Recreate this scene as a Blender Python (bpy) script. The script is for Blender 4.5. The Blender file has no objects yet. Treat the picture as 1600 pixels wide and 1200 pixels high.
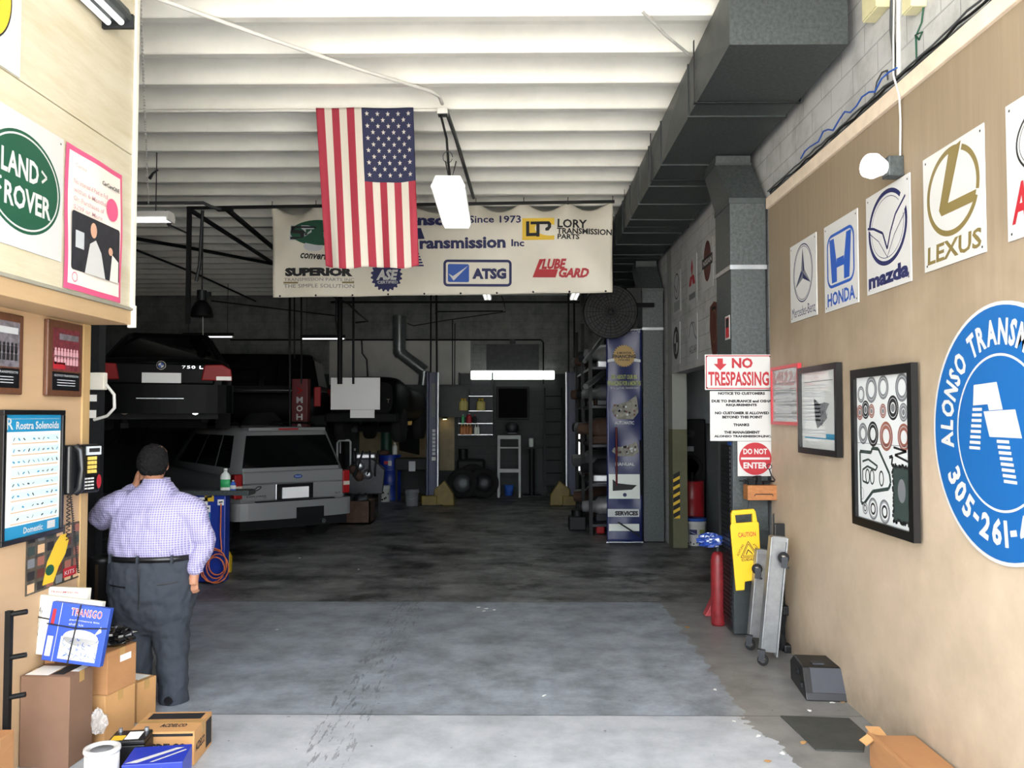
import bpy, bmesh, math, random
from mathutils import Vector, Matrix, Euler
R = math.radians
random.seed(7)
SC = bpy.context.scene
COL = SC.collection

# ---------------------------------------------------------------- camera
FPX, CAMZ = 1300.0, 2.0
PITCH, YAW = math.atan(48 / FPX), math.atan(12 / FPX)
cd = bpy.data.cameras.new('camera'); cd.sensor_width = 36; cd.lens = FPX / 1600 * 36; cd.clip_end = 300
cam = bpy.data.objects.new('camera', cd); COL.objects.link(cam)
cam.location = (0, 0, CAMZ); cam.rotation_euler = (math.pi / 2 + PITCH, 0, YAW)
SC.camera = cam
# ---------------------------------------------------------------- daylight and exposure
SC.view_settings.view_transform = 'Standard'; SC.view_settings.look = 'None'
SC.view_settings.gamma = 1; SC.view_settings.use_curve_mapping = False
SC.view_settings.exposure = 0.08
W = bpy.data.worlds.new('sky'); SC.world = W; W.use_nodes = True
wn = W.node_tree; wn.nodes.clear()
sky = wn.nodes.new('ShaderNodeTexSky'); sky.sky_type = 'NISHITA'; sky.sun_disc = False
sky.sun_elevation = R(58); sky.sun_rotation = R(-40); sky.dust_density = 3.0; sky.ozone_density = 0.6
bgn = wn.nodes.new('ShaderNodeBackground'); bgn.inputs[1].default_value = 2.1
won = wn.nodes.new('ShaderNodeOutputWorld')
mixw = wn.nodes.new('ShaderNodeMixRGB'); mixw.inputs[0].default_value = 0.6; mixw.inputs[2].default_value = (6.0, 6.0, 6.0, 1)
wn.links.new(sky.outputs[0], mixw.inputs[1]); wn.links.new(mixw.outputs[0], bgn.inputs[0]); wn.links.new(bgn.outputs[0], won.inputs[0])
sd = bpy.data.lights.new('sun', 'SUN'); sd.energy = 100; sd.angle = R(1.0); sd.color = (1, .95, .87)
sun = bpy.data.objects.new('sun', sd); COL.objects.link(sun)
sun.rotation_euler = (R(-60), R(8), 0)      # high, from behind the building: the yard in front is sunlit, the shop is not

# ---------------------------------------------------------------- where a point of the place is
def _ray(px, py):
    d = Vector(((px - 800) / FPX, 1.0, -(py - 600) / FPX))
    d.rotate(Euler((PITCH, 0, 0))); d.rotate(Euler((0, 0, YAW))); return d
O3 = Vector((0, 0, CAMZ))
def at(px, py, Y): d = _ray(px, py); return O3 + d * (Y / d.y)
def onX(px, py, X): d = _ray(px, py); return O3 + d * (X / d.x)
def onZ(px, py, Z): d = _ray(px, py); return O3 + d * ((Z - CAMZ) / d.z)

def rib_y(y): return 6.11 + .63 * round((y - 6.17) / .63) + .06      # nearest ceiling rib
# ---------------------------------------------------------------- materials
def lin(c):
    if isinstance(c, str):
        c = c.lstrip('#'); c = [int(c[i:i + 2], 16) / 255 for i in (0, 2, 4)]
        return tuple(x / 12.92 if x <= .04045 else ((x + .055) / 1.055) ** 2.4 for x in c)
    return tuple(c[:3])
MATS = {}
def mat(name, col, rough=.6, metal=0., var=.0, scale=6., bump=0., bscale=60., emit=0., alpha=1., trans=0., coat=0., stretch=None, spec=None):
    if name in MATS: return MATS[name]
    m = bpy.data.materials.new(name); m.use_nodes = True
    nt = m.node_tree; b = nt.nodes['Principled BSDF']; c = lin(col)
    b.inputs['Base Color'].default_value = (*c, 1); b.inputs['Roughness'].default_value = rough; b.inputs['Metallic'].default_value = metal
    if coat: b.inputs['Coat Weight'].default_value = coat
    if spec is not None: b.inputs['Specular IOR Level'].default_value = spec
    if trans: b.inputs['Transmission Weight'].default_value = trans
    if alpha < 1: b.inputs['Alpha'].default_value = alpha
    if emit:
        b.inputs['Emission Color'].default_value = (*c, 1); b.inputs['Emission Strength'].default_value = emit
    if var or bump:
        tc = nt.nodes.new('ShaderNodeTexCoord'); mp = nt.nodes.new('ShaderNodeMapping')
        nt.links.new(tc.outputs['Object'], mp.inputs[0])
        if stretch: mp.inputs['Scale'].default_value = stretch
    if var:
        n = nt.nodes.new('ShaderNodeTexNoise'); n.inputs['Scale'].default_value = scale; n.inputs['Detail'].default_value = 6; n.inputs['Roughness'].default_value = .65
        rp = nt.nodes.new('ShaderNodeValToRGB'); rp.color_ramp.elements[0].position = .3; rp.color_ramp.elements[1].position = .7
        rp.color_ramp.elements[0].color = tuple(max(0, x * (1 - var)) for x in c) + (1,)
        rp.color_ramp.elements[1].color = tuple(min(1, x * (1 + var * .7)) for x in c) + (1,)
        nt.links.new(mp.outputs[0], n.inputs['Vector']); nt.links.new(n.outputs[0], rp.inputs[0]); nt.links.new(rp.outputs[0], b.inputs['Base Color'])
    if bump:
        n2 = nt.nodes.new('ShaderNodeTexNoise'); n2.inputs['Scale'].default_value = bscale; n2.inputs['Detail'].default_value = 4
        bp = nt.nodes.new('ShaderNodeBump'); bp.inputs['Strength'].default_value = bump; bp.inputs['Distance'].default_value = .01
        nt.links.new(mp.outputs[0], n2.inputs['Vector']); nt.links.new(n2.outputs[0], bp.inputs['Height']); nt.links.new(bp.outputs[0], b.inputs['Normal'])
    MATS[name] = m; return m
def nodes_of(m): return m.node_tree, m.node_tree.nodes['Principled BSDF']

mat('white_paint', '#e6e4de', .6, var=.05, scale=3)
mat('ceiling_paint', '#e4e3da', .6, var=.10, scale=1.6, bump=.05, bscale=25)
mat('white', '#c0c0bd', .5); mat('off_white', '#e4e0d2', .6, var=.08)
mat('black', '#0c0c0d', .45); mat('black_rubber', '#141415', .85, var=.2); mat('dark_plastic', '#17181a', .4, var=.15)
mat('ink_black', '#151517', .7); mat('ink_grey', '#6c6f72', .7); mat('ink_light', '#b4b8ba', .7)
mat('ink_navy', '#1c2150', .65); mat('ink_blue', '#1f4fa3', .6); mat('ink_red', '#a51c27', .6); mat('ink_green', '#0f4a33', .6)
mat('ink_gold', '#77683a', .55); mat('ink_yellow', '#d9b32c', .6); mat('ink_brown', '#5a2a22', .6)
mat('galvanized', '#464c4c', .5, .35, var=.42, scale=38, bump=.03)
mat('galvanized_dark', '#3d4343', .5, .35, var=.25, scale=10)
mat('steel', '#a9adb0', .35, .85, var=.15, scale=10); mat('chrome', '#d6d9dc', .12, 1.0)
mat('dark_steel', '#2b2d30', .5, .5, var=.3, scale=10); mat('black_iron', '#0e0f10', .55, .2, var=.3, spec=.3)
mat('rust', '#4f3a2e', .8, .2, var=.35, scale=12)
mat('cardboard', '#a5764b', .85, var=.10, scale=5, stretch=(1, 1, 4)); mat('cardboard_dark', '#775a46', .85, var=.10, scale=5)
mat('cardboard_light', '#b58856', .85, var=.10, scale=5); mat('tape', '#b28d56', .35, alpha=.85)
mat('tan_paint', '#c8a37c', .65); mat('glass_dark', '#0a0d0f', .06, spec=.8)
mat('lamp_white', '#ffffff', .5, emit=1.5); mat('lamp_shop', '#ffffff', .5, emit=3); mat('lamp_soft', '#ffffff', .5, emit=1.05); mat('lamp_wall', '#f4fff8', .5, emit=2.4)

# ---------------------------------------------------------------- mesh builder
_TC = {}
_scr = bpy.data.scenes.new('lettering')
def glyphs(s, bold=0., shear=0., sp=1.0):
    k = (s, bold, shear, sp)
    if k in _TC: return _TC[k]
    cu = bpy.data.curves.new('t', 'FONT'); cu.body = s; cu.offset = bold; cu.shear = shear; cu.resolution_u = 2; cu.space_character = sp
    o = bpy.data.objects.new('t', cu); _scr.collection.objects.link(o)
    vl = _scr.view_layers[0]; vl.update(); dg = vl.depsgraph
    me = o.evaluated_get(dg).to_mesh()
    vs = [(v.co.x, v.co.y) for v in me.vertices]; fs = [tuple(p.vertices) for p in me.polygons]
    o.evaluated_get(dg).to_mesh_clear(); bpy.data.objects.remove(o); bpy.data.curves.remove(cu)
    x0 = min(v[0] for v in vs); x1 = max(v[0] for v in vs); y0 = min(v[1] for v in vs); y1 = max(v[1] for v in vs)
    _TC[k] = (vs, fs, x0, x1, y0, y1); return _TC[k]

class MB:
    def __init__(s, m='white'):
        s.v = []; s.f = []; s.mi = []; s.sm = []; s.mats = []; s.T = Matrix.Identity(4); s.m(m)
    def m(s, n):
        if n not in s.mats: s.mats.append(n)
        s.cur = s.mats.index(n); return s
    def at(s, loc=(0, 0, 0), rot=(0, 0, 0)):
        s.T = Matrix.Translation(loc) @ Euler([R(a) for a in rot]).to_matrix().to_4x4(); return s
    def add(s, vs, fs, smooth=False):
        n = len(s.v); T = s.T
        s.v += [tuple(T @ Vector(p)) for p in vs]
        for f in fs: s.f.append(tuple(i + n for i in f)); s.mi.append(s.cur); s.sm.append(smooth)
        return s
    def box(s, x0, x1, y0, y1, z0, z1):
        return s.add([(x0, y0, z0), (x1, y0, z0), (x1, y1, z0), (x0, y1, z0), (x0, y0, z1), (x1, y0, z1), (x1, y1, z1), (x0, y1, z1)],
                     [(0, 3, 2, 1), (4, 5, 6, 7), (0, 1, 5, 4), (1, 2, 6, 5), (2, 3, 7, 6), (3, 0, 4, 7)])
    def boxc(s, c, d, rot=(0, 0, 0)):
        T0 = s.T; s.T = T0 @ Matrix.Translation(c) @ Euler([R(a) for a in rot]).to_matrix().to_4x4()
        x, y, z = d[0] / 2, d[1] / 2, d[2] / 2; s.box(-x, x, -y, y, -z, z); s.T = T0; return s
    def bar(s, p0, p1, w, h=None, up=(0, 0, 1)):
        h = h or w; p0, p1 = Vector(p0), Vector(p1); d = (p1 - p0).normalized(); u = Vector(up)
        if abs(d.dot(u)) > .98: u = Vector((0, 1, 0))
        a = d.cross(u).normalized(); b = a.cross(d).normalized(); vs = []
        for p in (p0, p1):
            for i, j in ((-1, -1), (1, -1), (1, 1), (-1, 1)): vs.append(p + a * i * w / 2 + b * j * h / 2)
        return s.add(vs, [(0, 1, 2, 3), (7, 6, 5, 4), (0, 4, 5, 1), (1, 5, 6, 2), (2, 6, 7, 3), (3, 7, 4, 0)])
    def tube(s, pts, r, n=8, caps=True, closed=False):
        P = [Vector(p) for p in pts]; k = len(P); rs = r if isinstance(r, (list, tuple)) else [r] * k
        t = (P[1] - P[0]).normalized(); a = t.orthogonal().normalized(); vs = []; fs = []
        for i, p in enumerate(P):
            if closed: t2 = (P[(i + 1) % k] - P[i - 1])
            else: t2 = (P[min(i + 1, k - 1)] - P[max(i - 1, 0)])
            t2 = t2.normalized() if t2.length > 1e-9 else t
            q = t.rotation_difference(t2); a = q @ a; a = (a - t2 * a.dot(t2)).normalized(); t = t2; b = t.cross(a)
            for j in range(n):
                an = 2 * math.pi * j / n; vs.append(p + (a * math.cos(an) + b * math.sin(an)) * rs[i])
        for i in range(k if closed else k - 1):
            i2 = (i + 1) % k
            for j in range(n): fs.append((i * n + j, i * n + (j + 1) % n, i2 * n + (j + 1) % n, i2 * n + j))
        s.add(vs, fs, True)
        if caps and not closed: s.add(vs[:n], [tuple(range(n - 1, -1, -1))]); s.add(vs[-n:], [tuple(range(n))])
        return s
    def cyl(s, p0, p1, r0, r1=None, n=16, caps=True):
        return s.tube([p0, p1], [r0, r0 if r1 is None else r1], n, caps)
    def lathe(s, prof, c=(0, 0, 0), n=24, rot=(0, 0, 0), sx=1., sy=1., smooth=True):
        T0 = s.T; s.T = T0 @ Matrix.Translation(c) @ Euler([R(a) for a in rot]).to_matrix().to_4x4(); vs = []; fs = []
        for r, z in prof:
            for j in range(n): a = 2 * math.pi * j / n; vs.append((r * math.cos(a) * sx, r * math.sin(a) * sy, z))
        for i in range(len(prof) - 1):
            for j in range(n): fs.append((i * n + j, i * n + (j + 1) % n, (i + 1) * n + (j + 1) % n, (i + 1) * n + j))
        if prof[0][0] > 1e-6: fs.append(tuple(range(n - 1, -1, -1)))
        if prof[-1][0] > 1e-6: fs.append(tuple(range((len(prof) - 1) * n, len(prof) * n)))
        s.add(vs, fs, smooth); s.T = T0; return s
    def ball(s, c, r, n=12, sx=1, sy=1, sz=1):
        pr = [(max(1e-7, r * math.sin(math.pi * i / n)), -r * math.cos(math.pi * i / n) * sz) for i in range(n + 1)]
        return s.lathe(pr, c, n * 2, sx=sx, sy=sy)
    def prism(s, poly, y0, y1):          # outline in x,z; y0 is the front
        n = len(poly); vs = [(x, y0, z) for x, z in poly] + [(x, y1, z) for x, z in poly]
        return s.add(vs, [tuple(range(n)), tuple(range(2 * n - 1, n - 1, -1))] + [(i, i + n, (i + 1) % n + n, (i + 1) % n) for i in range(n)])
    def flat(s, poly, y=0.): return s.add([(x, y, z) for x, z in poly], [tuple(range(len(poly)))])
    def rect(s, x0, x1, z0, z1, y=0.): return s.flat([(x0, z0), (x1, z0), (x1, z1), (x0, z1)], y)
    def ring(s, cx, cz, rx, rz, w, y=0., a0=0., a1=360., n=48, wz=None):
        wz = w if wz is None else wz; vs = []; fs = []
        for i in range(n + 1):
            a = R(a0 + (a1 - a0) * i / n); c, d = math.cos(a), math.sin(a)
            vs += [(cx + rx * c, y, cz + rz * d), (cx + (rx - w) * c, y, cz + (rz - wz) * d)]
        return s.add(vs, [(2 * i, 2 * i + 2, 2 * i + 3, 2 * i + 1) for i in range(n)])
    def disc(s, cx, cz, rx, rz=None, y=0., n=40):
        rz = rx if rz is None else rz
        return s.flat([(cx + rx * math.cos(2 * math.pi * i / n), cz + rz * math.sin(2 * math.pi * i / n)) for i in range(n)], y)
    def stroke(s, pts, w, y=0.):
        for (x0, z0), (x1, z1) in zip(pts[:-1], pts[1:]):
            d = Vector((x1 - x0, z1 - z0)); L = d.length
            if L < 1e-9: continue
            nx, nz = -d.y / L * w / 2, d.x / L * w / 2
            s.flat([(x0 - nx, z0 - nz), (x1 - nx, z1 - nz), (x1 + nx, z1 + nz), (x0 + nx, z0 + nz)], y)
        return s
    def rrect(s, x0, x1, z0, z1, r, y=0., w=None, n=6):
        def out(x0, x1, z0, z1, r):
            p = []
            for cx, cz, a in ((x1 - r, z0 + r, -90), (x1 - r, z1 - r, 0), (x0 + r, z1 - r, 90), (x0 + r, z0 + r, 180)):
                for i in range(n + 1): b = R(a + 90 * i / n); p.append((cx + r * math.cos(b), cz + r * math.sin(b)))
            return p
        a = out(x0, x1, z0, z1, r)
        if w is None: return s.flat(a, y)
        b = out(x0 + w, x1 - w, z0 + w, z1 - w, max(r - w, .0005)); k = len(a)
        return s.add([(x, y, z) for x, z in a + b], [(i, (i + 1) % k, (i + 1) % k + k, i + k) for i in range(k)])
    def text(s, t, x0, x1, z0, z1, y=0., bold=0., shear=0., rot=0., sp=1.0):      # lettering fitted to a rectangle
        vs, fs, a0, a1, b0, b1 = glyphs(t, bold, shear, sp)
        kx = (x1 - x0) / (a1 - a0); kz = (z1 - z0) / (b1 - b0)
        cx, cz = (x0 + x1) / 2, (z0 + z1) / 2; c, d = math.cos(R(rot)), math.sin(R(rot)); out = []
        for u, v in vs:
            X = x0 + (u - a0) * kx - cx; Z = z0 + (v - b0) * kz - cz
            out.append((cx + X * c - Z * d, y, cz + X * d + Z * c))
        return s.add(out, fs)
    def grid(s, fn, nu, nv, smooth=True):
        vs = [fn(i / nu, j / nv) for j in range(nv + 1) for i in range(nu + 1)]; k = nu + 1
        return s.add(vs, [(j * k + i, j * k + i + 1, (j + 1) * k + i + 1, (j + 1) * k + i) for j in range(nv) for i in range(nu)], smooth)
    def loft(s, rings, caps=True, smooth=True):
        n = len(rings[0]); vs = [p for r in rings for p in r]
        s.add(vs, [(i * n + j, i * n + (j + 1) % n, (i + 1) * n + (j + 1) % n, (i + 1) * n + j) for i in range(len(rings) - 1) for j in range(n)], smooth)
        if caps: s.add(rings[0], [tuple(range(n - 1, -1, -1))], smooth); s.add(rings[-1], [tuple(range(n))], smooth)
        return s
    def build(s, name, parent=None, loc=None, rot=None, bevel=0., sub=0, remesh=0., smooth_it=0, solid=0., seg=2):
        me = bpy.data.meshes.new(name); me.from_pydata(s.v, [], s.f)
        for n in s.mats: me.materials.append(MATS[n])
        me.polygons.foreach_set('material_index', s.mi); me.polygons.foreach_set('use_smooth', s.sm); me.update()
        o = bpy.data.objects.new(name, me); COL.objects.link(o)
        if parent: o.parent = parent
        if loc is not None: o.location = loc
        if rot is not None: o.rotation_euler = [R(a) for a in rot]
        if solid: d = o.modifiers.new('solid', 'SOLIDIFY'); d.thickness = solid; d.offset = 0
        if bevel: d = o.modifiers.new('bevel', 'BEVEL'); d.width = bevel; d.segments = seg; d.limit_method = 'ANGLE'; d.angle_limit = R(40)
        if remesh:
            d = o.modifiers.new('remesh', 'REMESH'); d.mode = 'VOXEL'; d.voxel_size = remesh; d.use_smooth_shade = True
        if smooth_it: d = o.modifiers.new('smooth', 'SMOOTH'); d.factor = .5; d.iterations = smooth_it
        if sub: d = o.modifiers.new('sub', 'SUBSURF'); d.levels = sub; d.render_levels = sub
        return o

def tag(o, label, cat, group=None, kind=None):
    o['label'] = label; o['category'] = cat
    if group: o['group'] = group
    if kind: o['kind'] = kind
    return o
def thing(name, label, cat, loc=(0, 0, 0), rot=(0, 0, 0), group=None):
    o = bpy.data.objects.new(name, None); COL.objects.link(o); o.empty_display_size = .1
    o.location = loc; o.rotation_euler = [R(a) for a in rot]; return tag(o, label, cat, group)
def struct(o): o['kind'] = 'structure'; return o
def dup(root, label, loc, rot=None, name=None):
    c = root.copy(); COL.objects.link(c); c.location = loc
    if rot is not None: c.rotation_euler = [R(a) for a in rot]
    if label: c['label'] = label
    for ch in list(root.children):
        d = ch.copy(); COL.objects.link(d); d.parent = c
        for g in list(ch.children):
            e = g.copy(); COL.objects.link(e); e.parent = d
    return c
# ================================================================ the setting
XR, XL, XU, YE = 2.275, -2.85, -2.56, 5.45          # right wall, left lower wall, left upper wall, end of the left wall
YB, XW, YF = 21.4, -11.0, 1.6                        # back wall, far left wall, front of the roof
ZC, ZT = 4.98, 3.965
# floor: apron concrete, a painted stretch, and oil-stained concrete beyond
fm = mat('shop_floor', '#8a8c8c', .55); nt, bs = nodes_of(fm)
N = nt.nodes.new; Lk = nt.links.new
geo = N('ShaderNodeNewGeometry'); sep = N('ShaderNodeSeparateXYZ')
def noise(scale, detail=6, rough=.6, vec=None, stretch=None):
    n = N('ShaderNodeTexNoise'); n.inputs['Scale'].default_value = scale; n.inputs['Detail'].default_value = detail; n.inputs['Roughness'].default_value = rough
    if stretch:
        mp = N('ShaderNodeMapping'); mp.inputs['Scale'].default_value = stretch; Lk(geo.outputs['Position'], mp.inputs[0]); Lk(mp.outputs[0], n.inputs['Vector'])
    else: Lk(geo.outputs['Position'], n.inputs['Vector'])
    return n.outputs[0]
def mth(op, a, b=None):
    n = N('ShaderNodeMath'); n.operation = op
    for i, q in enumerate((a, b)):
        if q is None: continue
        if isinstance(q, (int, float)): n.inputs[i].default_value = q
        else: Lk(q, n.inputs[i])
    return n.outputs[0]
def ramp(fac, stops):
    r = N('ShaderNodeValToRGB'); e = r.color_ramp.elements
    while len(e) < len(stops): e.new(.5)
    for q, (p, c) in zip(e, stops): q.position = p; q.color = (*lin(c), 1)
    Lk(fac, r.inputs[0]); return r.outputs[0]
def mix(f, a, b, mode='MIX'):
    n = N('ShaderNodeMixRGB'); n.blend_type = mode
    for i, q in enumerate((f, a, b)):
        if isinstance(q, (int, float)): n.inputs[i].default_value = q
        elif isinstance(q, str): n.inputs[i].default_value = (*lin(q), 1)
        else: Lk(q, n.inputs[i])
    return n.outputs[0]
Lk(geo.outputs['Position'], sep.inputs[0]); PX, PY = sep.outputs[0], sep.outputs[1]
wob = mth('MULTIPLY', mth('SUBTRACT', noise(6, 4), .5), .25)
apron = ramp(noise(3.5, 8, .7), [(.3, '#93979a'), (.5, '#a7abaf'), (.7, '#b7babd')])
paint = ramp(noise(2.6, 10, .74), [(.34, '#6a7073'), (.5, '#868c92'), (.64, '#99a0a8')])
worn = ramp(noise(1.6, 8, .7, stretch=(1, 1.2, 1)), [(.34, '#494947'), (.5, '#717170'), (.66, '#8f8e8b')])
bare = ramp(noise(4, 6), [(.3, '#6b6a68'), (.7, '#858380')])
oil = ramp(noise(1.0, 9, .74, stretch=(.9, 1.1, 1)), [(.48, '#ffffff'), (.62, '#2a2a29')])
onp = mth('LESS_THAN', mth('ADD', PX, wob), 1.5)
isp = mth('GREATER_THAN', mth('ADD', PY, mth('MULTIPLY', wob, .25)), 5.62)
inn = mth('GREATER_THAN', mth('ADD', PY, mth('MULTIPLY', wob, .25)), 8.98)
c1 = mix(isp, apron, mix(onp, bare, paint))
diag = mth('GREATER_THAN', mth('ADD', mth('ADD', PX, mth('MULTIPLY', PY, .17)), wob), 2.43)
c1 = mix(mth('MULTIPLY', diag, mth('LESS_THAN', PY, 5.62)), c1, bare)
c2 = mix(1.0, worn, oil, 'MULTIPLY')
c3 = mix(inn, c1, c2)
# tyre marks, thin joints and specks
tm = mth('MULTIPLY', mth('LESS_THAN', mth('ABSOLUTE', mth('ADD', PX, 1.15)), .16), mth('GREATER_THAN', noise(5, 6, .7, stretch=(6, .8, 1)), .56))
c3 = mix(mth('MULTIPLY', tm, .45), c3, '#3a3a3a')
sp = mth('GREATER_THAN', noise(16, 3, .5), .73)
c3 = mix(mth('MULTIPLY', sp, .6), c3, '#2c2c2c')
jn = mth('MAXIMUM', mth('LESS_THAN', mth('ABSOLUTE', mth('SUBTRACT', PY, 8.98)), .012), mth('LESS_THAN', mth('ABSOLUTE', mth('SUBTRACT', PY, 5.62)), .008))
c3 = mix(mth('MULTIPLY', jn, .6), c3, '#383838')
Lk(c3, bs.inputs['Base Color'])
rr = ramp(noise(2.5, 6), [(.3, (.28, .28, .28)), (.7, (.6, .6, .6))]); Lk(rr, bs.inputs['Roughness'])
bp = N('ShaderNodeBump'); bp.inputs['Strength'].default_value = .12; bp.inputs['Distance'].default_value = .01; Lk(noise(40, 4), bp.inputs['Height']); Lk(bp.outputs[0], bs.inputs['Normal'])
fl = MB('shop_floor'); fl.box(XW - .2, 6.2, YF - 1, YB + .2, -.1, 0); struct(fl.build('floor'))
mat('yard_concrete', '#c9c5bc', .8, var=.12, scale=.8)
g = MB('yard_concrete'); g.box(-40, 40, -45, YF - 1, -.1, -.005); struct(g.build('ground'))

# ribbed concrete ceiling
c = MB('ceiling_paint'); prof = []
YRF = 0.6                                            # edge of the roof
y0 = 6.11 - .63 * 6
prof.append((YRF, 5.20))
for k in range(32):
    y = y0 + .63 * k
    if y - .07 < YRF or y > YB - .2: continue
    prof += [(y - .11, 5.20), (y - .07, 5.18), (y, ZC + .01), (y + .01, ZC), (y + .09, ZC), (y + .10, ZC + .01), (y + .17, 5.18), (y + .21, 5.20)]
prof.append((YB + .1, 5.20))
n = len(prof)
x0, x1 = XW - .2, 6.2
vs = [(x, y, z) for x in (x0, x1) for y, z in prof] + [(x, y, 5.4) for x in (x0, x1) for y in (YRF, YB + .1)]
fs = [(i, i + 1, n + i + 1, n + i) for i in range(n - 1)]
b = 2 * n
fs += [(b, b + 2, b + 3, b + 1), (0, n, b + 2, b)]
c.add(vs, fs); struct(c.build('ceiling'))

# block walls with courses: a procedural brick bump over a painted surface
def block_mat(name, col, dirt, var=.15, split=None):
    m = mat(name, col, .75); global nt, bs, N, Lk, geo
    nt, bs = nodes_of(m); N = nt.nodes.new; Lk = nt.links.new; geo = N('ShaderNodeNewGeometry')
    s = N('ShaderNodeSeparateXYZ'); Lk(geo.outputs['Position'], s.inputs[0]); cb = N('ShaderNodeCombineXYZ')
    Lk(mth('ADD', s.outputs[0], s.outputs[1]), cb.inputs[0]); Lk(s.outputs[2], cb.inputs[1])
    br = N('ShaderNodeTexBrick'); br.inputs['Scale'].default_value = 1; br.inputs['Brick Width'].default_value = .4; br.inputs['Row Height'].default_value = .2
    br.inputs['Mortar Size'].default_value = .006; br.inputs['Mortar Smooth'].default_value = .4
    br.inputs['Color1'].default_value = br.inputs['Color2'].default_value = (1, 1, 1, 1); br.inputs['Mortar'].default_value = (.45, .45, .45, 1)
    Lk(cb.outputs[0], br.inputs['Vector'])
    base = ramp(noise(2.2, 8, .7), [(.3, dirt), (.55, col), (.75, col)])
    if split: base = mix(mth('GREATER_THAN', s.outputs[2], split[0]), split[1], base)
    Lk(mix(.55, base, br.outputs[0], 'MULTIPLY'), bs.inputs['Base Color'])
    bp = N('ShaderNodeBump'); bp.inputs['Strength'].default_value = .5; bp.inputs['Distance'].default_value = .012
    Lk(mth('ADD', mth('MULTIPLY', noise(18, 6, .7), .5), br.outputs[0]), bp.inputs['Height']); Lk(bp.outputs[0], bs.inputs['Normal'])
block_mat('block_white', '#b4b5b4', '#93938f')
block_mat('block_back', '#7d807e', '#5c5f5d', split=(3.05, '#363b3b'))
block_mat('block_dark', '#5d6060', '#3d4040')

w = MB('block_white'); w.box(XR + .03, XR + .25, YF, 8.05, 0, 5.3); struct(w.build('wall_right_block'))
# tan board facing with a pale batten along its top
tm_ = mat('tan_board', '#c4a484', .6); nt, bs = nodes_of(tm_); N = nt.nodes.new; Lk = nt.links.new; geo = N('ShaderNodeNewGeometry')
s_ = N('ShaderNodeSeparateXYZ'); Lk(geo.outputs['Position'], s_.inputs[0])
grain = ramp(noise(5, 6, .6, stretch=(1, 5, .25)), [(.3, '#83745f'), (.55, '#897963'), (.75, '#8f7f68')])
low_tone = ramp(noise(2.4, 8, .65), [(.35, '#ac9b84'), (.6, '#b9a790'), (.8, '#c5b39c')])
low = mth('SUBTRACT', 2.9, s_.outputs[2]); low = mth('MULTIPLY', mth('ADD', low, mth('MULTIPLY', mth('SUBTRACT', noise(2), .5), 1.2)), .8)
cl = N('ShaderNodeClamp'); Lk(low, cl.inputs[0])
cc = mix(cl.outputs[0], grain, low_tone)  # paler tone mixed in towards the bottom of the boarding
dirt = mth('MULTIPLY', mth('LESS_THAN', s_.outputs[2], 99), mth('MULTIPLY', mth('SUBTRACT', .45, s_.outputs[2]), mth('MULTIPLY', noise(7, 6), 1.6)))
cl2 = N('ShaderNodeClamp'); Lk(dirt, cl2.inputs[0])
Lk(mix(cl2.outputs[0], cc, '#544a42'), bs.inputs['Base Color'])
w = MB('tan_board'); w.box(XR, XR + .03, YF, 7.56, 0, ZT); struct(w.build('wall_right'))
mat('batten', '#d9c8b2', .6, var=.12, scale=8)
w = MB('batten'); w.box(XR - .025, XR + .03, YF, 7.56, ZT - .09, ZT + .01); struct(w.build('trim_1', bevel=.004))
# beyond the opening in the right wall: header with hanging signs, side room
w = MB('block_white'); w.box(XR + .03, XR + .25, 8.05, 12.6, 2.62, 5.3)
w.box(XR + .03, XR + .25, 12.95, YB, 0, 5.3); struct(w.build('wall_right_back'))
pm = mat('pillar_paint', '#8d8a5d', .7); nt, bs = nodes_of(pm); N = nt.nodes.new; Lk = nt.links.new; geo = N('ShaderNodeNewGeometry')
s_ = N('ShaderNodeSeparateXYZ'); Lk(geo.outputs['Position'], s_.inputs[0])
Lk(mix(mth('GREATER_THAN', s_.outputs[2], 1.78), mix(noise(6), '#4f4f38', '#626249'), mix(noise(6), '#84867f', '#92958f')), bs.inputs['Base Color'])
w = MB('pillar_paint'); w.box(XR + .03, XR + .25, 12.6, 12.95, 0, 5.3); struct(w.build('wall_right_pier'))
mat('dark_wall', '#8a9193', .8, var=.2, scale=2)
w = MB('dark_wall'); w.box(XR + .25, 5.6, 14.3, 14.45, 0, 4.9); w.box(5.45, 5.6, 6.5, 14.3, 0, 4.9); w.box(XR + .25, 5.6, 6.4, 6.5, 0, 4.9); w.box(XR + .25, 5.6, 6.4, 14.45, 3.6, 3.7)
struct(w.build('wall_side_room'))
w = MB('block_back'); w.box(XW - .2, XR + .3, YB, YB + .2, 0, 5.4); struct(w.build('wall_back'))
w = MB('block_dark'); w.box(XW - .2, XW, YE, YB, 0, 5.4); struct(w.build('wall_left_far'))
# left: upper panelled box over a lower wall, both ending at the opening
um = mat('cream_panel', '#e9e2cc', .55); nt, bs = nodes_of(um); N = nt.nodes.new; Lk = nt.links.new; geo = N('ShaderNodeNewGeometry')
Lk(mix(mth('GREATER_THAN', noise(9, 6, .75), .66), ramp(noise(3, 8, .7, stretch=(1, .6, 4)), [(.3, '#b7ac8e'), (.55, '#c4bca5'), (.8, '#cdc6b4')]), '#c3b58f'), bs.inputs['Base Color'])
bp = N('ShaderNodeBump'); bp.inputs['Strength'].default_value = .25; Lk(noise(30, 4, .6, stretch=(1, .5, 3)), bp.inputs['Height']); Lk(bp.outputs[0], bs.inputs['Normal'])
w = MB('cream_panel'); w.box(XU - .05, XU, YF, YE, 2.70, 3.705); w.box(XU - .05, XU, YF, YE, 3.715, 5.3)
w.box(XU - .05, XU - .012, YF, YE, 3.70, 3.72)
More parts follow.
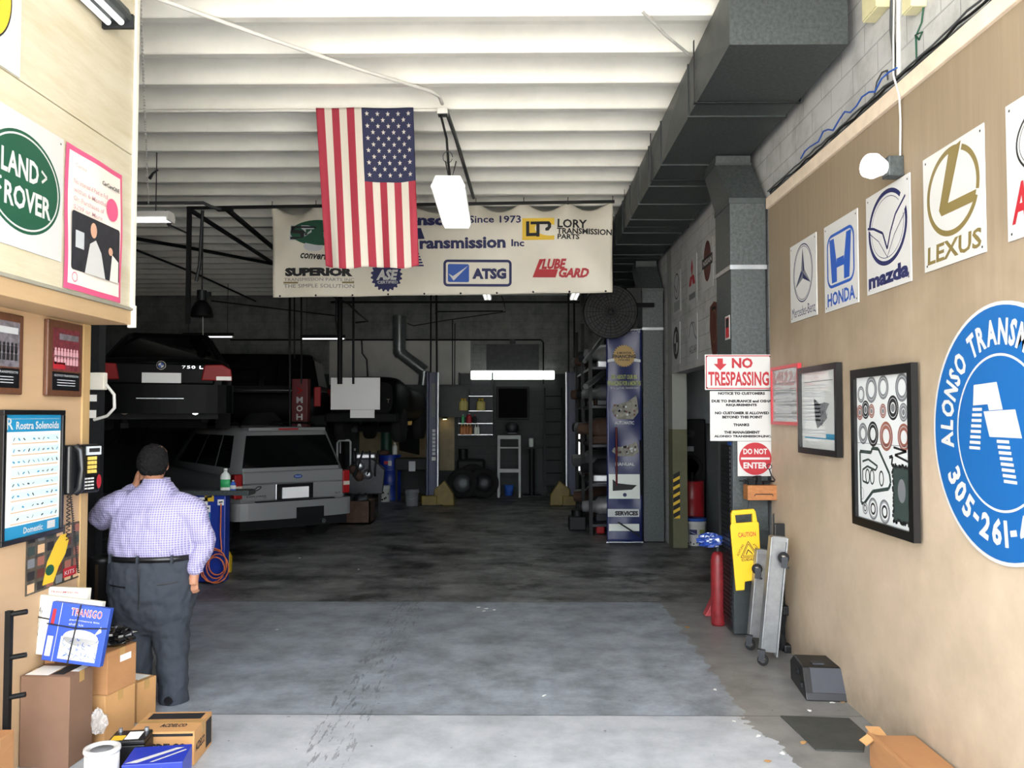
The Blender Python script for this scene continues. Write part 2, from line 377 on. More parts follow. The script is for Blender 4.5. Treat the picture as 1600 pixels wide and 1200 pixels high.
w.box(XW, XU - .05, YE - .02, YE, 2.70, 5.3)
struct(w.build('wall_left_upper'))
mat('fascia_tan', '#b0946f', .6, var=.08, scale=4, stretch=(1, .3, 3)); mat('grey_edge', '#8e8a7c', .6, var=.15)
w = MB('fascia_tan'); w.box(XL - .15, XU - .005, YF, YE, 2.592, 2.685); w.m('grey_edge').box(XU - .06, XU + .01, YF, YE, 2.685, 2.705); struct(w.build('trim_2', bevel=.003))
w = MB('off_white'); w.box(XU - .02, XU + .016, YE - .03, YE + .012, 2.70, 5.3); w.box(XU - .03, XU + .022, YE - .002, YE + .02, 2.575, 2.72); struct(w.build('trim_3', bevel=.003))
mat('tan_wall', '#b29472', .6, var=.06, scale=3, stretch=(1, .4, 3))
w = MB('tan_wall'); w.box(XL - .15, XL, YF, YE, 0, 2.592); w.box(XW, XL - .15, YE - .15, YE, 0, 2.70); struct(w.build('wall_left'))
mat('jamb_wood', '#b09162', .55, var=.12, scale=5, stretch=(3, 3, .3))
w = MB('jamb_wood'); w.box(XL - .16, XL + .012, YE - .07, YE + .02, 0, 2.592); struct(w.build('trim_4', bevel=.004))
# ================================================================ ducts under the ceiling
L, Rr, ZB, ZTP = 1.42, 2.22, 4.5, 4.94
t = thing('air_duct', 'long rectangular galvanized air duct running under the ceiling beams along the block wall', 'air duct', ((L + Rr) / 2, 5.55, ZB))
hw = (Rr - L) / 2; m = MB('galvanized'); ln = 13.6
ys = [0, 1.35, 2.7] + [2.7 + .78 * k for k in range(1, 15)]
m.flat([(-hw, 0), (hw, 0), (hw, .44), (-hw, .44)], 0)
for a, b in zip(ys[:-1], ys[1:]):
    mid = (a + b) / 2
    m.add([(-hw, a, 0), (hw, a, 0), (hw, b, 0), (-hw, b, 0)], [(0, 3, 2, 1)])
    # cross-broken side panel: four facets meeting in a shallow peak
    m.m('galvanized_dark'); m.add([(-hw, a, 0), (-hw, b, 0), (-hw, b, .44), (-hw, a, .44), (-hw - .03, mid, .22)], [(0, 4, 1), (1, 4, 2), (2, 4, 3), (3, 4, 0)]); m.m('galvanized')
    m.add([(hw, a, 0), (hw, b, 0), (hw, b, .44), (hw, a, .44), (hw + .012, mid, .22)], [(0, 1, 4), (1, 2, 4), (2, 3, 4), (3, 0, 4)])
m.add([(-hw, ys[-1], 0), (hw, ys[-1], 0), (hw, ys[-1], .44), (-hw, ys[-1], .44)], [(0, 3, 2, 1)])
m.add([(-hw, 0, .44), (hw, 0, .44), (hw, ys[-1], .44), (-hw, ys[-1], .44)], [(0, 1, 2, 3)])
m.build('duct_body', t)
for y in ys[1:-1]:
    m = MB('galvanized_dark'); e = .012
    m.box(-hw - e, hw + e, y - .012, y + .012, -e, 0); m.box(-hw - e, -hw, y - .012, y + .012, 0, .44); m.box(hw, hw + e, y - .012, y + .012, 0, .44); m.build('flange', t)
for k in range(5):
    m = MB('dark_steel'); y = 1.0 + 2.2 * k; m.box(-hw - .03, -hw - .024, y, y + .03, -.02, .49); m.box(-hw - .03, hw + .015, y, y + .03, -.02, -.014); m.box(hw + .014, hw + .02, y, y + .03, -.02, .49); m.build('hanger_strap', t)
def rect_ring(x0, x1, y0, y1, z): return [(x0, y0, z), (x1, y0, z), (x1, y1, z), (x0, y1, z)]
def drop(label):
    t = thing('duct_riser', label, 'air duct', (2.10, 7.62, 0))
    m = MB('galvanized'); m.loft([rect_ring(-.16, .16, 0, .56, .02), rect_ring(-.16, .16, 0, .56, 3.34)], smooth=False); m.build('lower_casing', t, bevel=.006)
    m = MB('galvanized'); m.loft([rect_ring(-.165, .165, -.004, .565, 3.36), rect_ring(-.165, .165, -.004, .565, 3.95)], smooth=False); m.build('upper_casing', t, bevel=.004)
    m = MB('steel'); m.box(-.17, .17, -.012, .57, 3.335, 3.375); m.build('joint_band', t)
    m = MB('galvanized'); m.loft([rect_ring(-.165, .165, -.004, .565, 3.99), rect_ring(-.22, .12, .30, .78, 4.40)], smooth=False); m.build('hood', t)
    MB('galvanized_dark').box(-.172, .172, -.012, .572, 3.945, 3.995).build('flange', t); MB('galvanized_dark').box(-.225, .125, .295, .785, 4.39, 4.415).build('flange', t)
    m = MB('galvanized'); m.loft([rect_ring(-.215, .115, .305, .775, 4.41), rect_ring(-.215, .115, .305, .775, 4.487)], smooth=False); m.build('collar', t)
    return t
d1 = drop('grey sheet-metal duct dropping down the wall end behind the red and white warning sign')
m = MB('dark_steel'); m.box(-.168, -.160, .02, .42, .05, 1.72); m.m('black')
for k in range(40): m.box(-.176, -.166, .05, .39, .12 + k * .04, .145 + k * .04)
m.build('louvre_panel', d1)
m = MB('galvanized_dark'); m.box(-.1605, .1605, -.006, 0, .02, .95); m.build('service_panel', d1, bevel=.003)
d2 = dup(d1, 'grey sheet-metal duct dropping to the floor beside the tall blue banner', (2.10, 13.1, 0))
for c in list(d2.children):
    if c.name.startswith(('louvre', 'service')): bpy.data.objects.remove(c)

# ================================================================ pipes, cables and hanging hardware under the ceiling
mat('pipe_white', '#cfcdc6', .5, var=.1); mat('pipe_grey', '#4a4d4f', .5, .3, var=.2)
def run(name, label, cat, pts, r, m='pipe_white', group=None, n=8):
    c = Vector(pts[0]); o = MB(m).tube([Vector(p) - c for p in pts], r, n).build(name, loc=c); return tag(o, label, cat, group)
CZ = ZC - .03
B0 = onZ(692, 172, CZ)
run('conduit', 'white painted conduit running diagonally across the ceiling ribs to the junction box above the flag', 'conduit',
    [onZ(236, -6, CZ), onZ(420, 60, CZ), onZ(560, 108, CZ), onZ(672, 142, CZ), onZ(686, 150, CZ), onZ(691, 162, CZ)], .017)
PB = onZ(206, 171, CZ); PB.y = B0.y
run('conduit', 'straight white conduit across the ceiling that carries the flag', 'conduit', [Vector((-6.2, B0.y, CZ - .0)), Vector((B0.x, B0.y, CZ))], .016)
t = thing('junction_box', 'small white junction box on the ceiling above the hanging shop light', 'junction box', B0)
MB('pipe_white').boxc((0, 0, -.02), (.10, .10, .06)).build('body', t, bevel=.004); MB('galvanized').boxc((0, 0, -.053), (.09, .09, .006)).build('cover', t)
run('conduit', 'grey conduit slanting back from the junction box to the top of the sponsor banner', 'conduit', [B0 + Vector((.03, 0, 0)), onZ(712, 215, CZ), onZ(740, 309, CZ)], .022, 'galvanized')
run('conduit', 'short white pipe slanting over the ceiling ribs toward the air duct', 'conduit', [onZ(1003, 17, CZ), onZ(1040, 55, CZ), onZ(1075, 84, CZ)], .012)
# chain swag
ca, cb_ = onZ(219, -8, CZ), at(232, 318, 9.6)
m = MB('pipe_white')
nl = 150
for k in range(nl):
    p = ca.lerp(cb_, k / nl) - ca; q = ca.lerp(cb_, (k + 1.15) / nl) - ca
    m.bar(p, q, .006 if k % 2 else .018, .018 if k % 2 else .006)
tag(m.build('chain', loc=ca), 'long steel chain hanging from the ceiling beside the cream panelled wall', 'chain')
m = MB('dark_steel').tube([(0, 0, 0), (.03, .02, .07), (.09, .03, .12)], [.02, .014, .012]); tag(m.build('hook', loc=Vector((onZ(216, 268, ZC - .12).x, rib_y(onZ(216, 268, ZC - .12).y), ZC - .12))), 'small dark hook on the ceiling ribs near the long chain', 'hook')

# hanging and fixed fluorescent lights
def tube_light(name, label, loc, ln, rz, w=.14, tubes=2, housing='white_paint', h=.07, strength='lamp_white', group=None):
    t = thing(name, label, 'light', loc, (0, 0, rz), group)
    MB(housing).prism([(-w / 2, 0), (-w / 2 * .6, h), (w / 2 * .6, h), (w / 2, 0)], -ln / 2, ln / 2).build('housing', t)
    for k in range(tubes):
        x = (k - (tubes - 1) / 2) * w * .5
        MB(strength).cyl((x, -ln / 2 + .03, -.02), (x, ln / 2 - .03, -.02), .016, n=10).build('tube', t)
    if rz == 90:
        for y in (-ln * .38, ln * .38): MB('dark_steel').cyl((0, y, h), (0, y, ZC - loc[2]), .006, n=6).build('hanger', t)
    else:
        for y in (rib_y(loc[1] - ln * .4) - loc[1], rib_y(loc[1] + ln * .4) - loc[1]): MB('dark_steel').cyl((0, y, h), (0, y, ZC - loc[2]), .006, n=6).build('hanger', t)
    for y in (-ln / 2 + .012, ln / 2 - .012): MB('white_paint').boxc((0, y, -.012), (w * .9, .02, .05)).build('end_cap', t)
    return t
n0, n1 = at(700, 290, 7.3), at(714, 350, 7.3 / .83)
t = thing('shop_light', 'white hanging shop light lit beside the flag in front of the banner', 'light', n0, (math.degrees(math.atan2((n1 - n0).z, (n1 - n0).y)), 0, -math.degrees(math.atan2((n1 - n0).x, (n1 - n0).y))))
LN = (n1 - n0).length
m = MB('white_paint'); wv = .155
m.prism([(-wv, .0), (-wv * .72, .085), (wv * .72, .085), (wv, 0), (wv, -.01), (-wv, -.01)], 0, LN); m.build('housing', t, bevel=.004)
MB('lamp_shop').prism([(-wv * .93, -.012), (-wv * .8, -.05), (wv * .8, -.05), (wv * .93, -.012)], .012, LN - .012).build('diffuser', t, bevel=.006)
MB('white_paint').prism([(-wv, -.01), (-wv * .82, -.06), (wv * .82, -.06), (wv, -.01), (wv * .7, .087), (-wv * .7, .087)], -.012, 0).build('end_cap', t)
m = MB('dark_steel'); m.tube([(-.05, .4, .34), (0, .3, .085), (.05, .4, .34)], .006); m.build('hanger', t)
e = n0 + Vector((0, .2, .12))
run('power_cable', 'black cable hanging from the junction box down to the white shop light', 'cable', [B0 + Vector((-.02, -.02, -.05)), (B0 * .6 + e * .4) + Vector((.01, 0, -.02)), (B0 * .2 + e * .8) + Vector((.0, 0, 0)), e], .012, 'black')
c_ = (B0 * .3 + e * .7)
run('wire_loop', 'small loop of wire wound round the black lamp cable', 'wire', [c_ + Vector((.045 * math.cos(a), 0, .055 * math.sin(a))) for a in [i * .6 for i in range(11)]], .004, 'pipe_grey')
p = at(268, 344, rib_y(9.6)); tube_light('fluorescent_light', 'open fluorescent light under the ceiling beside the cream panelled wall', (p.x - .75, p.y, p.z + .02), 1.5, 90, .22)
p = at(325, 525, rib_y(18.5)); tube_light('fluorescent_light', 'lit fluorescent strip above the black sedan on the lift', (p.x, p.y, p.z), 1.16, 90, .07, 1, 'dark_steel', group='strip lights over the raised cars')
p = at(505, 528, rib_y(18.5)); tube_light('fluorescent_light', 'lit fluorescent strip above the black suv behind the red lift post', (p.x, p.y, p.z), 1.0, 90, .07, 1, 'dark_steel', group='strip lights over the raised cars')
for (px, lab) in ((762, 'twin tube light showing under the banner above the blue check-mark logo'), (896, 'tube light showing under the banner below its red logo')):
    p = at(px, 466, 15.6); tube_light('fluorescent_light', lab, (p.x, 15.0, p.z), 1.2, 0, .16, 2)
p0_, p1_ = at(736, 586, YB - .12), at(866, 586, YB - .12); lw = p1_.x - p0_.x
t = thing('wall_light', 'long bright wall light on the back wall above the dark shelves', 'light', ((p0_.x + p1_.x) / 2, YB - .06, p0_.z))
MB('white_paint').box(-lw / 2, lw / 2, 0, .06, -.12, .12).build('housing', t)
MB('lamp_wall').box(-lw / 2, lw / 2, -.10, 0, -.11, .11).build('diffuser', t, bevel=.03)
for x in (-lw / 2 - .01, lw / 2 + .01): MB('white_paint').boxc((x, -.03, 0), (.02, .14, .23)).build('end_cap', t, bevel=.02)

# high-bay pendant
p = at(315, 495, rib_y(13.0)); k = 13.0 / FPX
t = thing('pendant_light', 'dark bell-shaped pendant lamp hanging above the black sedan', 'light', p)
MB('black_iron').lathe([(.18, 0), (.175, .03), (.15, .13), (.10, .22), (.06, .26), (.06, .27)], n=28).build('lamp_shade', t, solid=.004)
MB('dark_steel').cyl((0, 0, .26), (0, 0, .42), .075).boxc((.08, 0, .36), (.12, .05, .07)).build('ballast_housing', t)
MB('lamp_white').lathe([(.001, .004), (.165, .004), (.165, .012), (.001, .012)], n=28).build('lens', t)
MB('dark_steel').cyl((0, 0, .42), (0, 0, ZC - p.z), .010).build('stem', t)
MB('pipe_white').tube([(.02, 0, .0), (.03, 0, -.52)], .006).build('pull_cord', t)

# dark framework on the left under the ceiling
YO = 10.6
a = at(296, 325, YO); zt = a.z
t = thing('overhead_gantry', 'dark steel overhead frame with one hanging post under the ceiling ribs', 'frame', (a.x, YO, 0))
xe = at(960, 312, YO).x - a.x
MB('black_iron').bar((-.03, 0, zt), (xe, 0, zt + .07), .035).build('rail', t)
MB('black_iron').bar((0, 0, at(0, 506, YO).z), (0, 0, zt), .05).build('post', t)
q = onZ(432, 404, zt + .1); MB('black_iron').bar((0, 0, zt - .02), (q.x - a.x, q.y - YO, q.z - .12), .045).build('brace', t)
q2 = onZ(430, 378, zt + .1); q1 = at(352, 328, YO); MB('black_iron').bar((q1.x - a.x, 0, zt), (q2.x - a.x, q2.y - YO, q2.z - .12), .05).build('brace', t)
b_ = at(308, 440, YO); c_ = at(318, 330, YO); MB('dark_steel').tube([(c_.x - a.x, -.03, c_.z), (c_.x - a.x - .03, -.03, c_.z - .7), (b_.x - a.x, -.03, b_.z)], .022).build('hose', t)
c_ = at(352, 327, YO); MB('black_iron').boxc((c_.x - a.x, -.02, c_.z), (.2, .08, .05)).build('bracket', t)
run('conduit', 'dark pipe running under the ceiling into the overhead frame', 'conduit', [Vector((-7.5, YO - .1, zt + .04)), at(318, 317, YO - .1), at(330, 323, YO - .1), at(345, 327, YO - .1)], .022, 'pipe_grey')
run('pipe', 'dark pipe slanting under the ceiling from the panelled wall toward the banner', 'pipe', [onZ(150, 362, ZC - .06), onZ(300, 388, ZC - .05), onZ(440, 415, ZC - .04)], .03, 'black_iron')
run('pipe', 'thin dark pipe slanting down behind the tall post toward the pendant lamp', 'pipe', [onZ(150, 366, ZC - .06), onZ(300, 425, ZC - .05), onZ(402, 472, ZC - .04)], .022, 'black_iron')
run('cable', 'thin cable drooping from the pendant lamp toward the back wall', 'cable', [at(330, 470, 15), at(430, 482, 16), at(530, 494, 17)], .014, 'black')
run('pipe', 'thin rod between the corner tube light and the tall dark post', 'pipe', [at(262, 350, 9.6), at(298, 367, 11.3)], .012, 'black')
run('light_support', 'grey unlit lamp bracket at the end of the corner tube light', 'bracket', [at(258, 330, 9.9), at(272, 345, 9.9), at(262, 352, 9.9)], .02, 'galvanized')
# lift hoses and hanging rods behind the banner's lower edge
for px, y1, r, lab in ((452, 676, .02, 'red lift post'), (459, 560, .014, 'first pair over the black suv'), (470, 600, .016, 'second pair over the black suv')):
    p = at(px, 455, rib_y(14.2)); q = at(px + 1, y1, rib_y(14.2))
    run('hanging_rod', 'thin dark rod hanging from the ceiling, ' + ('the thickest, down to the ' + lab if 'red' in lab else lab), 'rod', [Vector((p.x, p.y, ZC)), q], r, 'black_iron')
for px, y1, r in ((531, 600, .05), (552, 600, .022)):
    p = at(px, 455, rib_y(16.0)); q = at(px, y1, rib_y(16.0))
    run('hanging_pipe', ('thick' if r > .03 else 'thin') + ' dark pipe coming down from the ceiling behind the white panel', 'pipe', [Vector((p.x, p.y, ZC)), q], r, 'black_iron')
run('hose', 'dark hose looping from the ceiling beside the thick hanging pipe', 'hose', [Vector((at(526, 462, rib_y(16.5)).x, rib_y(16.5), ZC)), at(525, 500, 16.6), at(529, 530, 16.55)], .02, 'black')
run('hose', 'dark air hoses branching under the banner near the thin hanging pipe', 'hose', [Vector((at(516, 455, rib_y(15.4)).x, rib_y(15.4), ZC)), at(522, 464, 15.45), at(545, 475, 15.5), at(560, 490, 15.5), at(575, 502, 15.5), at(556, 504, 15.6)], .02, 'black')
run('hose', 'thin bent hose falling from the wall conduit beside the exhaust pipe', 'hose', [at(565, 532, 21.36), at(566, 552, 21.36), at(573, 562, 21.36), at(575, 600, 21.36)], .022, 'black')
# ================================================================ signs and frames on the right wall
def right_wall(px0, yt0, yb0, px1, yt1, yb1, X, w=None, h=None):
    a, b = onX(px0, yt0, X), onX(px0, yb0, X); c, d = onX(px1, yt1, X), onX(px1, yb1, X)
    W_ = a.y - c.y; H_ = ((a.z - b.z) + (c.z - d.z)) / 2
    return Vector((X, (a.y + c.y) / 2, (a.z + b.z + c.z + d.z) / 4)), (w or W_), (h or H_)
def plate(m, w, h, col='white', th=.006):
    m.m(col).box(-w / 2, w / 2, -th, 0, -h / 2, h / 2); return -th - .0006
def screws(m, w, h, y, e=.03):
    m.m('ink_black')
    for sx in (-1, 1):
        for sz in (-1, 1): m.disc(sx * (w / 2 - e), sz * (h / 2 - e), .007, y=y, n=8)
SW, SH = .61, .635
def brand(px, label, draw, X=XR - .002, col='white', group=None):
    c, w, h = right_wall(*px, X); c.y = onX(px[0], px[1], X).y - SW / 2; m = MB(col); y = plate(m, SW, SH, col); draw(m, y); screws(m, SW, SH, y)
    return tag(m.build('wall_sign', loc=c, rot=(0, 0, -90)), label, 'sign', group)
def star(m, y):
    m.m('ink_navy').ring(0, .055, .225, .235, .010, y); m.ring(0, .055, .205, .215, .005, y)
    for k, a in enumerate((90, 210, 330)):
        p = lambda r, b: (r * math.cos(R(b)), .055 + r * math.sin(R(b)))
        m.m('ink_navy').flat([(0, .055), p(.045, a - 60), p(.205, a)], y); m.m('ink_grey').flat([(0, .055), p(.205, a), p(.045, a + 60)], y)
    m.m('ink_navy').text('Mercedes-Benz', -.27, .27, -.285, -.205, y)
def aitch(m, y):
    m.m('ink_blue').rrect(-.25, .25, -.155, .235, .09, y, w=.022)
    for s in (-1, 1):
        m.flat([(s * .20, .20), (s * .115, .20), (s * .065, .01), (s * .065, -.12), (s * .16, -.12)][::s], y)
    m.rect(-.066, .066, -.02, .045, y)
    m.text('HONDA', -.25, .25, -.285, -.185, y, bold=.03)
def wings(m, y):
    m.m('ink_navy').ring(0, .065, .27, .235, .028, y); m.ring(0, .065, .225, .19, .004, y)
    m.m('white'); m.flat([(-.29, .12), (-.20, .11), (.0, -.02), (.20, .24), (.29, .17), (0, -.10)], y - .0004)
    m.m('ink_navy')
    m.stroke([(-.28, .115), (-.19, .095), (-.06, .04), (0, -.07), (.05, .03), (.12, .12), (.25, .20)], .016, y - .0008)
    m.stroke([(-.26, .08), (-.12, .0), (0, -.12), (.10, .0), (.24, .10)], .005, y - .0008)
    m.text('mazda', -.28, .28, -.285, -.185, y, bold=.05)
def ell(m, y):
    m.m('ink_gold').ring(0, .065, .265, .235, .03, y, 72, 338); m.ring(0, .065, .265, .235, .03, y, -14, 66)
    m.flat([(.10, .30), (-.02, .285), (-.135, -.01), (-.11, -.045), (-.05, -.045), (-.045, .0)][::-1], y - .0004)
    m.flat([(-.055, -.045), (.215, -.045), (.235, .01), (-.045, .01)], y - .0008)
    m.text('LEXUS', -.27, .27, -.285, -.185, y, bold=.025, shear=.05)
def caliper(m, y):
    m.m('ink_black').ring(0, .10, .23, .16, .012, y); m.ring(0, .10, .205, .14, .004, y)
    m.stroke([(-.09, -.03), (-.015, .17)], .03, y); m.stroke([(.09, -.03), (.015, .17)], .03, y); m.stroke([(-.06, .07), (.06, .07)], .012, y)
    m.m('ink_red').text('ACURA', -.27, .27, -.25, -.06, y, bold=.03, shear=.2)
brand((1235.5, 387, 505, 1274.5, 363, 494), 'white wall sign with a thin circled three-pointed star', star)
brand((1288.8, 367, 486, 1338, 323, 470), 'white wall sign with a blue letter H in a rounded frame', aitch)
brand((1354.3, 312, 463, 1420, 271, 440), 'white wall sign with a navy winged oval under the floodlight', wings)
brand((1443.5, 251, 429, 1536.5, 192, 395), 'white wall sign with a gold slanted L in an oval', ell)
brand((1572.7, 168, 381, 1672, 98, 350), 'white wall sign cut by the frame with red slanted lettering', caliper)
# farther along, above the opening
mat('sign_grey', '#8d9190', .6); mat('sign_dirty', '#b5b8b6', .6)
def oval_m(m, y):
    m.m('ink_black').ring(0, .09, .20, .19, .02, y); m.stroke([(-.17, .13), (0, 0), (.17, .2)], .018, y); m.m('sign_grey').rect(-.22, .22, -.27, -.13, y)
def diamonds(m, y):
    m.m('ink_red')
    for cx, cz, a in ((0, .16, 90), (-.09, -.01, 210), (.09, -.01, 330)):
        p = [(.13, 0), (0, .07), (-.13, 0), (0, -.07)]; c, s = math.cos(R(a)), math.sin(R(a))
        m.flat([(cx + x * c - z * s, cz + x * s + z * c) for x, z in p], y)
    m.m('ink_grey').rect(-.2, .2, -.26, -.18, y)
def redsun(m, y):
    m.m('ink_brown').disc(0, .05, .20, .25, y); m.m('ink_black').rect(-.28, .28, -.02, .11, y - .0004); m.m('white').text('NISSAN', -.23, .23, .01, .08, y - .0008, bold=.03)
def quarters(m, y):
    m.m('ink_black').disc(0, .02, .22, .24, y); m.m('sign_dirty').disc(0, .02, .15, .165, y - .0004); m.m('ink_black').flat([(0, .02), (.15, .02), (.10, .13), (0, .185)], y - .0008).flat([(0, .02), (-.15, .02), (-.10, -.09), (0, -.145)], y - .0008)
def cat_(m, y):
    m.m('ink_grey').stroke([(-.24, .02), (-.16, .16), (-.05, .22), (.05, .14), (.12, .03), (.24, -.03)], .03, y); m.stroke([(-.05, .2), (.1, .2), (.2, .08)], .02, y)
    m.m('ink_black').text('JAGUAR', -.25, .25, -.24, -.10, y)
def far_brand(cx, cy, label, draw, col='sign_dirty'):
    c = onX(cx, cy, XR + .028); m = MB(col); y = plate(m, .58, .60, col); draw(m, y)
    return tag(m.build('wall_sign', loc=c, rot=(0, 0, -90)), label, 'sign', None)
far_brand(1058, 457, 'grey sign with a winged oval on the block wall beside the second duct riser', oval_m)
far_brand(1082, 437, 'grey sign with three red diamonds on the block wall', diamonds)
far_brand(1106, 414, 'grey sign with a dark bar across a red disc on the block wall', redsun)
far_brand(1057, 538, 'pale sign with a black quartered roundel above the pillar', quarters, 'sign_dirty')
far_brand(1083, 528, 'pale sign with a leaping cat outline on the block wall', cat_, 'sign_dirty')
c = onX(1117, 512, XR + .028); m = MB('ink_brown')
m.prism([(-.20, .27), (0, .31), (.20, .27), (.22, 0), (.14, -.24), (0, -.43), (-.14, -.24), (-.22, 0)], -.01, 0); m.m('ink_gold').ring(0, .02, .13, .2, .012, -.0108, n=30); m.m('ink_black').rect(-.1, .1, .21, .25, -.0108)
tag(m.build('shield_sign', loc=c, rot=(0, 0, -90)), 'dark brown shield-shaped sign hanging on the block wall', 'sign')
# round blue company sign
cy_, cz_, RR = 3.95, onX(1567, 676, XR).z, .62
mat('sign_blue', '#165a99', .45)
t = MB('white'); t.prism([(RR * math.cos(2 * math.pi * i / 72), RR * math.sin(2 * math.pi * i / 72)) for i in range(72)], -.012, 0)
y = -.0126; t.m('sign_blue').disc(0, 0, RR - .018, y=y, n=72)
y -= .0006; t.m('white').ring(0, 0, .375, .375, .012, y, n=72)
def arc_text(m, s, r0, r1, a_start, a_end, y, inward=False, bold=.04):
    ws = []
    for ch in s:
        if ch == ' ': ws.append(.45); continue
        g = glyphs(ch, bold); ws.append((g[3] - g[2]) + .13)
    tot = sum(ws); a = a_start
    for ch, wd in zip(s, ws):
        da = (a_end - a_start) * wd / tot; mid = a + da / 2
        if ch != ' ':
            vs, fs, x0, x1, y0, y1 = glyphs(ch, bold); hh = r1 - r0
            sc = hh / .73; wl = (x1 - x0)
            out = []
            for u, v in vs:
                uu = (u - (x0 + x1) / 2) * abs(R(da)) * (r0 + r1) / 2 / wd; vv = (v - y0) * sc if ch not in '-' else hh * .42 + (v - y0) * sc
                rr = r0 + vv if not inward else r1 - vv
                b = R(mid)
                if not inward: X = rr * math.cos(b) + uu * math.sin(b); Z = rr * math.sin(b) - uu * math.cos(b)
                else: X = rr * math.cos(b) - uu * math.sin(b); Z = rr * math.sin(b) + uu * math.cos(b)
                out.append((X, y, Z))
            m.add(out, fs)
        a += da
arc_text(t, 'ALONSO TRANSMISSION', .415, .535, 192, 12, y)
arc_text(t, '305-261-4540', .415, .535, 204, 336, y, inward=True)
t.flat([(-.21, .232), (-.22, .13), (-.09, .135), (-.08, .105), (.035, .109), (-.01, .24)], y)
t.flat([(-.127, .10), (-.08, -.022), (.18, -.022), (.133, .109)], y)
for k in range(8):
    f = k / 7.6; z = .118 - .207 * f; t.flat([(-.225 - .04 * f, z), (-.225 - .04 * f, z - .015), (-.14 - .025 * f, z - .015), (-.14 - .025 * f, z)], y)
    z = -.034 - .2 * f; t.flat([(-.02 + .055 * f, z), (-.02 + .055 * f, z - .015), (.08 + .06 * f, z - .015), (.08 + .06 * f, z)], y)
tag(t.build('round_sign', loc=(XR - .002, cy_, cz_), rot=(0, 0, -90)), 'big round blue sign with white ring lettering and phone number', 'sign')

# framed pieces
mat('paper', '#cdd1d0', .5); mat('glazed_paper', '#8f9290', .03, spec=1.0); mat('glazed_white', '#c4c7c4', .05, spec=.6); mat('frame_black', '#0f1011', .35); mat('frame_red', '#bf2f38', .4); mat('ink_copper', '#8a5648', .6); mat('ink_teal', '#2f7fa0', .6); mat('ink_dkgreen', '#2c3a36', .7)
def framed(name, label, px, X, fw, fm, th=.04, rot=(0, 0, -90), paper='paper'):
    c, w, h = right_wall(*px, X); t = thing(name, label, 'picture frame', c, rot)
    m = MB(fm); m.box(-w / 2, w / 2, -th, 0, h / 2 - fw, h / 2); m.box(-w / 2, w / 2, -th, 0, -h / 2, -h / 2 + fw); m.box(-w / 2, -w / 2 + fw, -th, 0, -h / 2 + fw, h / 2 - fw); m.box(w / 2 - fw, w / 2, -th, 0, -h / 2 + fw, h / 2 - fw)
    m.build('frame', t)
    p = MB(paper); p.box(-w / 2 + fw * .8, w / 2 - fw * .8, -.018, -.002, -h / 2 + fw * .8, h / 2 - fw * .8)
    return t, p, w - 2 * fw, h - 2 * fw, -.0188
t, p, w, h, y = framed('picture_frame', 'black-framed board of clutch rings and gaskets on the tan wall', (1337.3, 579, 817.5, 1434, 566, 846), XR - .022, .055, 'frame_black', .04)
U = lambda x, q: ((x - .5) * w, (.5 - q) * h)
def rg(x, q, r, wd, col, in_=None):
    cx, cz = U(x, q); p.m(col).ring(cx, cz, r, r, wd, y, n=28); p.m('ink_light').ring(cx, cz, r * .8, r * .8, .004, y - .0004, n=24)
    if in_: p.m(in_).disc(cx, cz, r * .35, y=y, n=16)
for x, q, r, c_ in ((.09, .12, .055, 'ink_grey'), (.30, .09, .085, 'ink_grey'), (.53, .08, .075, 'ink_grey'), (.86, .09, .085, 'ink_grey')): rg(x, q, r, r * .42, c_, None)
for x, q, r, c_ in ((.06, .25, .05, 'ink_copper'), (.18, .23, .06, 'ink_black'), (.30, .24, .045, 'ink_copper'), (.52, .24, .045, 'ink_copper'), (.70, .22, .075, 'ink_black'), (.88, .25, .055, 'ink_grey')): rg(x, q, r, r * .55, c_, 'ink_grey')
for x, q, r, c_ in ((.12, .40, .07, 'ink_grey'), (.32, .40, .08, 'ink_black'), (.57, .41, .09, 'ink_copper'), (.88, .41, .08, 'ink_copper')): rg(x, q, r, r * .5, c_, None)
p.m('ink_grey').rect(-w / 2, w / 2, .03 * h, .034 * h, y)
g1 = [U(*q) for q in ((.05, .53), (.28, .53), (.30, .50), (.42, .50), (.62, .66), (.64, .72), (.60, .76), (.30, .80), (.12, .90), (.06, .90), (.05, .53))]
p.m('ink_dkgreen').stroke(g1, .022, y)
p.stroke([U(*q) for q in ((.10, .60), (.22, .58), (.40, .62), (.36, .65), (.2, .63), (.10, .66), (.10, .74), (.20, .75))], .014, y)
for x, q in ((.20, .70), (.29, .70), (.47, .70)): cx, cz = U(x, q); p.ring(cx, cz, .035, .05, .012, y, n=20)
p.m('ink_black').stroke([U(*q) for q in ((.70, .48), (.92, .50), (.72, .53), (.98, .57))], .014, y); p.stroke([U(*q) for q in ((.62, .55), (.68, .54), (.66, .60))], .02, y)
x0, z0 = U(.68, .60); x1, z1 = U(.98, .96); p.m('ink_dkgreen').rect(x0, x1, z1, z0, y)
random.seed(3)
for k in range(60):
    a = k / 60 * 4; e = a % 1; px_, pz_ = [(x0 + (x1 - x0) * e, z0), (x1, z0 + (z1 - z0) * e), (x1 + (x0 - x1) * e, z1), (x0, z1 + (z0 - z1) * e)][int(a)]
    p.m('ink_black').disc(px_ + random.uniform(-.008, .008), pz_ + random.uniform(-.008, .008), .012, y=y - .0003, n=7)
p.m('ink_grey').disc((x0 + x1) / 2, (z0 + z1) / 2 + .02, .05, .07, y - .0004, n=20)
for x, q, r in ((.14, .93, .04), (.30, .92, .07), (.52, .92, .075)): rg(x, q, r, r * .3, 'ink_grey', None); cx, cz = U(x, q); p.m('ink_black').ring(cx, cz, r * .55, r * .55, r * .2, y, n=20)
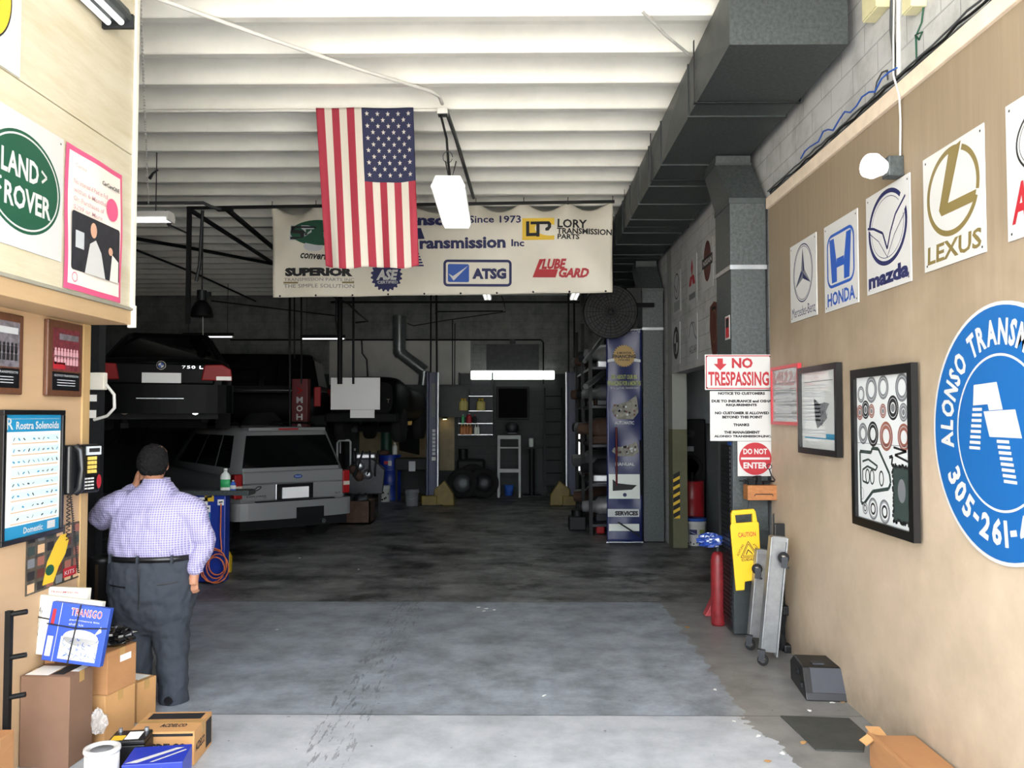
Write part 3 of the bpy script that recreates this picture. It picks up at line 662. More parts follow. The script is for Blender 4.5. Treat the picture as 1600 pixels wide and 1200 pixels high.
cx, cz = U(.08, .83); p.m('ink_grey').ring(cx, cz, .03, .04, .004, y, n=20)
p.build('mounting_board', t)
t, p, w, h, y = framed('picture_frame', 'black-framed glazed print of a grey gearbox drawing beside the small red frame', (1253, 574, 705, 1315, 568, 717), XR - .012, .045, 'frame_black', .04, paper='glazed_white')
U = lambda x, q: ((x - .5) * w, (.5 - q) * h)
p.m('ink_grey'); a = U(.08, .12); b = U(.9, .13); p.rect(a[0], b[0], b[1], a[1], y)
p.m('ink_light')
for q in (.17, .20, .28, .31, .37, .42, .47, .52, .57, .62, .75, .79):
    a = U(.08, q); b = U(.55 if .35 < q < .7 else .7, q + .018); p.rect(a[0], b[0], b[1], a[1], y)
p.m('ink_grey').flat([U(*q) for q in ((.36, .34), (.52, .42), (.68, .40), (.80, .42), (.70, .52), (.74, .60), (.60, .68), (.46, .74), (.40, .62), (.38, .48))], y)
p.m('ink_black')
for k in range(22):
    a = U(.42 + .3 * random.random(), .42 + .26 * random.random()); b = (a[0] + random.uniform(-.05, .05), a[1] + random.uniform(-.04, .04)); p.stroke([a, b], .004, y - .0004)
p.m('ink_teal'); a = U(.08, .855); b = U(.98, .872); p.rect(a[0], b[0], b[1], a[1], y); a = U(.70, .80); b = U(.98, .86); p.rect(a[0], b[0], b[1], a[1], y)
p.build('print', t)
t, p, w, h, y = framed('picture_frame', 'small red-framed glass notice on the tan wall beside the grey duct', (1208.5, 576, 662, 1252, 566, 666), XR - .006, .028, 'frame_red', .03, paper='glazed_paper')
p.m('ink_grey').rect(-w * .42, w * .42, .1, .105, y)
for k in range(6): z = .06 - .05 * k; p.m('ink_light').rect(-w * .38, w * (.2 + .05 * (k % 3)), z - .012, z, y)
p.build('glazed_notice', t)

# floodlight with its cable, wires and boxes along the top of the boarding
f = onX(1407, 262, XR)
t = thing('floodlight', 'small lit floodlight with round white head above the winged-oval sign', 'light', f)
MB('galvanized').boxc((-.045, 0, .0), (.09, .10, .12)).build('junction_box', t, bevel=.006)
m = MB('lamp_white'); m.lathe([(.035, 0), (.05, .03), (.075, .09), (.07, .13), (.03, .15), (.001, .155)], (-.09, 0, 0), 20, rot=(90, 0, -70)); m.build('lamp_head', t)
MB('white_paint').cyl((-.05, -.0, 0), (-.10, .03, 0), .04, n=14).build('socket', t)
cp = [onX(1397, -6, XR + .01), onX(1396, 60, XR + .01), onX(1396, 118, XR - .03), onX(1405, 150, XR - .035), onX(1405.5, 158, XR - .03), onX(1407, 190, XR - .015), onX(1406.5, 245, XR - .02), f + Vector((-.045, 0, .05))]
run('power_cable', 'thin white cable running down the tan wall to the floodlight', 'cable', cp, .006, 'pipe_white')
tz = ZT + .03
random.seed(5)
for k, (r, mm, lb) in enumerate(((.012, 'pipe_grey', 'thick grey wire'), (.008, 'black', 'black wire'), (.007, 'pipe_grey', 'thin grey wire'), (.006, 'ink_blue', 'blue wire'))):
    pts = []
    ys_ = [7.5 - .12 * i for i in range(40)] if k != 3 else [6.6 - .1 * i for i in range(18)]
    for i, yy in enumerate(ys_): pts.append((XR + .005 - .012 * k + random.uniform(-.004, .004), yy, tz + .012 * k + random.uniform(-.006, .016) + (.05 * abs(math.sin(i * .9)) if k == 3 else 0)))
    run('wire', lb + ' lying along the top of the pale batten over the tan wall', 'wire', pts, r, mm, group='wires on the batten', n=6)
run('wire', 'thin grey wire standing in a loop above the pale batten', 'wire', [onX(1365, 155, XR + .02), onX(1370, 128, XR + .02), onX(1378, 113, XR + .02), onX(1386, 110, XR + .02), onX(1387, 125, XR + .02)], .005, 'pipe_grey')
run('wire', 'green wire with a coil above the batten near the pale box', 'wire', [onX(1432, 96, XR + .02), onX(1431, 60, XR + .02), onX(1430, 55, XR + .02), onX(1436, 62, XR + .02), onX(1441, 50, XR + .02), onX(1432, 54, XR + .02), onX(1440, 35, XR + .02), onX(1444, 0, XR + .02)], .005, 'ink_green')
a, b = onX(1409, -8, XR + .02), onX(1400, 128, XR + .02)
run('wire_bundle', 'strapped bundle of dark wires climbing the block wall behind the floodlight cable', 'wire', [onX(1394, 0, XR + .015), onX(1393, 45, XR + .015), onX(1397, 80, XR + .015), onX(1399, 122, XR + .015)], .014, 'pipe_grey')
run('conduit', 'pale vertical conduit on the block wall beside the wire bundle', 'conduit', [onX(1404, -8, XR + .02), onX(1404, 118, XR + .02)], .014, 'pipe_white')
mat('box_yellow', '#c9c39a', .6, var=.1)
for px, py, lb in ((1379, 3, 'larger yellowish electrical box high on the block wall'), (1440, 5, 'small yellowish electrical box high on the block wall')):
    p = onX(px, py, XR + .03); s = .17 if px < 1400 else .09
    t = thing('electrical_box', lb, 'electrical box', p); MB('box_yellow').boxc((-.04, 0, 0), (.08, s * 1.3, s)).build('body', t, bevel=.004); MB('box_yellow').boxc((-.084, 0, 0), (.008, s * 1.2, s * .9)).build('cover', t)

# ================================================================ signs on the duct at the wall end
YS = 7.585
def front_sign(name, label, x0, x1, y0, y1, draw, Y=YS, col='white', cat='sign', rot=(0, 0, 0)):
    a, b = at(x0, y0, Y), at(x1, y1, Y); c = (a + b) / 2; w, h = b.x - a.x, a.z - b.z
    m = MB(col); y = plate(m, w, h, col, .004); draw(m, y, w, h); return tag(m.build(name, loc=c, rot=rot), label, cat)
def d_tres(m, y, w, h):
    m.m('ink_red').rrect(-w / 2 + .008, w / 2 - .008, -h / 2 + .008, h / 2 - .008, .01, y, w=.009)
    m.text('NO', -.06, .13, .035, .13, y, bold=.04); m.text('TRESPASSING', -.275, .275, -.125, .005, y, bold=.03)
    m.flat([(-.19, .125), (-.19, .075), (-.225, .075), (-.165, .015), (-.105, .075), (-.14, .075), (-.14, .125)], y)
    screws(m, w, h, y - .0004, .018)
front_sign('warning_sign', 'white no-trespassing sign with red lettering and a red arrow', 1101, 1206.5, 554, 609, d_tres, YS - .01)
def d_note(m, y, w, h):
    m.m('ink_black'); L = [('NOTICE TO CUSTOMERS', -.21, .215, .205), ('DUE TO INSURANCE and OSHA', -.27, .275, .135), ('REQUIREMENTS', -.14, .14, .098), ('NO CUSTOMER IS ALLOWED', -.24, .25, .027), ('BEYOND THIS POINT', -.175, .19, -.010), ('THANKS', -.075, .07, -.08), ('THE MANAGEMENT', -.16, .165, -.148), ('ALONSO TRANSMISSION,INC.', -.25, .27, -.186)]
    for s, a, b, z in L: m.text(s, a, b, z - .013, z + .013, y, bold=.06)
front_sign('notice_sign', 'white notice to customers with black lettering below the no-trespassing sign', 1109, 1208, 611, 689, d_note, YS - .004)
def d_ent(m, y, w, h):
    m.m('ink_red').disc(0, 0, .147, y=y); m.m('white').rect(-.13, .13, -.008, .012, y - .0005)
    m.text('DO NOT', -.108, .108, .04, .092, y - .0005, bold=.035); m.text('ENTER', -.108, .108, -.088, -.033, y - .0005, bold=.035)
front_sign('do_not_enter_sign', 'square white sign with a red do-not-enter disc', 1152, 1208, 689.5, 744, d_ent, YS)
XS = 2.10 - .163
for px, lb, col, inner, hh, ww in (((1137, 512), 'small red sign with a white border on the side of the grey duct', 'white', 'ink_red', .22, .16), ((1140, 704), 'small blue sticker with a white emblem on the side of the grey duct', 'ink_blue', 'white', .16, .14)):
    c = onX(px[0], px[1], XS); m = MB(col); y = plate(m, ww, hh, col, .003)
    if inner == 'ink_red': m.m(inner).rect(-ww * .4, ww * .4, -hh * .43, hh * .43, y); m.m('ink_black').rect(-ww * .36, ww * .36, -.0, hh * .38, y - .0005)
    else: m.m(inner).flat([(0, .06), (.03, 0), (0, -.06), (-.03, 0)], y); m.rect(-.05, .05, -.07, -.062, y)
    tag(m.build('small_sign', loc=c, rot=(0, 0, -90)), lb, 'sign')
# ================================================================ things around the duct at the wall end
mat('wood_block', '#a56a3a', .65, var=.3, scale=14, stretch=(1, 1, 4)); mat('sign_yellow', '#e3b512', .45); mat('alloy', '#9c9fa0', .35, .6, var=.22, scale=9)
k = 7.42; c = (at(1168, 770, k) + at(1217, 770, k)) / 2; ww = (at(1217, 770, k) - at(1168, 770, k)).x
t = thing('wooden_block', 'orange-brown wooden block holding dark tools below the do-not-enter sign', 'wooden block', (c.x, 7.49, c.z))
m = MB('wood_block'); hz = .066; m.box(-ww / 2, ww / 2, -.075, .075, -hz, hz); m.build('block', t, bevel=.006)
m = MB('rust'); m.tube([(-.08, -.078, -.03), (-.07, -.08, -.012), (.08, -.08, -.012), (.085, -.078, -.03)], .004); m.build('handle', t)
m = MB('black_iron'); m.tube([(-ww / 2 - .06, -.02, hz + .035), (ww / 2 + .02, -.01, hz + .03)], .007)
m.boxc((-.09, -.02, hz + .03), (.06, .05, .06)).boxc((-.02, 0, hz + .04), (.04, .05, .08)).cyl((-.15, -.02, hz + .01), (-.15, -.02, hz + .05), .012); m.ball((-.06, -.02, hz + .05), .03, 8); m.boxc((.05, .01, hz + .012), (.05, .04, .024))
tag(m.build('pliers', loc=(c.x, 7.49, c.z)), 'dark clamp and small tools lying on the wooden block', 'tool')
a, b, e = at(1191, 744, 7.45), at(1209, 740, 7.45), at(1213, 762, 7.43)
m = MB('dark_steel'); pts = [Vector((0, 0, 0)), Vector((.02, 0, -.06)), Vector((.05, 0, -.10))]; m.tube(pts, .006)
rr_ = at(1202, 733, 7.45); m.tube([Vector((.022 * math.cos(q), 0, .022 * math.sin(q) + .022)) for q in [i * math.pi / 6 for i in range(12)]], .004, closed=True); tag(m.build('spanner', loc=rr_), 'small tool with a ring end standing against the do-not-enter sign', 'tool')
run('tie_cord', 'dark cord hanging below the wooden block down to the folded dollies', 'cord', [at(1211, 783, 7.5), at(1212, 800, 7.5), at(1209, 804, 7.5), at(1210, 835, 7.5)], .008, 'black')
run('wire', 'thin wire holding up the yellow caution sign', 'wire', [Vector((at(1170, 782, 7.45).x, 7.45, at(1170, 782, 7.45).z)), at(1168, 802, 7.36)], .003, 'dark_steel')
# wet floor sign
k = 7.28; S = k / FPX; o = at(1172, 921, k)
t = thing('caution_sign', 'yellow folded wet-floor caution sign hanging against the grey duct', 'sign', o, (0, -4.5, 0))
hh = 123 * S
m = MB('sign_yellow'); w_ = .125
m.prism([(-w_, 0), (-w_ + .075, 0), (-w_ + .085, .07), (w_ - .02, .085), (w_, hh * .82), (w_ - .012, hh * .84), (-w_ + .012, hh * .84), (-w_, hh * .80)], -.012, .012)
m.build('front_panel', t, bevel=.006)
m = MB('sign_yellow'); m.prism([(-w_ + .01, .03), (-w_ + .075, .03), (-w_ + .085, .09), (w_ - .03, .10), (w_ - .005, hh * .82), (-w_ + .01, hh * .82)], .018, .036); m.build('back_panel', t, bevel=.005)
m = MB('sign_yellow'); m.prism([(-w_ + .012, hh * .835), (-w_ + .055, hh * .835), (-w_ + .05, hh * .95), (-w_ + .02, hh * .98)], -.012, .03); m.prism([(w_ - .055, hh * .835), (w_ - .012, hh * .835), (w_ - .02, hh * .98), (w_ - .05, hh * .95)], -.012, .03)
m.prism([(-w_ + .02, hh * .94), (w_ - .02, hh * .94), (w_ - .03, hh), (-w_ + .03, hh)], -.012, .03); m.build('handle', t, bevel=.006)
m = MB('ink_red'); y = -.0128; m.text('CAUTION', -.065, .088, hh * .66, hh * .72, y, bold=.02, rot=0)
m.m('ink_black').text('CUIDADO', -.055, .09, hh * .36, hh * .395, y, bold=.03); m.text('ACHTUNG', -.112, -.002, hh * .485, hh * .515, y, bold=.02, rot=58); m.text('ATTENTION', .035, .145, hh * .485, hh * .515, y, bold=.02, rot=-58)
for f, wd in ((1., .006), (.75, .005)): z0 = hh * .48; m.stroke([(.017 - .075 * f, z0 - .05 * f), (.017 + .075 * f, z0 - .05 * f), (.017, z0 + .085 * f), (.017 - .075 * f, z0 - .05 * f)], wd, y)
m.stroke([(-.01, hh * .44), (.01, hh * .5), (.035, hh * .46), (.045, hh * .44)], .008, y); m.build('printed_warning', t)

# two folded dollies and a hand truck leaning at the wall end
def caster(par, loc, rot=(0, 0, 0), s=1.0):
    g = MB('black_rubber'); g.lathe([(.012, -.014), (.038, -.014), (.044, -.008), (.044, .008), (.038, .014), (.012, .014)], (0, 0, 0), 20, rot=(0, 90, 0)); w = g.build('caster', par, loc, rot)
    MB('chrome').lathe([(.001, -.016), (.022, -.016), (.022, .016), (.001, .016)], (0, 0, 0), 14, rot=(0, 90, 0)).build('hub', w)
    f = MB('dark_steel'); f.box(-.024, -.019, -.012, .035, -.01, .075); f.box(.019, .024, -.012, .035, -.01, .075); f.boxc((0, .02, .075), (.055, .06, .006)); f.cyl((-.026, 0, 0), (.026, 0, 0), .005); f.build('fork', w)
    return w
def dolly(label, p0, p1, wd, Yo, casters):
    b, tp = at(*p0, Yo), at(*p1, Yo + .05); b.z = .066; d = tp - b; ang = math.degrees(math.atan2(d.x, d.z)); ln = d.length
    t = thing('folded_dolly', label, 'dolly', b, (0, ang, 0))
    m = MB('alloy'); m.box(-wd / 2, wd / 2, -.02, .035, .03, ln - .02); m.build('deck', t, bevel=.006)
    m = MB('alloy'); m.box(-wd / 2 - .012, -wd / 2, -.035, .05, .0, ln); m.build('side_rail', t, bevel=.003); m = MB('alloy'); m.box(wd / 2, wd / 2 + .012, -.035, .05, 0, ln); m.build('side_rail', t, bevel=.003)
    m = MB('steel'); m.box(-wd / 2, wd / 2, -.03, .045, ln - .03, ln + .005); m.build('end_plate', t)
    for cx, cz, rx in casters: caster(t, (cx, -.07, cz), (rx, 0, 70))
    return t
dolly('grey metal folding dolly leaning on the duct, half behind another dolly', (1180, 990), (1190, 858), .10, 7.22, ((-.06, -.02, 0), (-.06, .62, 180)))
dolly('grey metal folding dolly standing in front of the other one with black casters', (1200, 1013), (1214, 838), .115, 6.78, ((-.06, -.02, 0), (.03, .80, 180)))
b = onZ(1232, 1022, 0)
t = thing('hand_truck', 'black folded hand truck standing against the tan wall behind the grey dollies', 'hand truck', (b.x - .0, b.y + .12, 0))
zz = .98
m = MB('black_iron'); m.tube([(0, 0, .05), (.02, .05, zz)], .012); m.build('upright', t); m = MB('steel'); m.tube([(-.07, 0, .25), (-.05, .05, zz * .98), (-.02, .05, zz)], .010); m.build('upright', t)
m = MB('dark_plastic'); m.boxc((.0, .05, zz + .0), (.12, .05, .17)); m.build('grip', t, bevel=.01)
m = MB('dark_plastic'); m.boxc((.06, -.02, .34), (.16, .07, .08)); m.build('bracket', t, bevel=.012)
m = MB('dark_plastic'); m.boxc((.06, -.06, .035), (.18, .10, .07)); m.build('foot', t, bevel=.015)
m = MB('black_iron'); m.bar((-.05, -.0, .06), (0, .02, .38), .07, .05); m.build('frame', t)
g = MB('black_rubber'); g.lathe([(.02, -.02), (.075, -.02), (.08, 0), (.075, .02), (.02, .02)], (0, 0, 0), 24, rot=(0, 90, 20)); wv_ = g.build('wheel', t, (-.05, -.02, .085)); MB('steel').lathe([(.001, -.022), (.03, -.022), (.03, .022), (.001, .022)], (0, 0, 0), 14, rot=(0, 90, 20)).build('hub', wv_)

# red cylinder, red wedge, blue bag at the left foot of the duct
mat('red_vinyl', '#7e2024', .45, var=.3, scale=12, bump=.35, bscale=16); mat('red_faded', '#b0444a', .6, var=.15)
p = onZ(1130, 974, 0)
t = thing('red_cylinder', 'worn red gas cylinder standing at the foot of the grey duct', 'gas cylinder', (p.x - .06, p.y - .06, 0))
MB('red_vinyl').lathe([(.001, 0), (.062, .0), (.068, .02), (.068, .60), (.06, .66), (.04, .69), (.001, .70)], n=28).build('tank', t)
MB('dark_steel').cyl((0, 0, .69), (0, 0, .75), .02).build('valve', t)
mat('blue_vinyl', '#1d3f8f', .35, var=.3, scale=10); mat('crumple_white', '#d7dde6', .4)
def crumple(seed, sx, sy, sz, mm, mm2=None, n=14):
    rnd = random.Random(seed); m = MB(mm); off = [[rnd.uniform(.72, 1.12) for _ in range(n + 1)] for _ in range(2 * n + 1)]
    vs = []; fs = []
    for i in range(n + 1):
        for j in range(2 * n):
            a = math.pi * i / n; b = math.pi * j / n; q = off[j][i] if 0 < i < n else 1
            vs.append((sx * q * math.sin(a) * math.cos(b), sy * q * math.sin(a) * math.sin(b), max(-sz * .82, -sz * q * math.cos(a))))
    k = 2 * n
    for i in range(n):
        for j in range(k): fs.append((i * k + j, i * k + (j + 1) % k, (i + 1) * k + (j + 1) % k, (i + 1) * k + j))
    m.add(vs, fs)
    if mm2:
        m.m(mm2); q = m.mats.index(mm2)
        for i in range(len(m.mi)):
            if rnd.random() < .14: m.mi[i] = q
    return m
tag(crumple(4, .13, .09, .07, 'blue_vinyl', 'crumple_white').build('plastic_bag', loc=(p.x - .135, p.y - .07, .80)), 'crumpled blue and white plastic bag on top of the red cylinder', 'bag')
q = onZ(1112, 962, 0); m = MB('red_faded'); m.prism([(-.07, 0), (.06, 0), (.06, .19), (.02, .19)], -.06, .06)
tag(m.build('wheel_chock', loc=(q.x, q.y + .03, 0), bevel=.008), 'faded red wedge on the floor beside the red cylinder', 'wheel chock')

# black case, rubber mat and flat carton along the foot of the tan wall
a = onZ(1268, 1097, 0); e = onZ(1320, 1094, 0)
wd = e.x - a.x
t = thing('black_case', 'black plastic case with a sloping grey front on the floor by the tan wall', 'case', ((a.x + e.x) / 2, a.y, 0), (0, 0, -6))
hw = .135; mat('case_grey', '#34373d', .55, var=.1)
m = MB('black'); prof = [(0, 0), (.50, 0), (.52, .14), (.40, .21), (.12, .205), (.02, .05)]
n_ = len(prof); vs = [(-hw - .02, y, z) for y, z in prof] + [(hw - .01 * (z > .1), y, z) for y, z in prof]
m.add(vs, [tuple(range(n_ - 1, -1, -1)), tuple(range(n_, 2 * n_))] + [(i, (i + 1) % n_, (i + 1) % n_ + n_, i + n_) for i in range(n_)]); m.build('body', t, bevel=.01)
m = MB('case_grey'); m.add([(-hw + .03, .022, .045), (hw - .01, .022, .045), (hw - .02, .112, .20), (-hw + .03, .112, .20)], [(0, 1, 2, 3)]); m.build('front_panel', t, solid=.008)
m = MB('case_grey'); m.boxc((-.03, .20, .212), (.08, .07, .008)); m.build('badge', t)
m = MB('dark_steel'); m.tube([(-hw - .028, .22 + .025 * math.cos(i * .7), .14 + .025 * math.sin(i * .7)) for i in range(10)], .005); m.build('ring_handle', t)
m = MB('dark_steel'); m.boxc((-hw - .025, .12, .08), (.012, .05, .03)); m.build('latch', t)
mp = [onZ(*q_, .012) for q_ in ((1219, 1117), (1327, 1121), (1353, 1144), (1350, 1173), (1275, 1170))]
mat('mat_rubber', '#3a3b36', .85, var=.25, scale=7)
c = sum(mp, Vector()) / 5; m = MB('mat_rubber'); n_ = 5
m.add([(v.x - c.x, v.y - c.y, z) for z in (0, .010) for v in mp], [(4, 3, 2, 1, 0), (5, 6, 7, 8, 9)] + [(i, (i + 1) % 5, (i + 1) % 5 + 5, i + 5) for i in range(5)])
tag(m.build('floor_mat', loc=(c.x, c.y, 0), bevel=.004), 'dark rubber floor mat lying between the black case and the cardboard box', 'mat')
def carton(name, label, loc, d, rz, mm='cardboard', tape=True, extra=None, rot=None, cat='box', group=None):
    w, e, h = d; t = thing(name, label, cat, loc, rot or (0, 0, rz), group)
    m = MB(mm); m.box(-w / 2, w / 2, -e / 2, e / 2, 0, h - .004); m.build('body', t, bevel=.004)
    for s in (-1, 1):
        m = MB(mm); m.box(-w / 2, w / 2, *( (-e / 2, -.002) if s < 0 else (.002, e / 2)), h - .004, h); m.build('flap', t, bevel=.0015)
    if tape:
        m = MB('tape'); m.box(-w / 2 - .001, w / 2 + .001, -.024, .024, h, h + .0008); m.box(-w / 2 - .001, -w / 2, -.024, .024, h - .06, h); m.box(w / 2, w / 2 + .001, -.024, .024, h - .06, h); m.build('packing_tape', t)
    if extra: extra(t, w, e, h)
    return t
bx = carton('cardboard_box', 'flat tan cardboard box with open flaps at the foot of the tan wall', (2.125, 4.40, 0), (.26, .88, .17), 0, 'cardboard', tape=False)
m = MB('cardboard'); m.box(-.135, -.11, -.44, .46, .165, .185); m.build('flap', bx, bevel=.002); m = MB('cardboard_light'); m.boxc((-.08, .47, .185), (.09, .07, .006), (18, 6, 10)); m.build('flap', bx)
m = MB('cardboard_light'); m.boxc((-.16, .40, .16), (.06, .06, .006), (10, -30, 10)); m.build('flap', bx)
# ================================================================ left wall: signs, poster, frames, phone
LW = (0, 0, 90)
def left_at(px, py, X): return onX(px, py, X)
a, b = onX(97.5, 219, XU), onX(100, 411, XU); h = .69
m = MB('white'); c = Vector((XU + .002, a.y - .36, (a.z + b.z) / 2)); y = plate(m, .72, h, 'white')
m.m('ink_green').disc(.0, 0, .335, .262, y, 56); y -= .0005; m.m('white').ring(0, 0, .318, .246, .010, y, n=56)
m.text('LAND', -.195, .125, .015, .135, y - .0003, bold=.03, rot=0); m.text('ROVER', -.165, .245, -.145, -.025, y - .0003, bold=.03)
m.stroke([(.15, .105), (.20, .08), (.155, .045)], .014, y - .0003); m.stroke([(-.19, -.02), (-.24, -.045), (-.19, -.08)], .014, y - .0003)
m.m('ink_black').disc(.33, .31, .006, y=y, n=8)
tag(m.build('wall_sign', loc=c, rot=LW), 'white sign with a green oval and white lettering on the cream panelling', 'sign')
a = onX(29, 123, XU); m = MB('white'); y = plate(m, .61, .635); m.m('ink_black').disc(-.0, .02, .225, .25, y, 48); m.m('ink_yellow').disc(0, .02, .215, .24, y - .0005, 48); m.m('ink_black').flat([(-.05, .02), (0, -.12), (.05, .02), (0, .16)], y - .001)
tag(m.build('wall_sign', loc=(XU + .002, a.y - .305, a.z + .32), rot=LW), 'white sign with a yellow disc at the top corner of the cream panelling', 'sign')
# pink-bordered poster
mat('poster_pink', '#d4547c', .4); mat('poster_cream', '#e9dfd2', .35); mat('photo_dark', '#23262c', .5, var=.5, scale=14); mat('skin_print', '#c79a80', .6); mat('ink_rose', '#c99aa0', .7)
A, Bq = onX(103, 224, XU + .01), onX(191.7, 271, XU + .01); C_, D_ = onX(101, 450, XU + .01), onX(187.5, 473, XU + .01)
w = (Bq.y - A.y); h = ((A.z - C_.z) + (Bq.z - D_.z)) / 2; c = (A + Bq + C_ + D_) / 4
def bend(u, v): return .006 * math.sin(u * 9) * (v - .5) - .004 * math.sin(v * 7 + u * 4)
t = thing('poster', 'white poster with a wavy pink border on the cream panelling', 'poster', c, LW)
m = MB('poster_pink'); m.grid(lambda u, v: ((u - .5) * w, bend(u, v), (v - .5) * h), 16, 20); m.build('border_sheet', t)
m = MB('poster_cream'); m.grid(lambda u, v: ((u - .5) * w * .91, bend(.05 + u * .9, .05 + v * .9) - .003, (v - .5) * h * .92), 16, 20); m.build('printed_sheet', t)
m = MB('ink_rose'); y = -.013
for k_, s in enumerate(('No Interest if Paid in Full', 'within 6 Months', 'On Purchases of', '$299 or More')): m.text(s, -w * .40, w * (.18 - .03 * k_), h * (.24 - .06 * k_), h * (.275 - .06 * k_), y, bold=.01)
m.text('Carlos', -w * .38, -w * .2, h * .36, h * .385, y); m.m('ink_black').text('CarCareONE', w * .08, w * .40, h * .335, h * .365, y, bold=.02)
m.m('poster_pink').disc(w * .27, h * .18, w * .11, h * .085, y, 30); m.ring(-w * .36, -h * .41, w * .045, h * .035, .006, y, n=20)
m.m('photo_dark').rrect(-w * .42, w * .42, -h * .36, h * .05, .02, y)
m.m('white').flat([(-w * .20, -h * .36), (w * .16, -h * .36), (w * .08, -h * .18), (-w * .02, -h * .10), (-w * .12, -h * .14)], y - .0005); m.m('skin_print').disc(-w * .06, -h * .035, w * .055, h * .055, y - .0005, 20); m.m('poster_cream').flat([(w * .24, -h * .36), (w * .40, -h * .36), (w * .40, -h * .2), (w * .28, -h * .16)], y - .0005); m.m('skin_print').disc(w * .25, -h * .14, w * .04, h * .03, y - .0005, 16)
m.m('ink_light').rect(-w * .36, -w * .22, -h * .2, -h * .08, y - .0005); m.build('print', t)
# lamp over the sign wall
pz = onX(170, 14, XU + .1).z
t = thing('fluorescent_light', 'grey-edged fluorescent lamp lighting the top of the cream panelling', 'light', (XU + .10, 4.15, pz), (0, 0, 0))
MB('galvanized_dark').prism([(-.09, 0), (-.06, .06), (.06, .06), (.09, 0), (.085, -.03), (-.085, -.03)], -.85, .85).build('housing', t)
for x in (-.04, .04): MB('lamp_soft').cyl((x, -.82, -.045), (x, .80, -.045), .018, n=10).build('tube', t)
MB('dark_steel').prism([(-.095, -.065), (.095, -.065), (.095, .02), (-.095, .02)], .83, .855).build('end_cap', t)
MB('galvanized').boxc((0, 0, (5.0 - pz) / 2 + .06), (.03, .03, 5.0 - pz)).build('hanger', t)

mat('plaque_wood', '#5b3a28', .45, var=.25, scale=12, stretch=(3, 3, 1)); mat('photo_red', '#6c2c34', .5, var=.6, scale=30); mat('photo_grey', '#6f6a70', .5, var=.6, scale=22); mat('plate_black', '#111114', .3)
def plaque(label, px0, px1, yt, yb, photo, w=None):
    A = onX(px1[0], px1[1], XL); Bq = onX(px0[0], px0[1], XL); Cq = onX(px0[0], yb, XL); w = w or (A.y - Bq.y); h = Bq.z - Cq.z
    c = Vector((XL + .002, A.y - w / 2, (onX(px1[0], px1[1], XL).z + onX(px1[0], yb + 2, XL).z) / 2))
    t = thing('plaque', label, 'plaque', c, LW); MB('plaque_wood').box(-w / 2, w / 2, -.03, 0, -h / 2, h / 2).build('board', t, bevel=.008)
    m = MB(photo); y = -.0312; m.rect(-w * .38, w * .40, -h * .16, h * .40, y); r = random.Random(9)
    m.m('ink_rose' if photo == 'photo_red' else 'ink_black')
    for k_ in range(16): x = -w * .30 + w * .62 * (k_ % 8) / 7; z = h * (.02 + .10 * (k_ // 8)); m.disc(x, z, w * .03, h * .022, y - .0004, 8); m.rect(x - w * .035, x + w * .035, z - h * .10, z - h * .02, y - .0004)
    m.m('photo_grey' if photo == 'photo_red' else 'ink_light').rect(-w * .2, w * .36, h * .25, h * .33, y - .0004)
    if photo == 'photo_red': m.m('ink_red').rect(-w * .36, -w * .02, -h * .14, -h * .05, y - .0004)
    m.build('photograph', t); m = MB('plate_black'); m.box(-w * .38, w * .40, -.033, -.030, -h * .42, -h * .18); m.m('ink_light')
    m.text('ALONSO TRANSMISSION', -w * .34, w * .36, -h * .24, -h * .21, -.0334); 
    for k_ in range(3): m.rect(-w * .25, w * .27, -h * (.29 + .035 * k_), -h * (.28 + .035 * k_), -.0334)
    m.build('name_plate', t)
plaque('brown wooden plaque with a dark red team photo next to the wall edge', (68, 496), (122.4, 510), 496, 617, 'photo_red')
plaque('brown wooden plaque with a grey team photo cut by the picture edge', (-45, 480), (29.5, 494), 480, 615, 'photo_grey')
# framed solenoid chart
A = onX(-2, 640, XL); Bq = onX(95, 641, XL); Cq = onX(88, 832, XL); w = Bq.y - A.y; h = Bq.z - Cq.z
t = thing('framed_chart', 'black-framed parts chart with blue heading and rows of small parts', 'picture frame', (XL + .002, (A.y + Bq.y) / 2, (Bq.z + Cq.z) / 2), LW)
m = MB('frame_black'); f = .028
m.box(-w / 2, w / 2, -.03, 0, h / 2 - f, h / 2); m.box(-w / 2, w / 2, -.03, 0, -h / 2, -h / 2 + f); m.box(-w / 2, -w / 2 + f, -.03, 0, -h / 2 + f, h / 2 - f); m.box(w / 2 - f, w / 2, -.03, 0, -h / 2 + f, h / 2 - f); m.build('frame', t, bevel=.003)
mat('chart_paper', '#e6e6dc', .35); mat('chart_blue', '#1d7fa8', .45); mat('chart_tint', '#c6dcdc', .45)
m = MB('chart_paper'); iw, ih = w / 2 - f, h / 2 - f; m.box(-iw, iw, -.014, -.002, -ih, ih); y = -.0146
m.m('chart_blue').rect(-iw, iw, ih * .72, ih, y); m.rect(-iw, iw, -ih, -ih * .80, y); m.m('white').text('Rostra Solenoids', -iw * .62, iw * .93, ih * .76, ih * .89, y - .0004, bold=.02); m.text('R', -iw * .93, -iw * .72, ih * .76, ih * .95, y - .0004, bold=.01); m.text('Domestic', -iw * .3, iw * .38, -ih * .955, -ih * .85, y - .0004, bold=.02); m.rect(iw * .55, iw * .85, -ih * .96, -ih * .83, y - .0004); m.rect(-iw * .9, iw * .95, ih * .93, ih * .935, y - .0004)
r = random.Random(2)
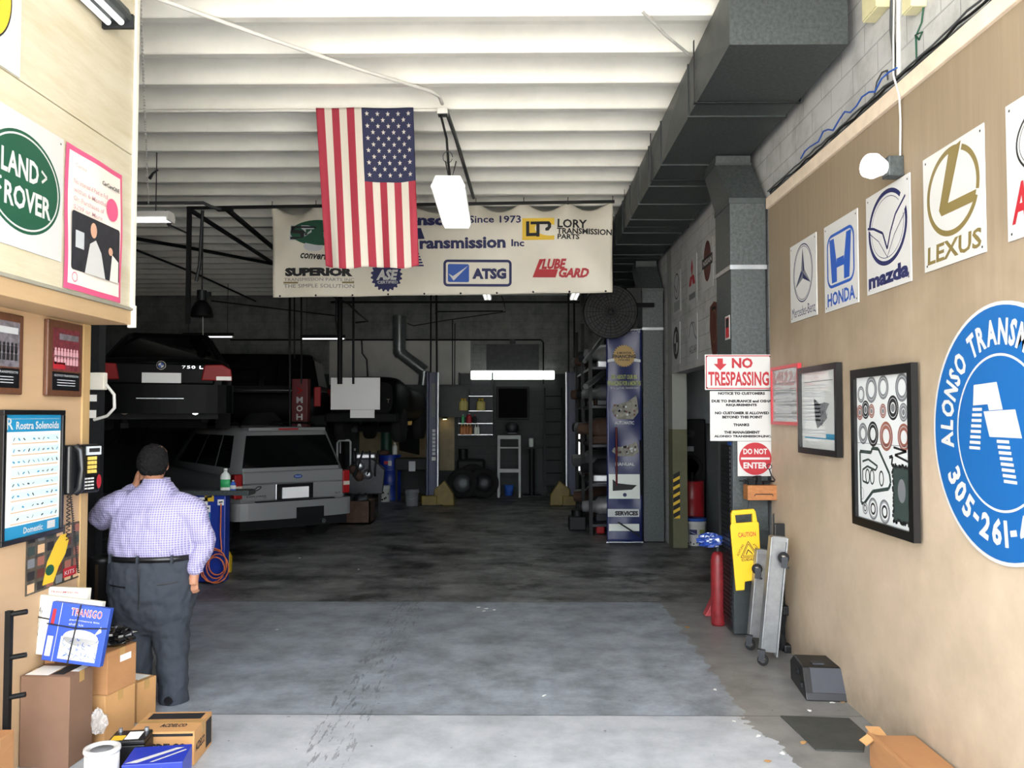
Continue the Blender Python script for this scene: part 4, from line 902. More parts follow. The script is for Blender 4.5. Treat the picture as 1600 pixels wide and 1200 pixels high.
for row in range(8):
    z = ih * (.60 - .185 * row); m.m('chart_tint').rect(-iw * .75, iw * .95, z - .012, z + .022, y)
    m.m('tan_paint').rect(-iw * .75, iw * .9, z - .028, z - .022, y)
    for k_ in range(10):
        if r.random() < .2: continue
        x = -iw * .68 + iw * 1.55 * k_ / 9; a_ = r.uniform(-60, 60); m.m(r.choice(['ink_black', 'ink_grey', 'ink_teal'])); d = .011
        m.stroke([(x - d * math.cos(R(a_)), z - d * math.sin(R(a_))), (x + d * math.cos(R(a_)), z + d * math.sin(R(a_)))], r.uniform(.005, .010), y - .0004)
m.build('printed_chart', t)
# wall telephone
t = thing('wall_phone', 'black wall telephone with yellow keypad on the edge of the tan wall', 'telephone', (XL, 5.285, 1.655), LW)
RK = -24
mat('phone_black', '#101113', .3)
m = MB('phone_black'); pts = [(-.115, 0), (-.11, -.045), (-.02, -.085), (.112, -.125), (.115, 0)]
vs = [(x, y_, z) for z in (-.155, .155) for x, y_ in pts]; m.add(vs, [(4, 3, 2, 1, 0), (5, 6, 7, 8, 9)] + [(i, (i + 1) % 5, (i + 1) % 5 + 5, i + 5) for i in range(5)]); m.build('body', t, bevel=.012)
m = MB('phone_black'); m.tube([(-.068, -.06, .145), (-.068, -.09, .12), (-.066, -.10, .0), (-.066, -.09, -.12), (-.066, -.06, -.145)], [.024, .026, .018, .026, .024], 12); m.build('handset', t)
m = MB('ink_light'); m.boxc((.05, -.112, .115), (.115, .012, .055), (0, 0, -17)); m.build('display_bezel', t); m = MB('ink_black'); m.boxc((.048, -.1185, .118), (.085, .004, .025), (0, 0, -17)); m.build('display', t)
mat('key_yellow', '#d8b65a', .5)
kp = thing('keypad', '', '') ; del kp['label'], kp['category']; kp.parent = t
for i in range(3):
    for j in range(4): MB('key_yellow').boxc((.018 + .024 * i, -.1 - .0074 * i, .066 - .028 * j), (.019, .008, .021), (0, 0, -17)).build('key', kp)
for i in range(4):
    for j in range(3): MB('white').boxc((-.005 + .026 * j, -.0925 - .008 * j, -.062 - .021 * i), (.02, .006, .010), (0, 0, -17)).build('memory_key', kp)
m = MB('ink_red'); m.disc(.10, -.085, .03, .045, -.124); o_ = m.build('sticker', t)
cpts = []
for i in range(240):
    f = i / 239; a = i * .9; cpts.append((-.06 + .07 * f + .010 * math.cos(a), -.03 - .02 * f, -.16 - .50 * f + .010 * math.sin(a) * .4))
MB('black').tube(cpts, .0035, 5).build('coiled_cord', t)
MB('black').tube([(-.085 + .012 * math.cos(i * .9), -.03 + .01 * math.sin(i * .9), -.16 - .28 * i / 80) for i in range(80)], .003, 5).build('coiled_cord', t)
# parts poster
A = onX(40, 851, XL); Bq = onX(125, 826, XL); Cq = onX(40, 905, XL)
mat('mosaic', '#4b4438', .5, var=.7, scale=24)
w = Bq.y - A.y; h = .36; m = MB('mosaic'); y = -.003; m.box(-w / 2, w / 2, -.003, 0, -h / 2, h / 2); r = random.Random(6); y -= .0005
for i in range(6):
    for j in range(5):
        m.m(r.choice(['ink_black', 'ink_brown', 'ink_dkgreen', 'ink_grey', 'tan_paint', 'ink_copper'])); x = -w / 2 + w * (i + .5) / 6; z = -h / 2 + h * (j + .5) / 5; m.rect(x - w * .06, x + w * .06, z - h * .07, z + h * .07, y)
m.m('ink_yellow').flat([(w * q[0], h * q[1]) for q in ((-.22, -.42), (-.14, -.05), (.0, .22), (.10, .34), (.2, .34), (.26, .22), (.2, .0), (.08, -.18), (-.02, -.42))], y - .0005)
m.m('ink_green').disc(-w * .09, -h * .2, w * .08, h * .09, y - .001, 14); m.m('ink_red').rect(w * .16, w * .42, -h * .42, -h * .26, y - .0005); m.m('white').text('KITS', w * .19, w * .38, -h * .38, -h * .31, y - .001)
tag(m.build('parts_poster', loc=(XL + .002, (A.y + Bq.y) / 2, (A.z + onX(113, 826, XL).z) / 2 - h / 2 + .05), rot=LW), 'dark picture poster with a yellow machine part under the framed chart', 'poster')

# ================================================================ cartons heaped at the foot of the left wall
mat('label_white', '#e8e6e0', .5)
def lab_top(t, w, e, h):
    m = MB('label_white'); m.box(-w * .45, w * .02, -e * .42, e * .30, h, h + .001); m.box(w * .32, w * .48, -e * .1, e * .48, h, h + .001); m.m('ink_light')
    for k_ in range(4): m.rect(-w * .4, -w * .05, 0, 0, 0)
    m.build('shipping_label', t); m = MB('ink_black'); m.box(w * .06, w * .30, -e * .35, e * .4, h, h + .0012); m.build('dark_label', t)
tb = carton('cardboard_box', 'tall dark brown carton with labels on top against the tan wall', (-2.69, 4.88, 0), (.29, .24, .515), -3, 'cardboard_dark', extra=lab_top)
lw_ = carton('cardboard_box', 'torn tan carton under the box with black plastic', (-2.61, 5.24, 0), (.28, .26, .30), -15, 'cardboard_light')
m = MB('cardboard'); m.add([(-.12, -.155, .10), (.02, -.155, .12), (.0, -.20, -.0 + .03), (-.10, -.24, .06)], [(0, 1, 2, 3)]); m.build('torn_flap', lw_, solid=.004)
mat('clear_wrap', '#d7d3cc', .18, alpha=.55, trans=.3)
tag(crumple(11, .055, .03, .08, 'clear_wrap').build('bubble_wrap', loc=(-2.51, 5.0, .17)), 'crumpled clear plastic wrap spilling from the torn carton', 'plastic wrap')
up = carton('cardboard_box', 'orange-brown carton with black plastic in its top', (-2.605, 5.235, .301), (.28, .26, .255), -13, 'cardboard')
m = MB('label_white'); m.box(.141, .1415, -.02, .08, .17, .21); m.m('ink_black').disc(0, 0, .001); m.build('label', up)
mat('black_plastic', '#0d0e10', .2, bump=.3, bscale=25)
tag(crumple(21, .15, .13, .055, 'black_plastic', 'clear_wrap').build('plastic_bag', loc=(-2.56, 5.25, .615)), 'crumpled black plastic bag in the top of the orange-brown carton', 'bag')
carton('cardboard_box', 'tan carton with a white label beside the leg of the person', (-2.545, 5.555, 0), (.19, .17, .26), -18, 'cardboard_light', extra=lambda t, w, e, h: MB('label_white').box(-w * .4, w * .3, -e * .2, e * .42, h, h + .001).build('label', t))
carton('cardboard_box', 'brown carton behind the tall dark carton against the tan wall', (-2.815, 5.07, 0), (.06, .12, .60), 0, 'cardboard')
carton('cardboard_box', 'tan carton at the lower corner beside the black peg rack', (-2.745, 4.25, 0), (.20, .30, .35), 2, 'cardboard')
# printed flat carton with dark panels
def delco(t, w, e, h):
    m = MB('ink_black'); y = -e / 2 - .0006
    m.text('ACDELCO', -w * .28, w * .38, h * .42, h * .66, y, bold=.05); m.rect(-w * .48, w * .48, h * .86, h * .94, y); m.m('ink_brown').rect(-w * .3, w * .35, h * .28, h * .31, y); m.rect(w * .05, w * .34, h * .08, h * .16, y); m.build('front_print', t)
    m = MB('ink_black'); m.add([(-w * .42, e * .12, h + .0008), (w * .42, e * .12, h + .0008), (w * .42, e * .42, h + .0008), (-w * .42, e * .42, h + .0008)], [(0, 1, 2, 3)]); vs, fs, a0, a1, b0, b1 = glyphs('ACDELCO', .04)
    m.add([(-w * .1 + (u - a0) / (a1 - a0) * w * .4, -e * .28 + (v - b0) / (b1 - b0) * e * .16, h + .0009) for u, v in vs], fs); m.build('top_print', t)
    m = MB('ink_black'); X = w / 2 + .0008; m.add([(X, e * .14, h * .1), (X, e * .46, h * .1), (X, e * .46, h * .9), (X, e * .14, h * .9)], [(0, 1, 2, 3)]); m.add([(X, -e * .42 + (u - a0) / (a1 - a0) * e * .5, h * .35 + (v - b0) / (b1 - b0) * h * .25) for u, v in vs], fs); m.build('side_print', t)
carton('cardboard_box', 'flat tan carton with black printed panels on the floor by the battery', (-2.05, 4.95, 0), (.37, .32, .195), 3, 'cardboard_light', extra=delco)
# battery, blue carton, white filter
t = thing('car_battery', 'black car battery with a yellow and white label behind the blue carton', 'battery', (-2.17, 4.685, 0), (0, 0, 8))
MB('black').box(-.10, .10, -.085, .085, 0, .19).build('case', t, bevel=.006); MB('black').box(-.098, .098, -.083, .083, .192, .215).build('lid', t, bevel=.006)
m = MB('ink_yellow'); m.box(-.085, -.02, -.07, .0, .2155, .2163); m.m('label_white').box(-.015, .06, -.06, .05, .2155, .2163); m.build('label', t)
for x in (-.07, .07): MB('steel').cyl((x, .06, .213), (x, .06, .235), .012).build('terminal', t)
mat('carton_blue', '#1c2f9e', .35)
t = thing('blue_carton', 'glossy blue carton with white stripes at the bottom of the heap', 'box', (-1.93, 4.49, 0), (0, 0, 10))
MB('carton_blue').box(-.15, .15, -.12, .12, 0, .19).build('body', t, bevel=.004)
m = MB('white'); y = -.1206; m.stroke([(-.15, .02), (-.06, .08), (.05, .16)], .014, y); m.stroke([(-.02, .0), (.08, .08), (.14, .13)], .012, y); m.flat([(-.14, .0), (-.1, .0), (-.05, .045), (-.09, .055)], y); m.text('S', -.03, .02, .01, .07, y, bold=.06, shear=.2)
m.add([(-.14, -.10, .1906), (-.08, -.10, .1906), (.12, .08, .1906), (.08, .08, .1906)], [(0, 1, 2, 3)]); m.add([(-.02, -.10, .1906), (.0, -.10, .1906), (.14, .04, .1906), (.13, .05, .1906)], [(0, 1, 2, 3)]); m.build('printed_stripes', t)
mat('filter_mesh', '#d5d3cf', .5, var=.22, scale=90)
t = thing('air_filter', 'white cylindrical air filter standing in front of the torn carton', 'air filter', (-2.195, 4.42, 0))
MB('filter_mesh').lathe([(.085, .012), (.085, .235)], n=40).build('mesh_side', t); m = MB('white'); m.lathe([(.05, .232), (.088, .232), (.092, .24), (.09, .255), (.08, .258), (.06, .25), (.058, .05)], n=40); m.build('top_rim', t); m = MB('white'); m.lathe([(.001, 0), (.09, 0), (.09, .014), (.001, .014)], n=40); m.build('base_cap', t); MB('ink_grey').lathe([(.056, .05), (.056, .245)], n=30).build('inner_screen', t)
# three flat cartons strapped together leaning on the heap
def flatbox(label, tl, tr, bl, Y, th, mm, draw=None, lean=8):
    A, Bq, Cq = at(*tl, Y), at(*tr, Y + .02), at(*bl, Y - .0); w = (Bq - A).length; h = (A - Cq).length
    roll = math.degrees(math.atan2((A - Cq).x, (A - Cq).z)); c = Cq
    t = thing('parts_carton', label, 'box', c, (-lean, roll, 0)); m = MB(mm); m.box(0, w, 0, th, 0, h); m.build('body', t, bevel=.003)
    if draw: draw(t, w, h)
    return t, w, h
def dA(t, w, h):
    m = MB('ink_black'); m.text('TRANSMISSION KIT', w * .05, w * .05 + .012, h * .2, h * .25, -.0008) if 0 else None
    m.text('4L60E', .012, .028, h * .25, h * .75, -.0008, rot=0); m.m('ink_red').text('TRANSMISSION', w * .40, w * .85, h * .90, h * .935, -.0008, bold=.02); m.build('print', t)
def dB(t, w, h):
    m = MB('ink_black'); m.text('700', .012, .03, h * .25, h * .8, -.0008); m.m('ink_grey').text('TRANSMISSION', w * .35, w * .8, h * .87, h * .92, -.0008); m.m('ink_red').rect(w * .84, w * .93, h * .86, h * .93, -.0008); m.build('print', t)
mat('carton_royal', '#2a4aa3', .45)
def dC(t, w, h):
    y = -.0008; m = MB('white'); s = .06; m.rect(s + .03, w * .9, h * .06, h * .44, y); m.disc((s + w) / 2, h * .44, w * .3, h * .14, y, 24); m.rect(.012, .045, h * .08, h * .42, y)
    m.text('TRANSGO', s + .06, w * .88, h * .80, h * .94, y - .0004, bold=.035, sp=1.15); m.m('ink_red').text('TRANSGO', s + .064, w * .875, h * .81, h * .93, y - .0008, bold=.0, sp=1.2); m.text('TRANSGO', .006, .05, h * .60, h * .86, y - .0004) if 0 else None
    m.m('white').text('performance kits', s + .06, w * .86, h * .71, h * .75, y - .0004); m.text('shift kit', s + .06, w * .6, h * .64, h * .68, y - .0004); m.rect(s, s + .003, 0, h, y); m.flat([(w * .8, h * .5), (w * .92, h * .58), (w * .9, h * .68)], y - .0004)
    m.m('ink_blue'); r = random.Random(8)
    for k_ in range(46):
        x = s + .04 + (w * .86 - s) * r.random(); z = h * (.09 + .33 * r.random()); a_ = r.random() * 6; m.stroke([(x, z), (x + .02 * math.cos(a_), z + .02 * math.sin(a_))], .003, y - .0005)
    m.m('ink_red').rect(.014, .034, h * .62, h * .88, y - .0004); m.build('print', t)
tA, wA, hA = flatbox('white flat parts carton at the back of the strapped three', (36, 917), (134, 896), (31, 1004), 5.02, .045, 'off_white', dA, 6)
tB, wB, hB = flatbox('white flat parts carton in the middle of the strapped three', (58, 931), (157, 909), (46, 1021), 4.93, .045, 'off_white', dB, 6)
tC, wC, hC = flatbox('blue flat parts carton with red and white lettering in front of the white ones', (77, 941), (171, 926), (64, 1031), 4.84, .045, 'carton_royal', dC, 6)
m = MB('black'); m.tube([(-.004, -.006, hC * .62), (wC * .5, -.007, hC * .60), (wC + .004, -.006, hC * .66)], .004, 6); m.build('elastic_strap', tC); m = MB('black'); m.tube([(wC * .5, -.007, hC + .003), (wC * .48, -.008, hC * .5), (wC * .46, -.007, -.003)], .004, 6); m.build('elastic_strap', tC)
for tt, hh_ in ((tA, hA), (tB, hB)): m = MB('black'); m.tube([(-.004, .05, hh_ * .66), (-.004, -.005, hh_ * .63), (.09, -.006, hh_ * .61)], .004, 6); m.build('elastic_strap', tt)
# black peg rack at the frame edge
t = thing('peg_rack', 'black metal peg rack standing beside the tan wall', 'rack', (-2.735, 4.475, 0))
MB('black_iron').box(-.015, .015, -.015, .015, .0, .95).build('post', t)
for z in (.93, .70, .49): MB('black_iron').cyl((0, -.0, z), (.085, .02, z + .012), .014).build('peg', t)
MB('black_iron').box(-.06, .06, -.05, .05, 0, .015).build('foot', t)
# bin and dark post behind the wall edge
b = at(150, 872, 5.95)
t = thing('ash_bin', 'black cylindrical bin with a chrome strip for its glossy highlight behind the person', 'bin', (b.x, 6.05, 0)); MB('black').lathe([(.001, 0), (.085, 0), (.085, .93), (.09, .94), (.09, .97), (.07, .975), (.06, .95), (.001, .95)], n=28).build('body', t); MB('chrome').box(-.012, .012, -.089, -.082, .05, .93).build('highlight_strip', t)  # chrome strip stands in for a glossy highlight on the bin
b = at(146, 640, 6.3)
t = thing('electrical_post', 'dark post with stickers and a cream box at the edge of the tan wall', 'post', (b.x - .03, 6.3, 0)); MB('dark_steel').box(-.09, .09, -.05, .05, 0, 2.7).build('post', t)
z1 = at(150, 596, 6.25).z; MB('off_white').boxc((.06, -.08, z1), (.20, .06, .13)).build('switch_box', t, bevel=.006); MB('label_white').boxc((.05, -.052, at(150, 622, 6.25).z), (.06, .004, .05)).build('sticker', t); MB('label_white').boxc((.05, -.052, at(150, 647, 6.25).z), (.055, .004, .06)).build('sticker', t)
MB('pipe_white').tube([(.16, -.08, z1 - .02), (.22, -.07, z1 - .1), (.22, -.06, z1 - .2), (.16, -.05, z1 - .26), (.06, -.05, z1 - .29)], .012).build('cable', t)
# blue bench with things on it
YBn = 9.9; a = at(355, 770, YBn); zt = a.z
t = thing('blue_cabinet', 'dark blue tool cabinet with stickers beside the silver suv', 'cabinet', (a.x, YBn, 0))
mat('cabinet_blue', '#16308a', .4)
MB('cabinet_blue').box(-.75, -.02, 0, .16, .02, zt - .03).build('body', t, bevel=.01); MB('galvanized').box(-.8, .27, -.05, .22, zt - .03, zt + .03).build('worktop', t, bevel=.006)
r = random.Random(3)
for k_, (px, py, cl, s) in enumerate(((318, 783, 'label_white', .10), (327, 777, 'ink_yellow', .11), (323, 795, 'label_white', .09), (324, 806, 'ink_teal', .07), (322, 815, 'label_white', .08), (345, 785, 'label_white', .075))):
    p = at(px, py, YBn); m = MB(cl); m.box(p.x - a.x - s / 2, p.x - a.x + s / 2, -.003, 0, p.z - s * .45, p.z + s * .45); m.m('ink_black'); m.stroke([(p.x - a.x - s * .3, p.z), (p.x - a.x + s * .3, p.z + s * .1)], s * .2, -.0036); m.build('sticker', t)
def bottle(name, label, loc, h, r_, body, cap, lab=None, group=None, sy=.65):
    t = thing(name, label, 'bottle', loc, (0, 0, 0), group); MB(body).lathe([(.001, 0), (r_ * .92, 0), (r_, h * .04), (r_, h * .62), (r_ * .8, h * .74), (r_ * .34, h * .84), (r_ * .34, h * .9)], n=20, sy=sy).build('body', t)
    MB(cap).lathe([(r_ * .4, h * .88), (r_ * .4, h), (.001, h)], n=14, sy=sy).build('cap', t)
    if lab: MB(lab).lathe([(r_ * 1.015, h * .14), (r_ * 1.015, h * .5)], n=20, sy=sy).build('label', t)
    return t
mat('bottle_white', '#c9cfc8', .35); mat('label_green', '#2f9a5c', .4)
p = at(352, 763, YBn); bottle('oil_bottle', 'white oil bottle with a green label on the blue cabinet top', (p.x, YBn, zt + .03), .26, .06, 'bottle_white', 'white', 'label_green')
p = at(364, 763, YBn); bottle('small_bottle', 'small blue and white bottle beside the white oil bottle', (p.x, YBn, zt + .03), .12, .035, 'ink_blue', 'white', 'white')
p = onZ(354, 892, 0)
mat('jug_yellow', '#c9a818', .4)
t = thing('oil_jug', 'yellow plastic jug on the floor beside the blue cabinet', 'jug', (p.x, p.y - .1, 0)); m = MB('jug_yellow'); m.loft([[(x * s_, y_ * s_, z) for x, y_ in ((-.09, -.05), (.09, -.05), (.09, .05), (-.09, .05))] for z, s_ in ((0, .95), (.02, 1), (.2, 1), (.26, .7), (.28, .35), (.31, .35))], smooth=False); m.build('body', t, bevel=.01); MB('black').cyl((0, 0, .31), (0, 0, .335), .035).build('cap', t)
mat('hose_orange', '#c9683a', .5)
hx = Vector((a.x - .05, YBn - .06, 0)); pts = [hx + Vector((0, 0, zt - .12)), hx + Vector((.0, -.01, .6)), hx + Vector((.02, -.02, .42))]
for k_ in range(60): an = k_ * .42; rr_ = .13 + .05 * math.sin(k_ * .23); pts.append(hx + Vector((-.03 + rr_ * math.cos(an + 1.2), -.03 - .002 * k_, .24 + rr_ * math.sin(an + 1.2) * 1.2)))
run('air_hose', 'coiled orange and pink air hose hanging on the side of the blue cabinet', 'hose', pts, .008, 'hose_orange')
# ================================================================ flag and sponsor banner
mat('flag_red', '#912636', .8); mat('flag_white', '#bfb8ab', .8); mat('flag_blue', '#1d2140', .8)
FY = B0.y - .03
TL, TR_, BL, BR = at(493.5, 168.5, FY), at(646, 168.5, FY), at(507, 414, FY), at(655, 414, FY)
def flagpt(u, v):            # v: 0 top, 1 bottom
    p = TL.lerp(TR_, u).lerp(BL.lerp(BR, u), v)
    yy = .035 * math.sin(u * 11 + v * 1.5) * (.25 + .75 * v) + .02 * math.sin(u * 23 + 1)* v
    return (p.x - TL.x, yy, p.z - TL.z - (.035 * math.sin(u * math.pi) + .02 * math.sin(u * 9)) * v)
m = MB('flag_white'); m.m('flag_red'); m.m('flag_blue'); nu, nv = 52, 60
US = [0, .085, .16, .237, .315, .395, .468] ; US += [.468 + (1 - .468) * i / 7 for i in range(1, 8)]
def su(i): j = i // 4; f = (i % 4) / 4; return US[j] + (US[min(j + 1, 13)] - US[j]) * f
vs = [flagpt(su(i), j / nv) for j in range(nv + 1) for i in range(nu + 1)]; k = nu + 1; base = len(m.v); m.add(vs, [])
for j in range(nv):
    for i in range(nu):
        st = i // 4; col = 'flag_blue' if st >= 6 and j / nv < .462 else ('flag_red' if st % 2 == 0 else 'flag_white')
        m.f.append((j * k + i, (j + 1) * k + i, (j + 1) * k + i + 1, j * k + i + 1)); m.mi.append(m.mats.index(col)); m.sm.append(True)
m.m('flag_white')
for c in range(11):
    for r_ in range(9):
        if (c + r_) % 2: continue
        # five rows across, alternating: the canton hangs turned a quarter
        u0 = .468 + .532 * (r_ + 1) / 10; v0 = .462 * (c + 1) / 12; pts = []
        for i in range(10):
            a = math.pi / 2 + i * math.pi / 5; q = .030 if i % 2 == 0 else .012
            x, y, z = flagpt(u0 + q * math.cos(a) * .72 / .94 * 1.0, v0 - q * math.sin(a) / 1.5 * .85); pts.append((x, y - .006, z))
        m.add(pts, [tuple(range(10))])
tag(m.build('flag', loc=TL, solid=.002), 'red, white and blue striped flag hanging vertically from the white ceiling conduit', 'flag')

BY = 11.3
mat('vinyl', '#d6d0c0', .5, var=.05, scale=2)
A, Bq, Cq, Dq = at(425, 321, BY), at(957, 313, BY), at(427, 465, BY), at(957, 457, BY)
grom = [0, .13, .262, .395, .60, .74, .87, 1.0]
def bpt(u, v):
    p = A.lerp(Bq, u).lerp(Cq.lerp(Dq, u), v); sag = 0; fold = 0
    for g0, g1 in zip(grom[:-1], grom[1:]):
        if g0 <= u <= g1:
            f = (u - g0) / (g1 - g0); s = math.sin(f * math.pi); sag = .11 * s; fold = s
    w = math.exp(-v * 5)
    y = .10 * fold * w * math.cos(v * 9) + .014 * math.sin(u * 17 + v * 4) * (.4 + v) + .01 * math.sin(u * 31 - v * 7)
    # hanging creases from the corners
    y += .02 * math.sin((u * 4.7 + v) * 7) * math.exp(-((u - .0) * 6) ** 2) + .02 * math.sin((u * -4.7 + v) * 7) * math.exp(-((u - 1) * 6) ** 2)
    z = p.z - A.z - sag * max(0, 1 - v * 2.2)
    return (p.x - A.x, y, z)
t = thing('banner', 'large cream sponsor banner with company logos strung under the ceiling behind the flag', 'banner', A)
m = MB('vinyl'); m.grid(lambda u, v: bpt(u, v), 120, 40); m.build('vinyl_sheet', t, solid=.003)
m = MB('ink_black'); Lx, Lz = (Bq - A).x, (A - Cq).z
def bp_(px, py): p = at(px, py, BY); return p.x - A.x, p.z - A.z
def btext(s, x0, x1, y0, y1, col, **k): a, b = bp_(x0, y1), bp_(x1, y0); m.m(col).text(s, a[0], b[0], a[1], b[1], 0, **k)
def bpoly(pts, col, y=0): m.m(col).flat([bp_(*q) for q in pts][::-1], y)
def ell_(cx, cy, rx, ry, col, y=0, n=36): bpoly([(cx + rx * math.cos(-2 * math.pi * i / n), cy + ry * math.sin(2 * math.pi * i / n)) for i in range(n)][::-1], col, y)
ell_(498, 364, 43, 20, 'ink_green', .003); bpoly([(454.5, 352.5), (501.5, 352.5), (501.5, 358.5), (478.5, 358.5), (478.5, 376.5), (453.5, 376.5)], 'ink_light', .0015); btext('-torque', 476, 531, 359, 376, 'ink_light', bold=.10); bpoly([(456, 354), (500, 354), (500, 357), (462, 357), (461, 360), (476, 361), (477, 375), (455, 375), (455, 371), (471, 371), (470, 366), (456, 365)], 'ink_black'); btext('-torque', 477, 530, 360, 375, 'ink_black', bold=.05)
btext('converters', 470, 528, 395, 406, 'ink_black', bold=.03, shear=.25, rot=-4); ell_(490, 385, 15, 8, 'ink_light')
btext('SUPERIOR', 445.5, 551, 418.5, 432, 'ink_black', bold=.07); btext('TRANSMISSION PARTS INC', 444, 553, 434.5, 439.5, 'ink_grey'); bpoly([(443, 440.5), (553, 439.7), (553, 442.3), (443, 443)], 'ink_gold'); btext('THE SIMPLE SOLUTION', 443.5, 553, 444, 450, 'ink_grey')
gear = []
for i in range(80): a = 2 * math.pi * i / 80; r_ = 25 if (i // 2) % 2 else 22; gear.append((604 + r_ * math.cos(a), 431 + r_ * math.sin(a)))
bpoly(gear, 'ink_navy', .001); btext('ASE', 588, 622, 421, 438, 'white', bold=.05, shear=.2); btext('CERTIFIED', 590, 622, 439, 443.5, 'white', bold=.02)
btext('Alonso', 606, 697, 335, 353, 'ink_navy', bold=.05); btext('Since 1973', 733, 814, 337, 349, 'ink_navy', bold=.02, rot=.8); btext('ransmission', 656, 790, 371, 389, 'ink_navy', bold=.04, rot=.8); btext('Inc', 799, 819, 374, 385, 'ink_navy', bold=.03)
bpoly([(630, 357), (658, 357), (664, 374), (630, 374)], 'ink_navy')
for i in range(6): bpoly([(640, 391 + 4.6 * i), (653 + 1.8 * i, 391 + 4.6 * i), (653.6 + 1.8 * i, 393.4 + 4.6 * i), (640, 393.4 + 4.6 * i)], 'ink_navy')
bpoly([(816, 341), (866, 341), (866, 375), (816, 375)], 'ink_yellow', .001)
for q in ([(822, 346), (827, 346), (827, 364), (838, 364), (838, 369), (822, 369)], [(829, 346.5), (850, 346.5), (850, 351), (843, 351), (843, 370), (838, 370), (838, 351), (829, 351)], [(845, 346.5), (858, 346.5), (861, 350), (861, 356), (857, 361), (852, 361), (852, 357), (856, 355), (856, 351), (845, 351)]): bpoly(q, 'ink_black')
btext('LORY', 871, 917, 343, 357, 'ink_black', bold=.03, rot=-2); btext('TRANSMISSION', 870, 956, 357.5, 367, 'ink_black', bold=.03, rot=-1.5); btext('PARTS', 871, 905, 366.5, 374.5, 'ink_black', bold=.03, rot=-2)
a, b = bp_(693, 448), bp_(799.5, 406); m.m('ink_navy').rrect(a[0], b[0], a[1], b[1], .06, 0, w=.035)
a, b = bp_(700, 441), bp_(733, 413); m.m('ink_blue').rrect(a[0], b[0], a[1], b[1], .02, .001); bpoly([(701, 428), (708, 432), (732, 415), (709, 439)], 'white'); btext('ATSG', 738, 791, 419, 436, 'ink_navy', bold=.06)
btext('LUBE', 846, 885, 404.5, 421, 'ink_red', bold=.05, shear=.3); btext('GARD', 873, 920, 419, 434, 'ink_red', bold=.05, shear=.3); bpoly([(843, 405), (850, 405), (842, 421), (872, 421), (868, 434), (832, 434)], 'ink_red')
out = []
for x, y, z in m.v:
    u = min(1, max(0, x / Lx)); zt_ = u * (Bq.z - A.z); v = min(1, max(0, (zt_ - z) / Lz)); out.append((x, bpt(u, v)[1] - .014 + (.004 if y > 0 else 0), z))
m.v = out; m.build('lettering', t)
for u in grom: x, y, z = bpt(u, 0); g = MB('dark_steel'); g.lathe([(.006, 0), (.016, 0)], (x, y - .008, z - .03), 12, rot=(90, 0, 0)); g.tube([(x, y, z - .02), (x, y + .01, z + .06)], .005); g.build('grommet_tie', t)
for i in range(10):
    x, y, z = bpt(.02 + .96 * i / 9, .985); g = MB('dark_steel'); g.lathe([(.006, 0), (.014, 0)], (x, y - .008, z), 12, rot=(90, 0, 0)); g.build('grommet', t)
# ================================================================ the person at the corner, seen from behind
PYD = 5.86
base = at(233, 1108, PYD); base.z = 0
def q_(px, py, dy=0.): p = at(px, py, PYD); return Vector((p.x - base.x, dy, p.z))
mat('skin', '#a47459', .55, var=.08, scale=20); mat('hair_black', '#0b0a0b', .8, spec=.2, var=.3, scale=60, bump=.6, bscale=180); mat('trouser', '#2b3038', .85, var=.14, scale=6, bump=.5, bscale=9, stretch=(1, 1, .45)); mat('leather', '#111113', .3)
sm_ = mat('shirt_check', '#9d95c4', .75); nt, bs = nodes_of(sm_); N = nt.nodes.new; Lk = nt.links.new
tc = N('ShaderNodeTexCoord'); s_ = N('ShaderNodeSeparateXYZ'); Lk(tc.outputs['Object'], s_.inputs[0])
def lines(o, f, w): return mth('LESS_THAN', mth('FRACT', mth('MULTIPLY', o, f)), w)
grid_ = mth('MAXIMUM', lines(s_.outputs[0], 62, .26), lines(s_.outputs[2], 62, .26))
Lk(mix(grid_, '#777296', '#a6a2be'), bs.inputs['Base Color'])
n2 = N('ShaderNodeTexNoise'); n2.inputs['Scale'].default_value = 7; n2.inputs['Detail'].default_value = 3; n2.inputs['Distortion'].default_value = 1.2; mpn = N('ShaderNodeMapping'); mpn.inputs['Scale'].default_value = (1.3, 1, .7); Lk(tc.outputs['Object'], mpn.inputs[0]); Lk(mpn.outputs[0], n2.inputs['Vector'])
bp = N('ShaderNodeBump'); bp.inputs['Strength'].default_value = .55; bp.inputs['Distance'].default_value = .03; Lk(n2.outputs[0], bp.inputs['Height']); Lk(bp.outputs[0], bs.inputs['Normal'])
def oval(c, rx, ry, n=28, p=2.3):
    out = []
    for i in range(n):
        a = 2 * math.pi * i / n; ca, sa = math.cos(a), math.sin(a)
        out.append((c[0] + rx * math.copysign(abs(ca) ** (2 / p), ca), c[1] + ry * math.copysign(abs(sa) ** (2 / p), sa), c[2]))
    return out
def limb(m, pts, rad, n=16, k=5):         # smooth tapered limb through the joints
    P = []; Q = []
    for i in range(len(pts) - 1):
        p0, p1, p2, p3 = pts[max(i - 1, 0)], pts[i], pts[i + 1], pts[min(i + 2, len(pts) - 1)]
        for j in range(k):
            f = j / k; P.append(.5 * ((2 * p1) + (p2 - p0) * f + (2 * p0 - 5 * p1 + 4 * p2 - p3) * f * f + (3 * p1 - p0 - 3 * p2 + p3) * f ** 3)); Q.append(rad[i] + (rad[i + 1] - rad[i]) * f)
    P.append(pts[-1]); Q.append(rad[-1]); m.tube(P, Q, n); m.ball(P[0], Q[0], 8); m.ball(P[-1], Q[-1], 8)
person = thing('person', 'person in a lavender checked shirt and dark trousers seen from behind, phone at the ear', 'person', base)
hd = q_(238, 724, .03)
RS, RE, RW = q_(293, 789, 0), q_(318, 848, .02), q_(307, 890, -.02)
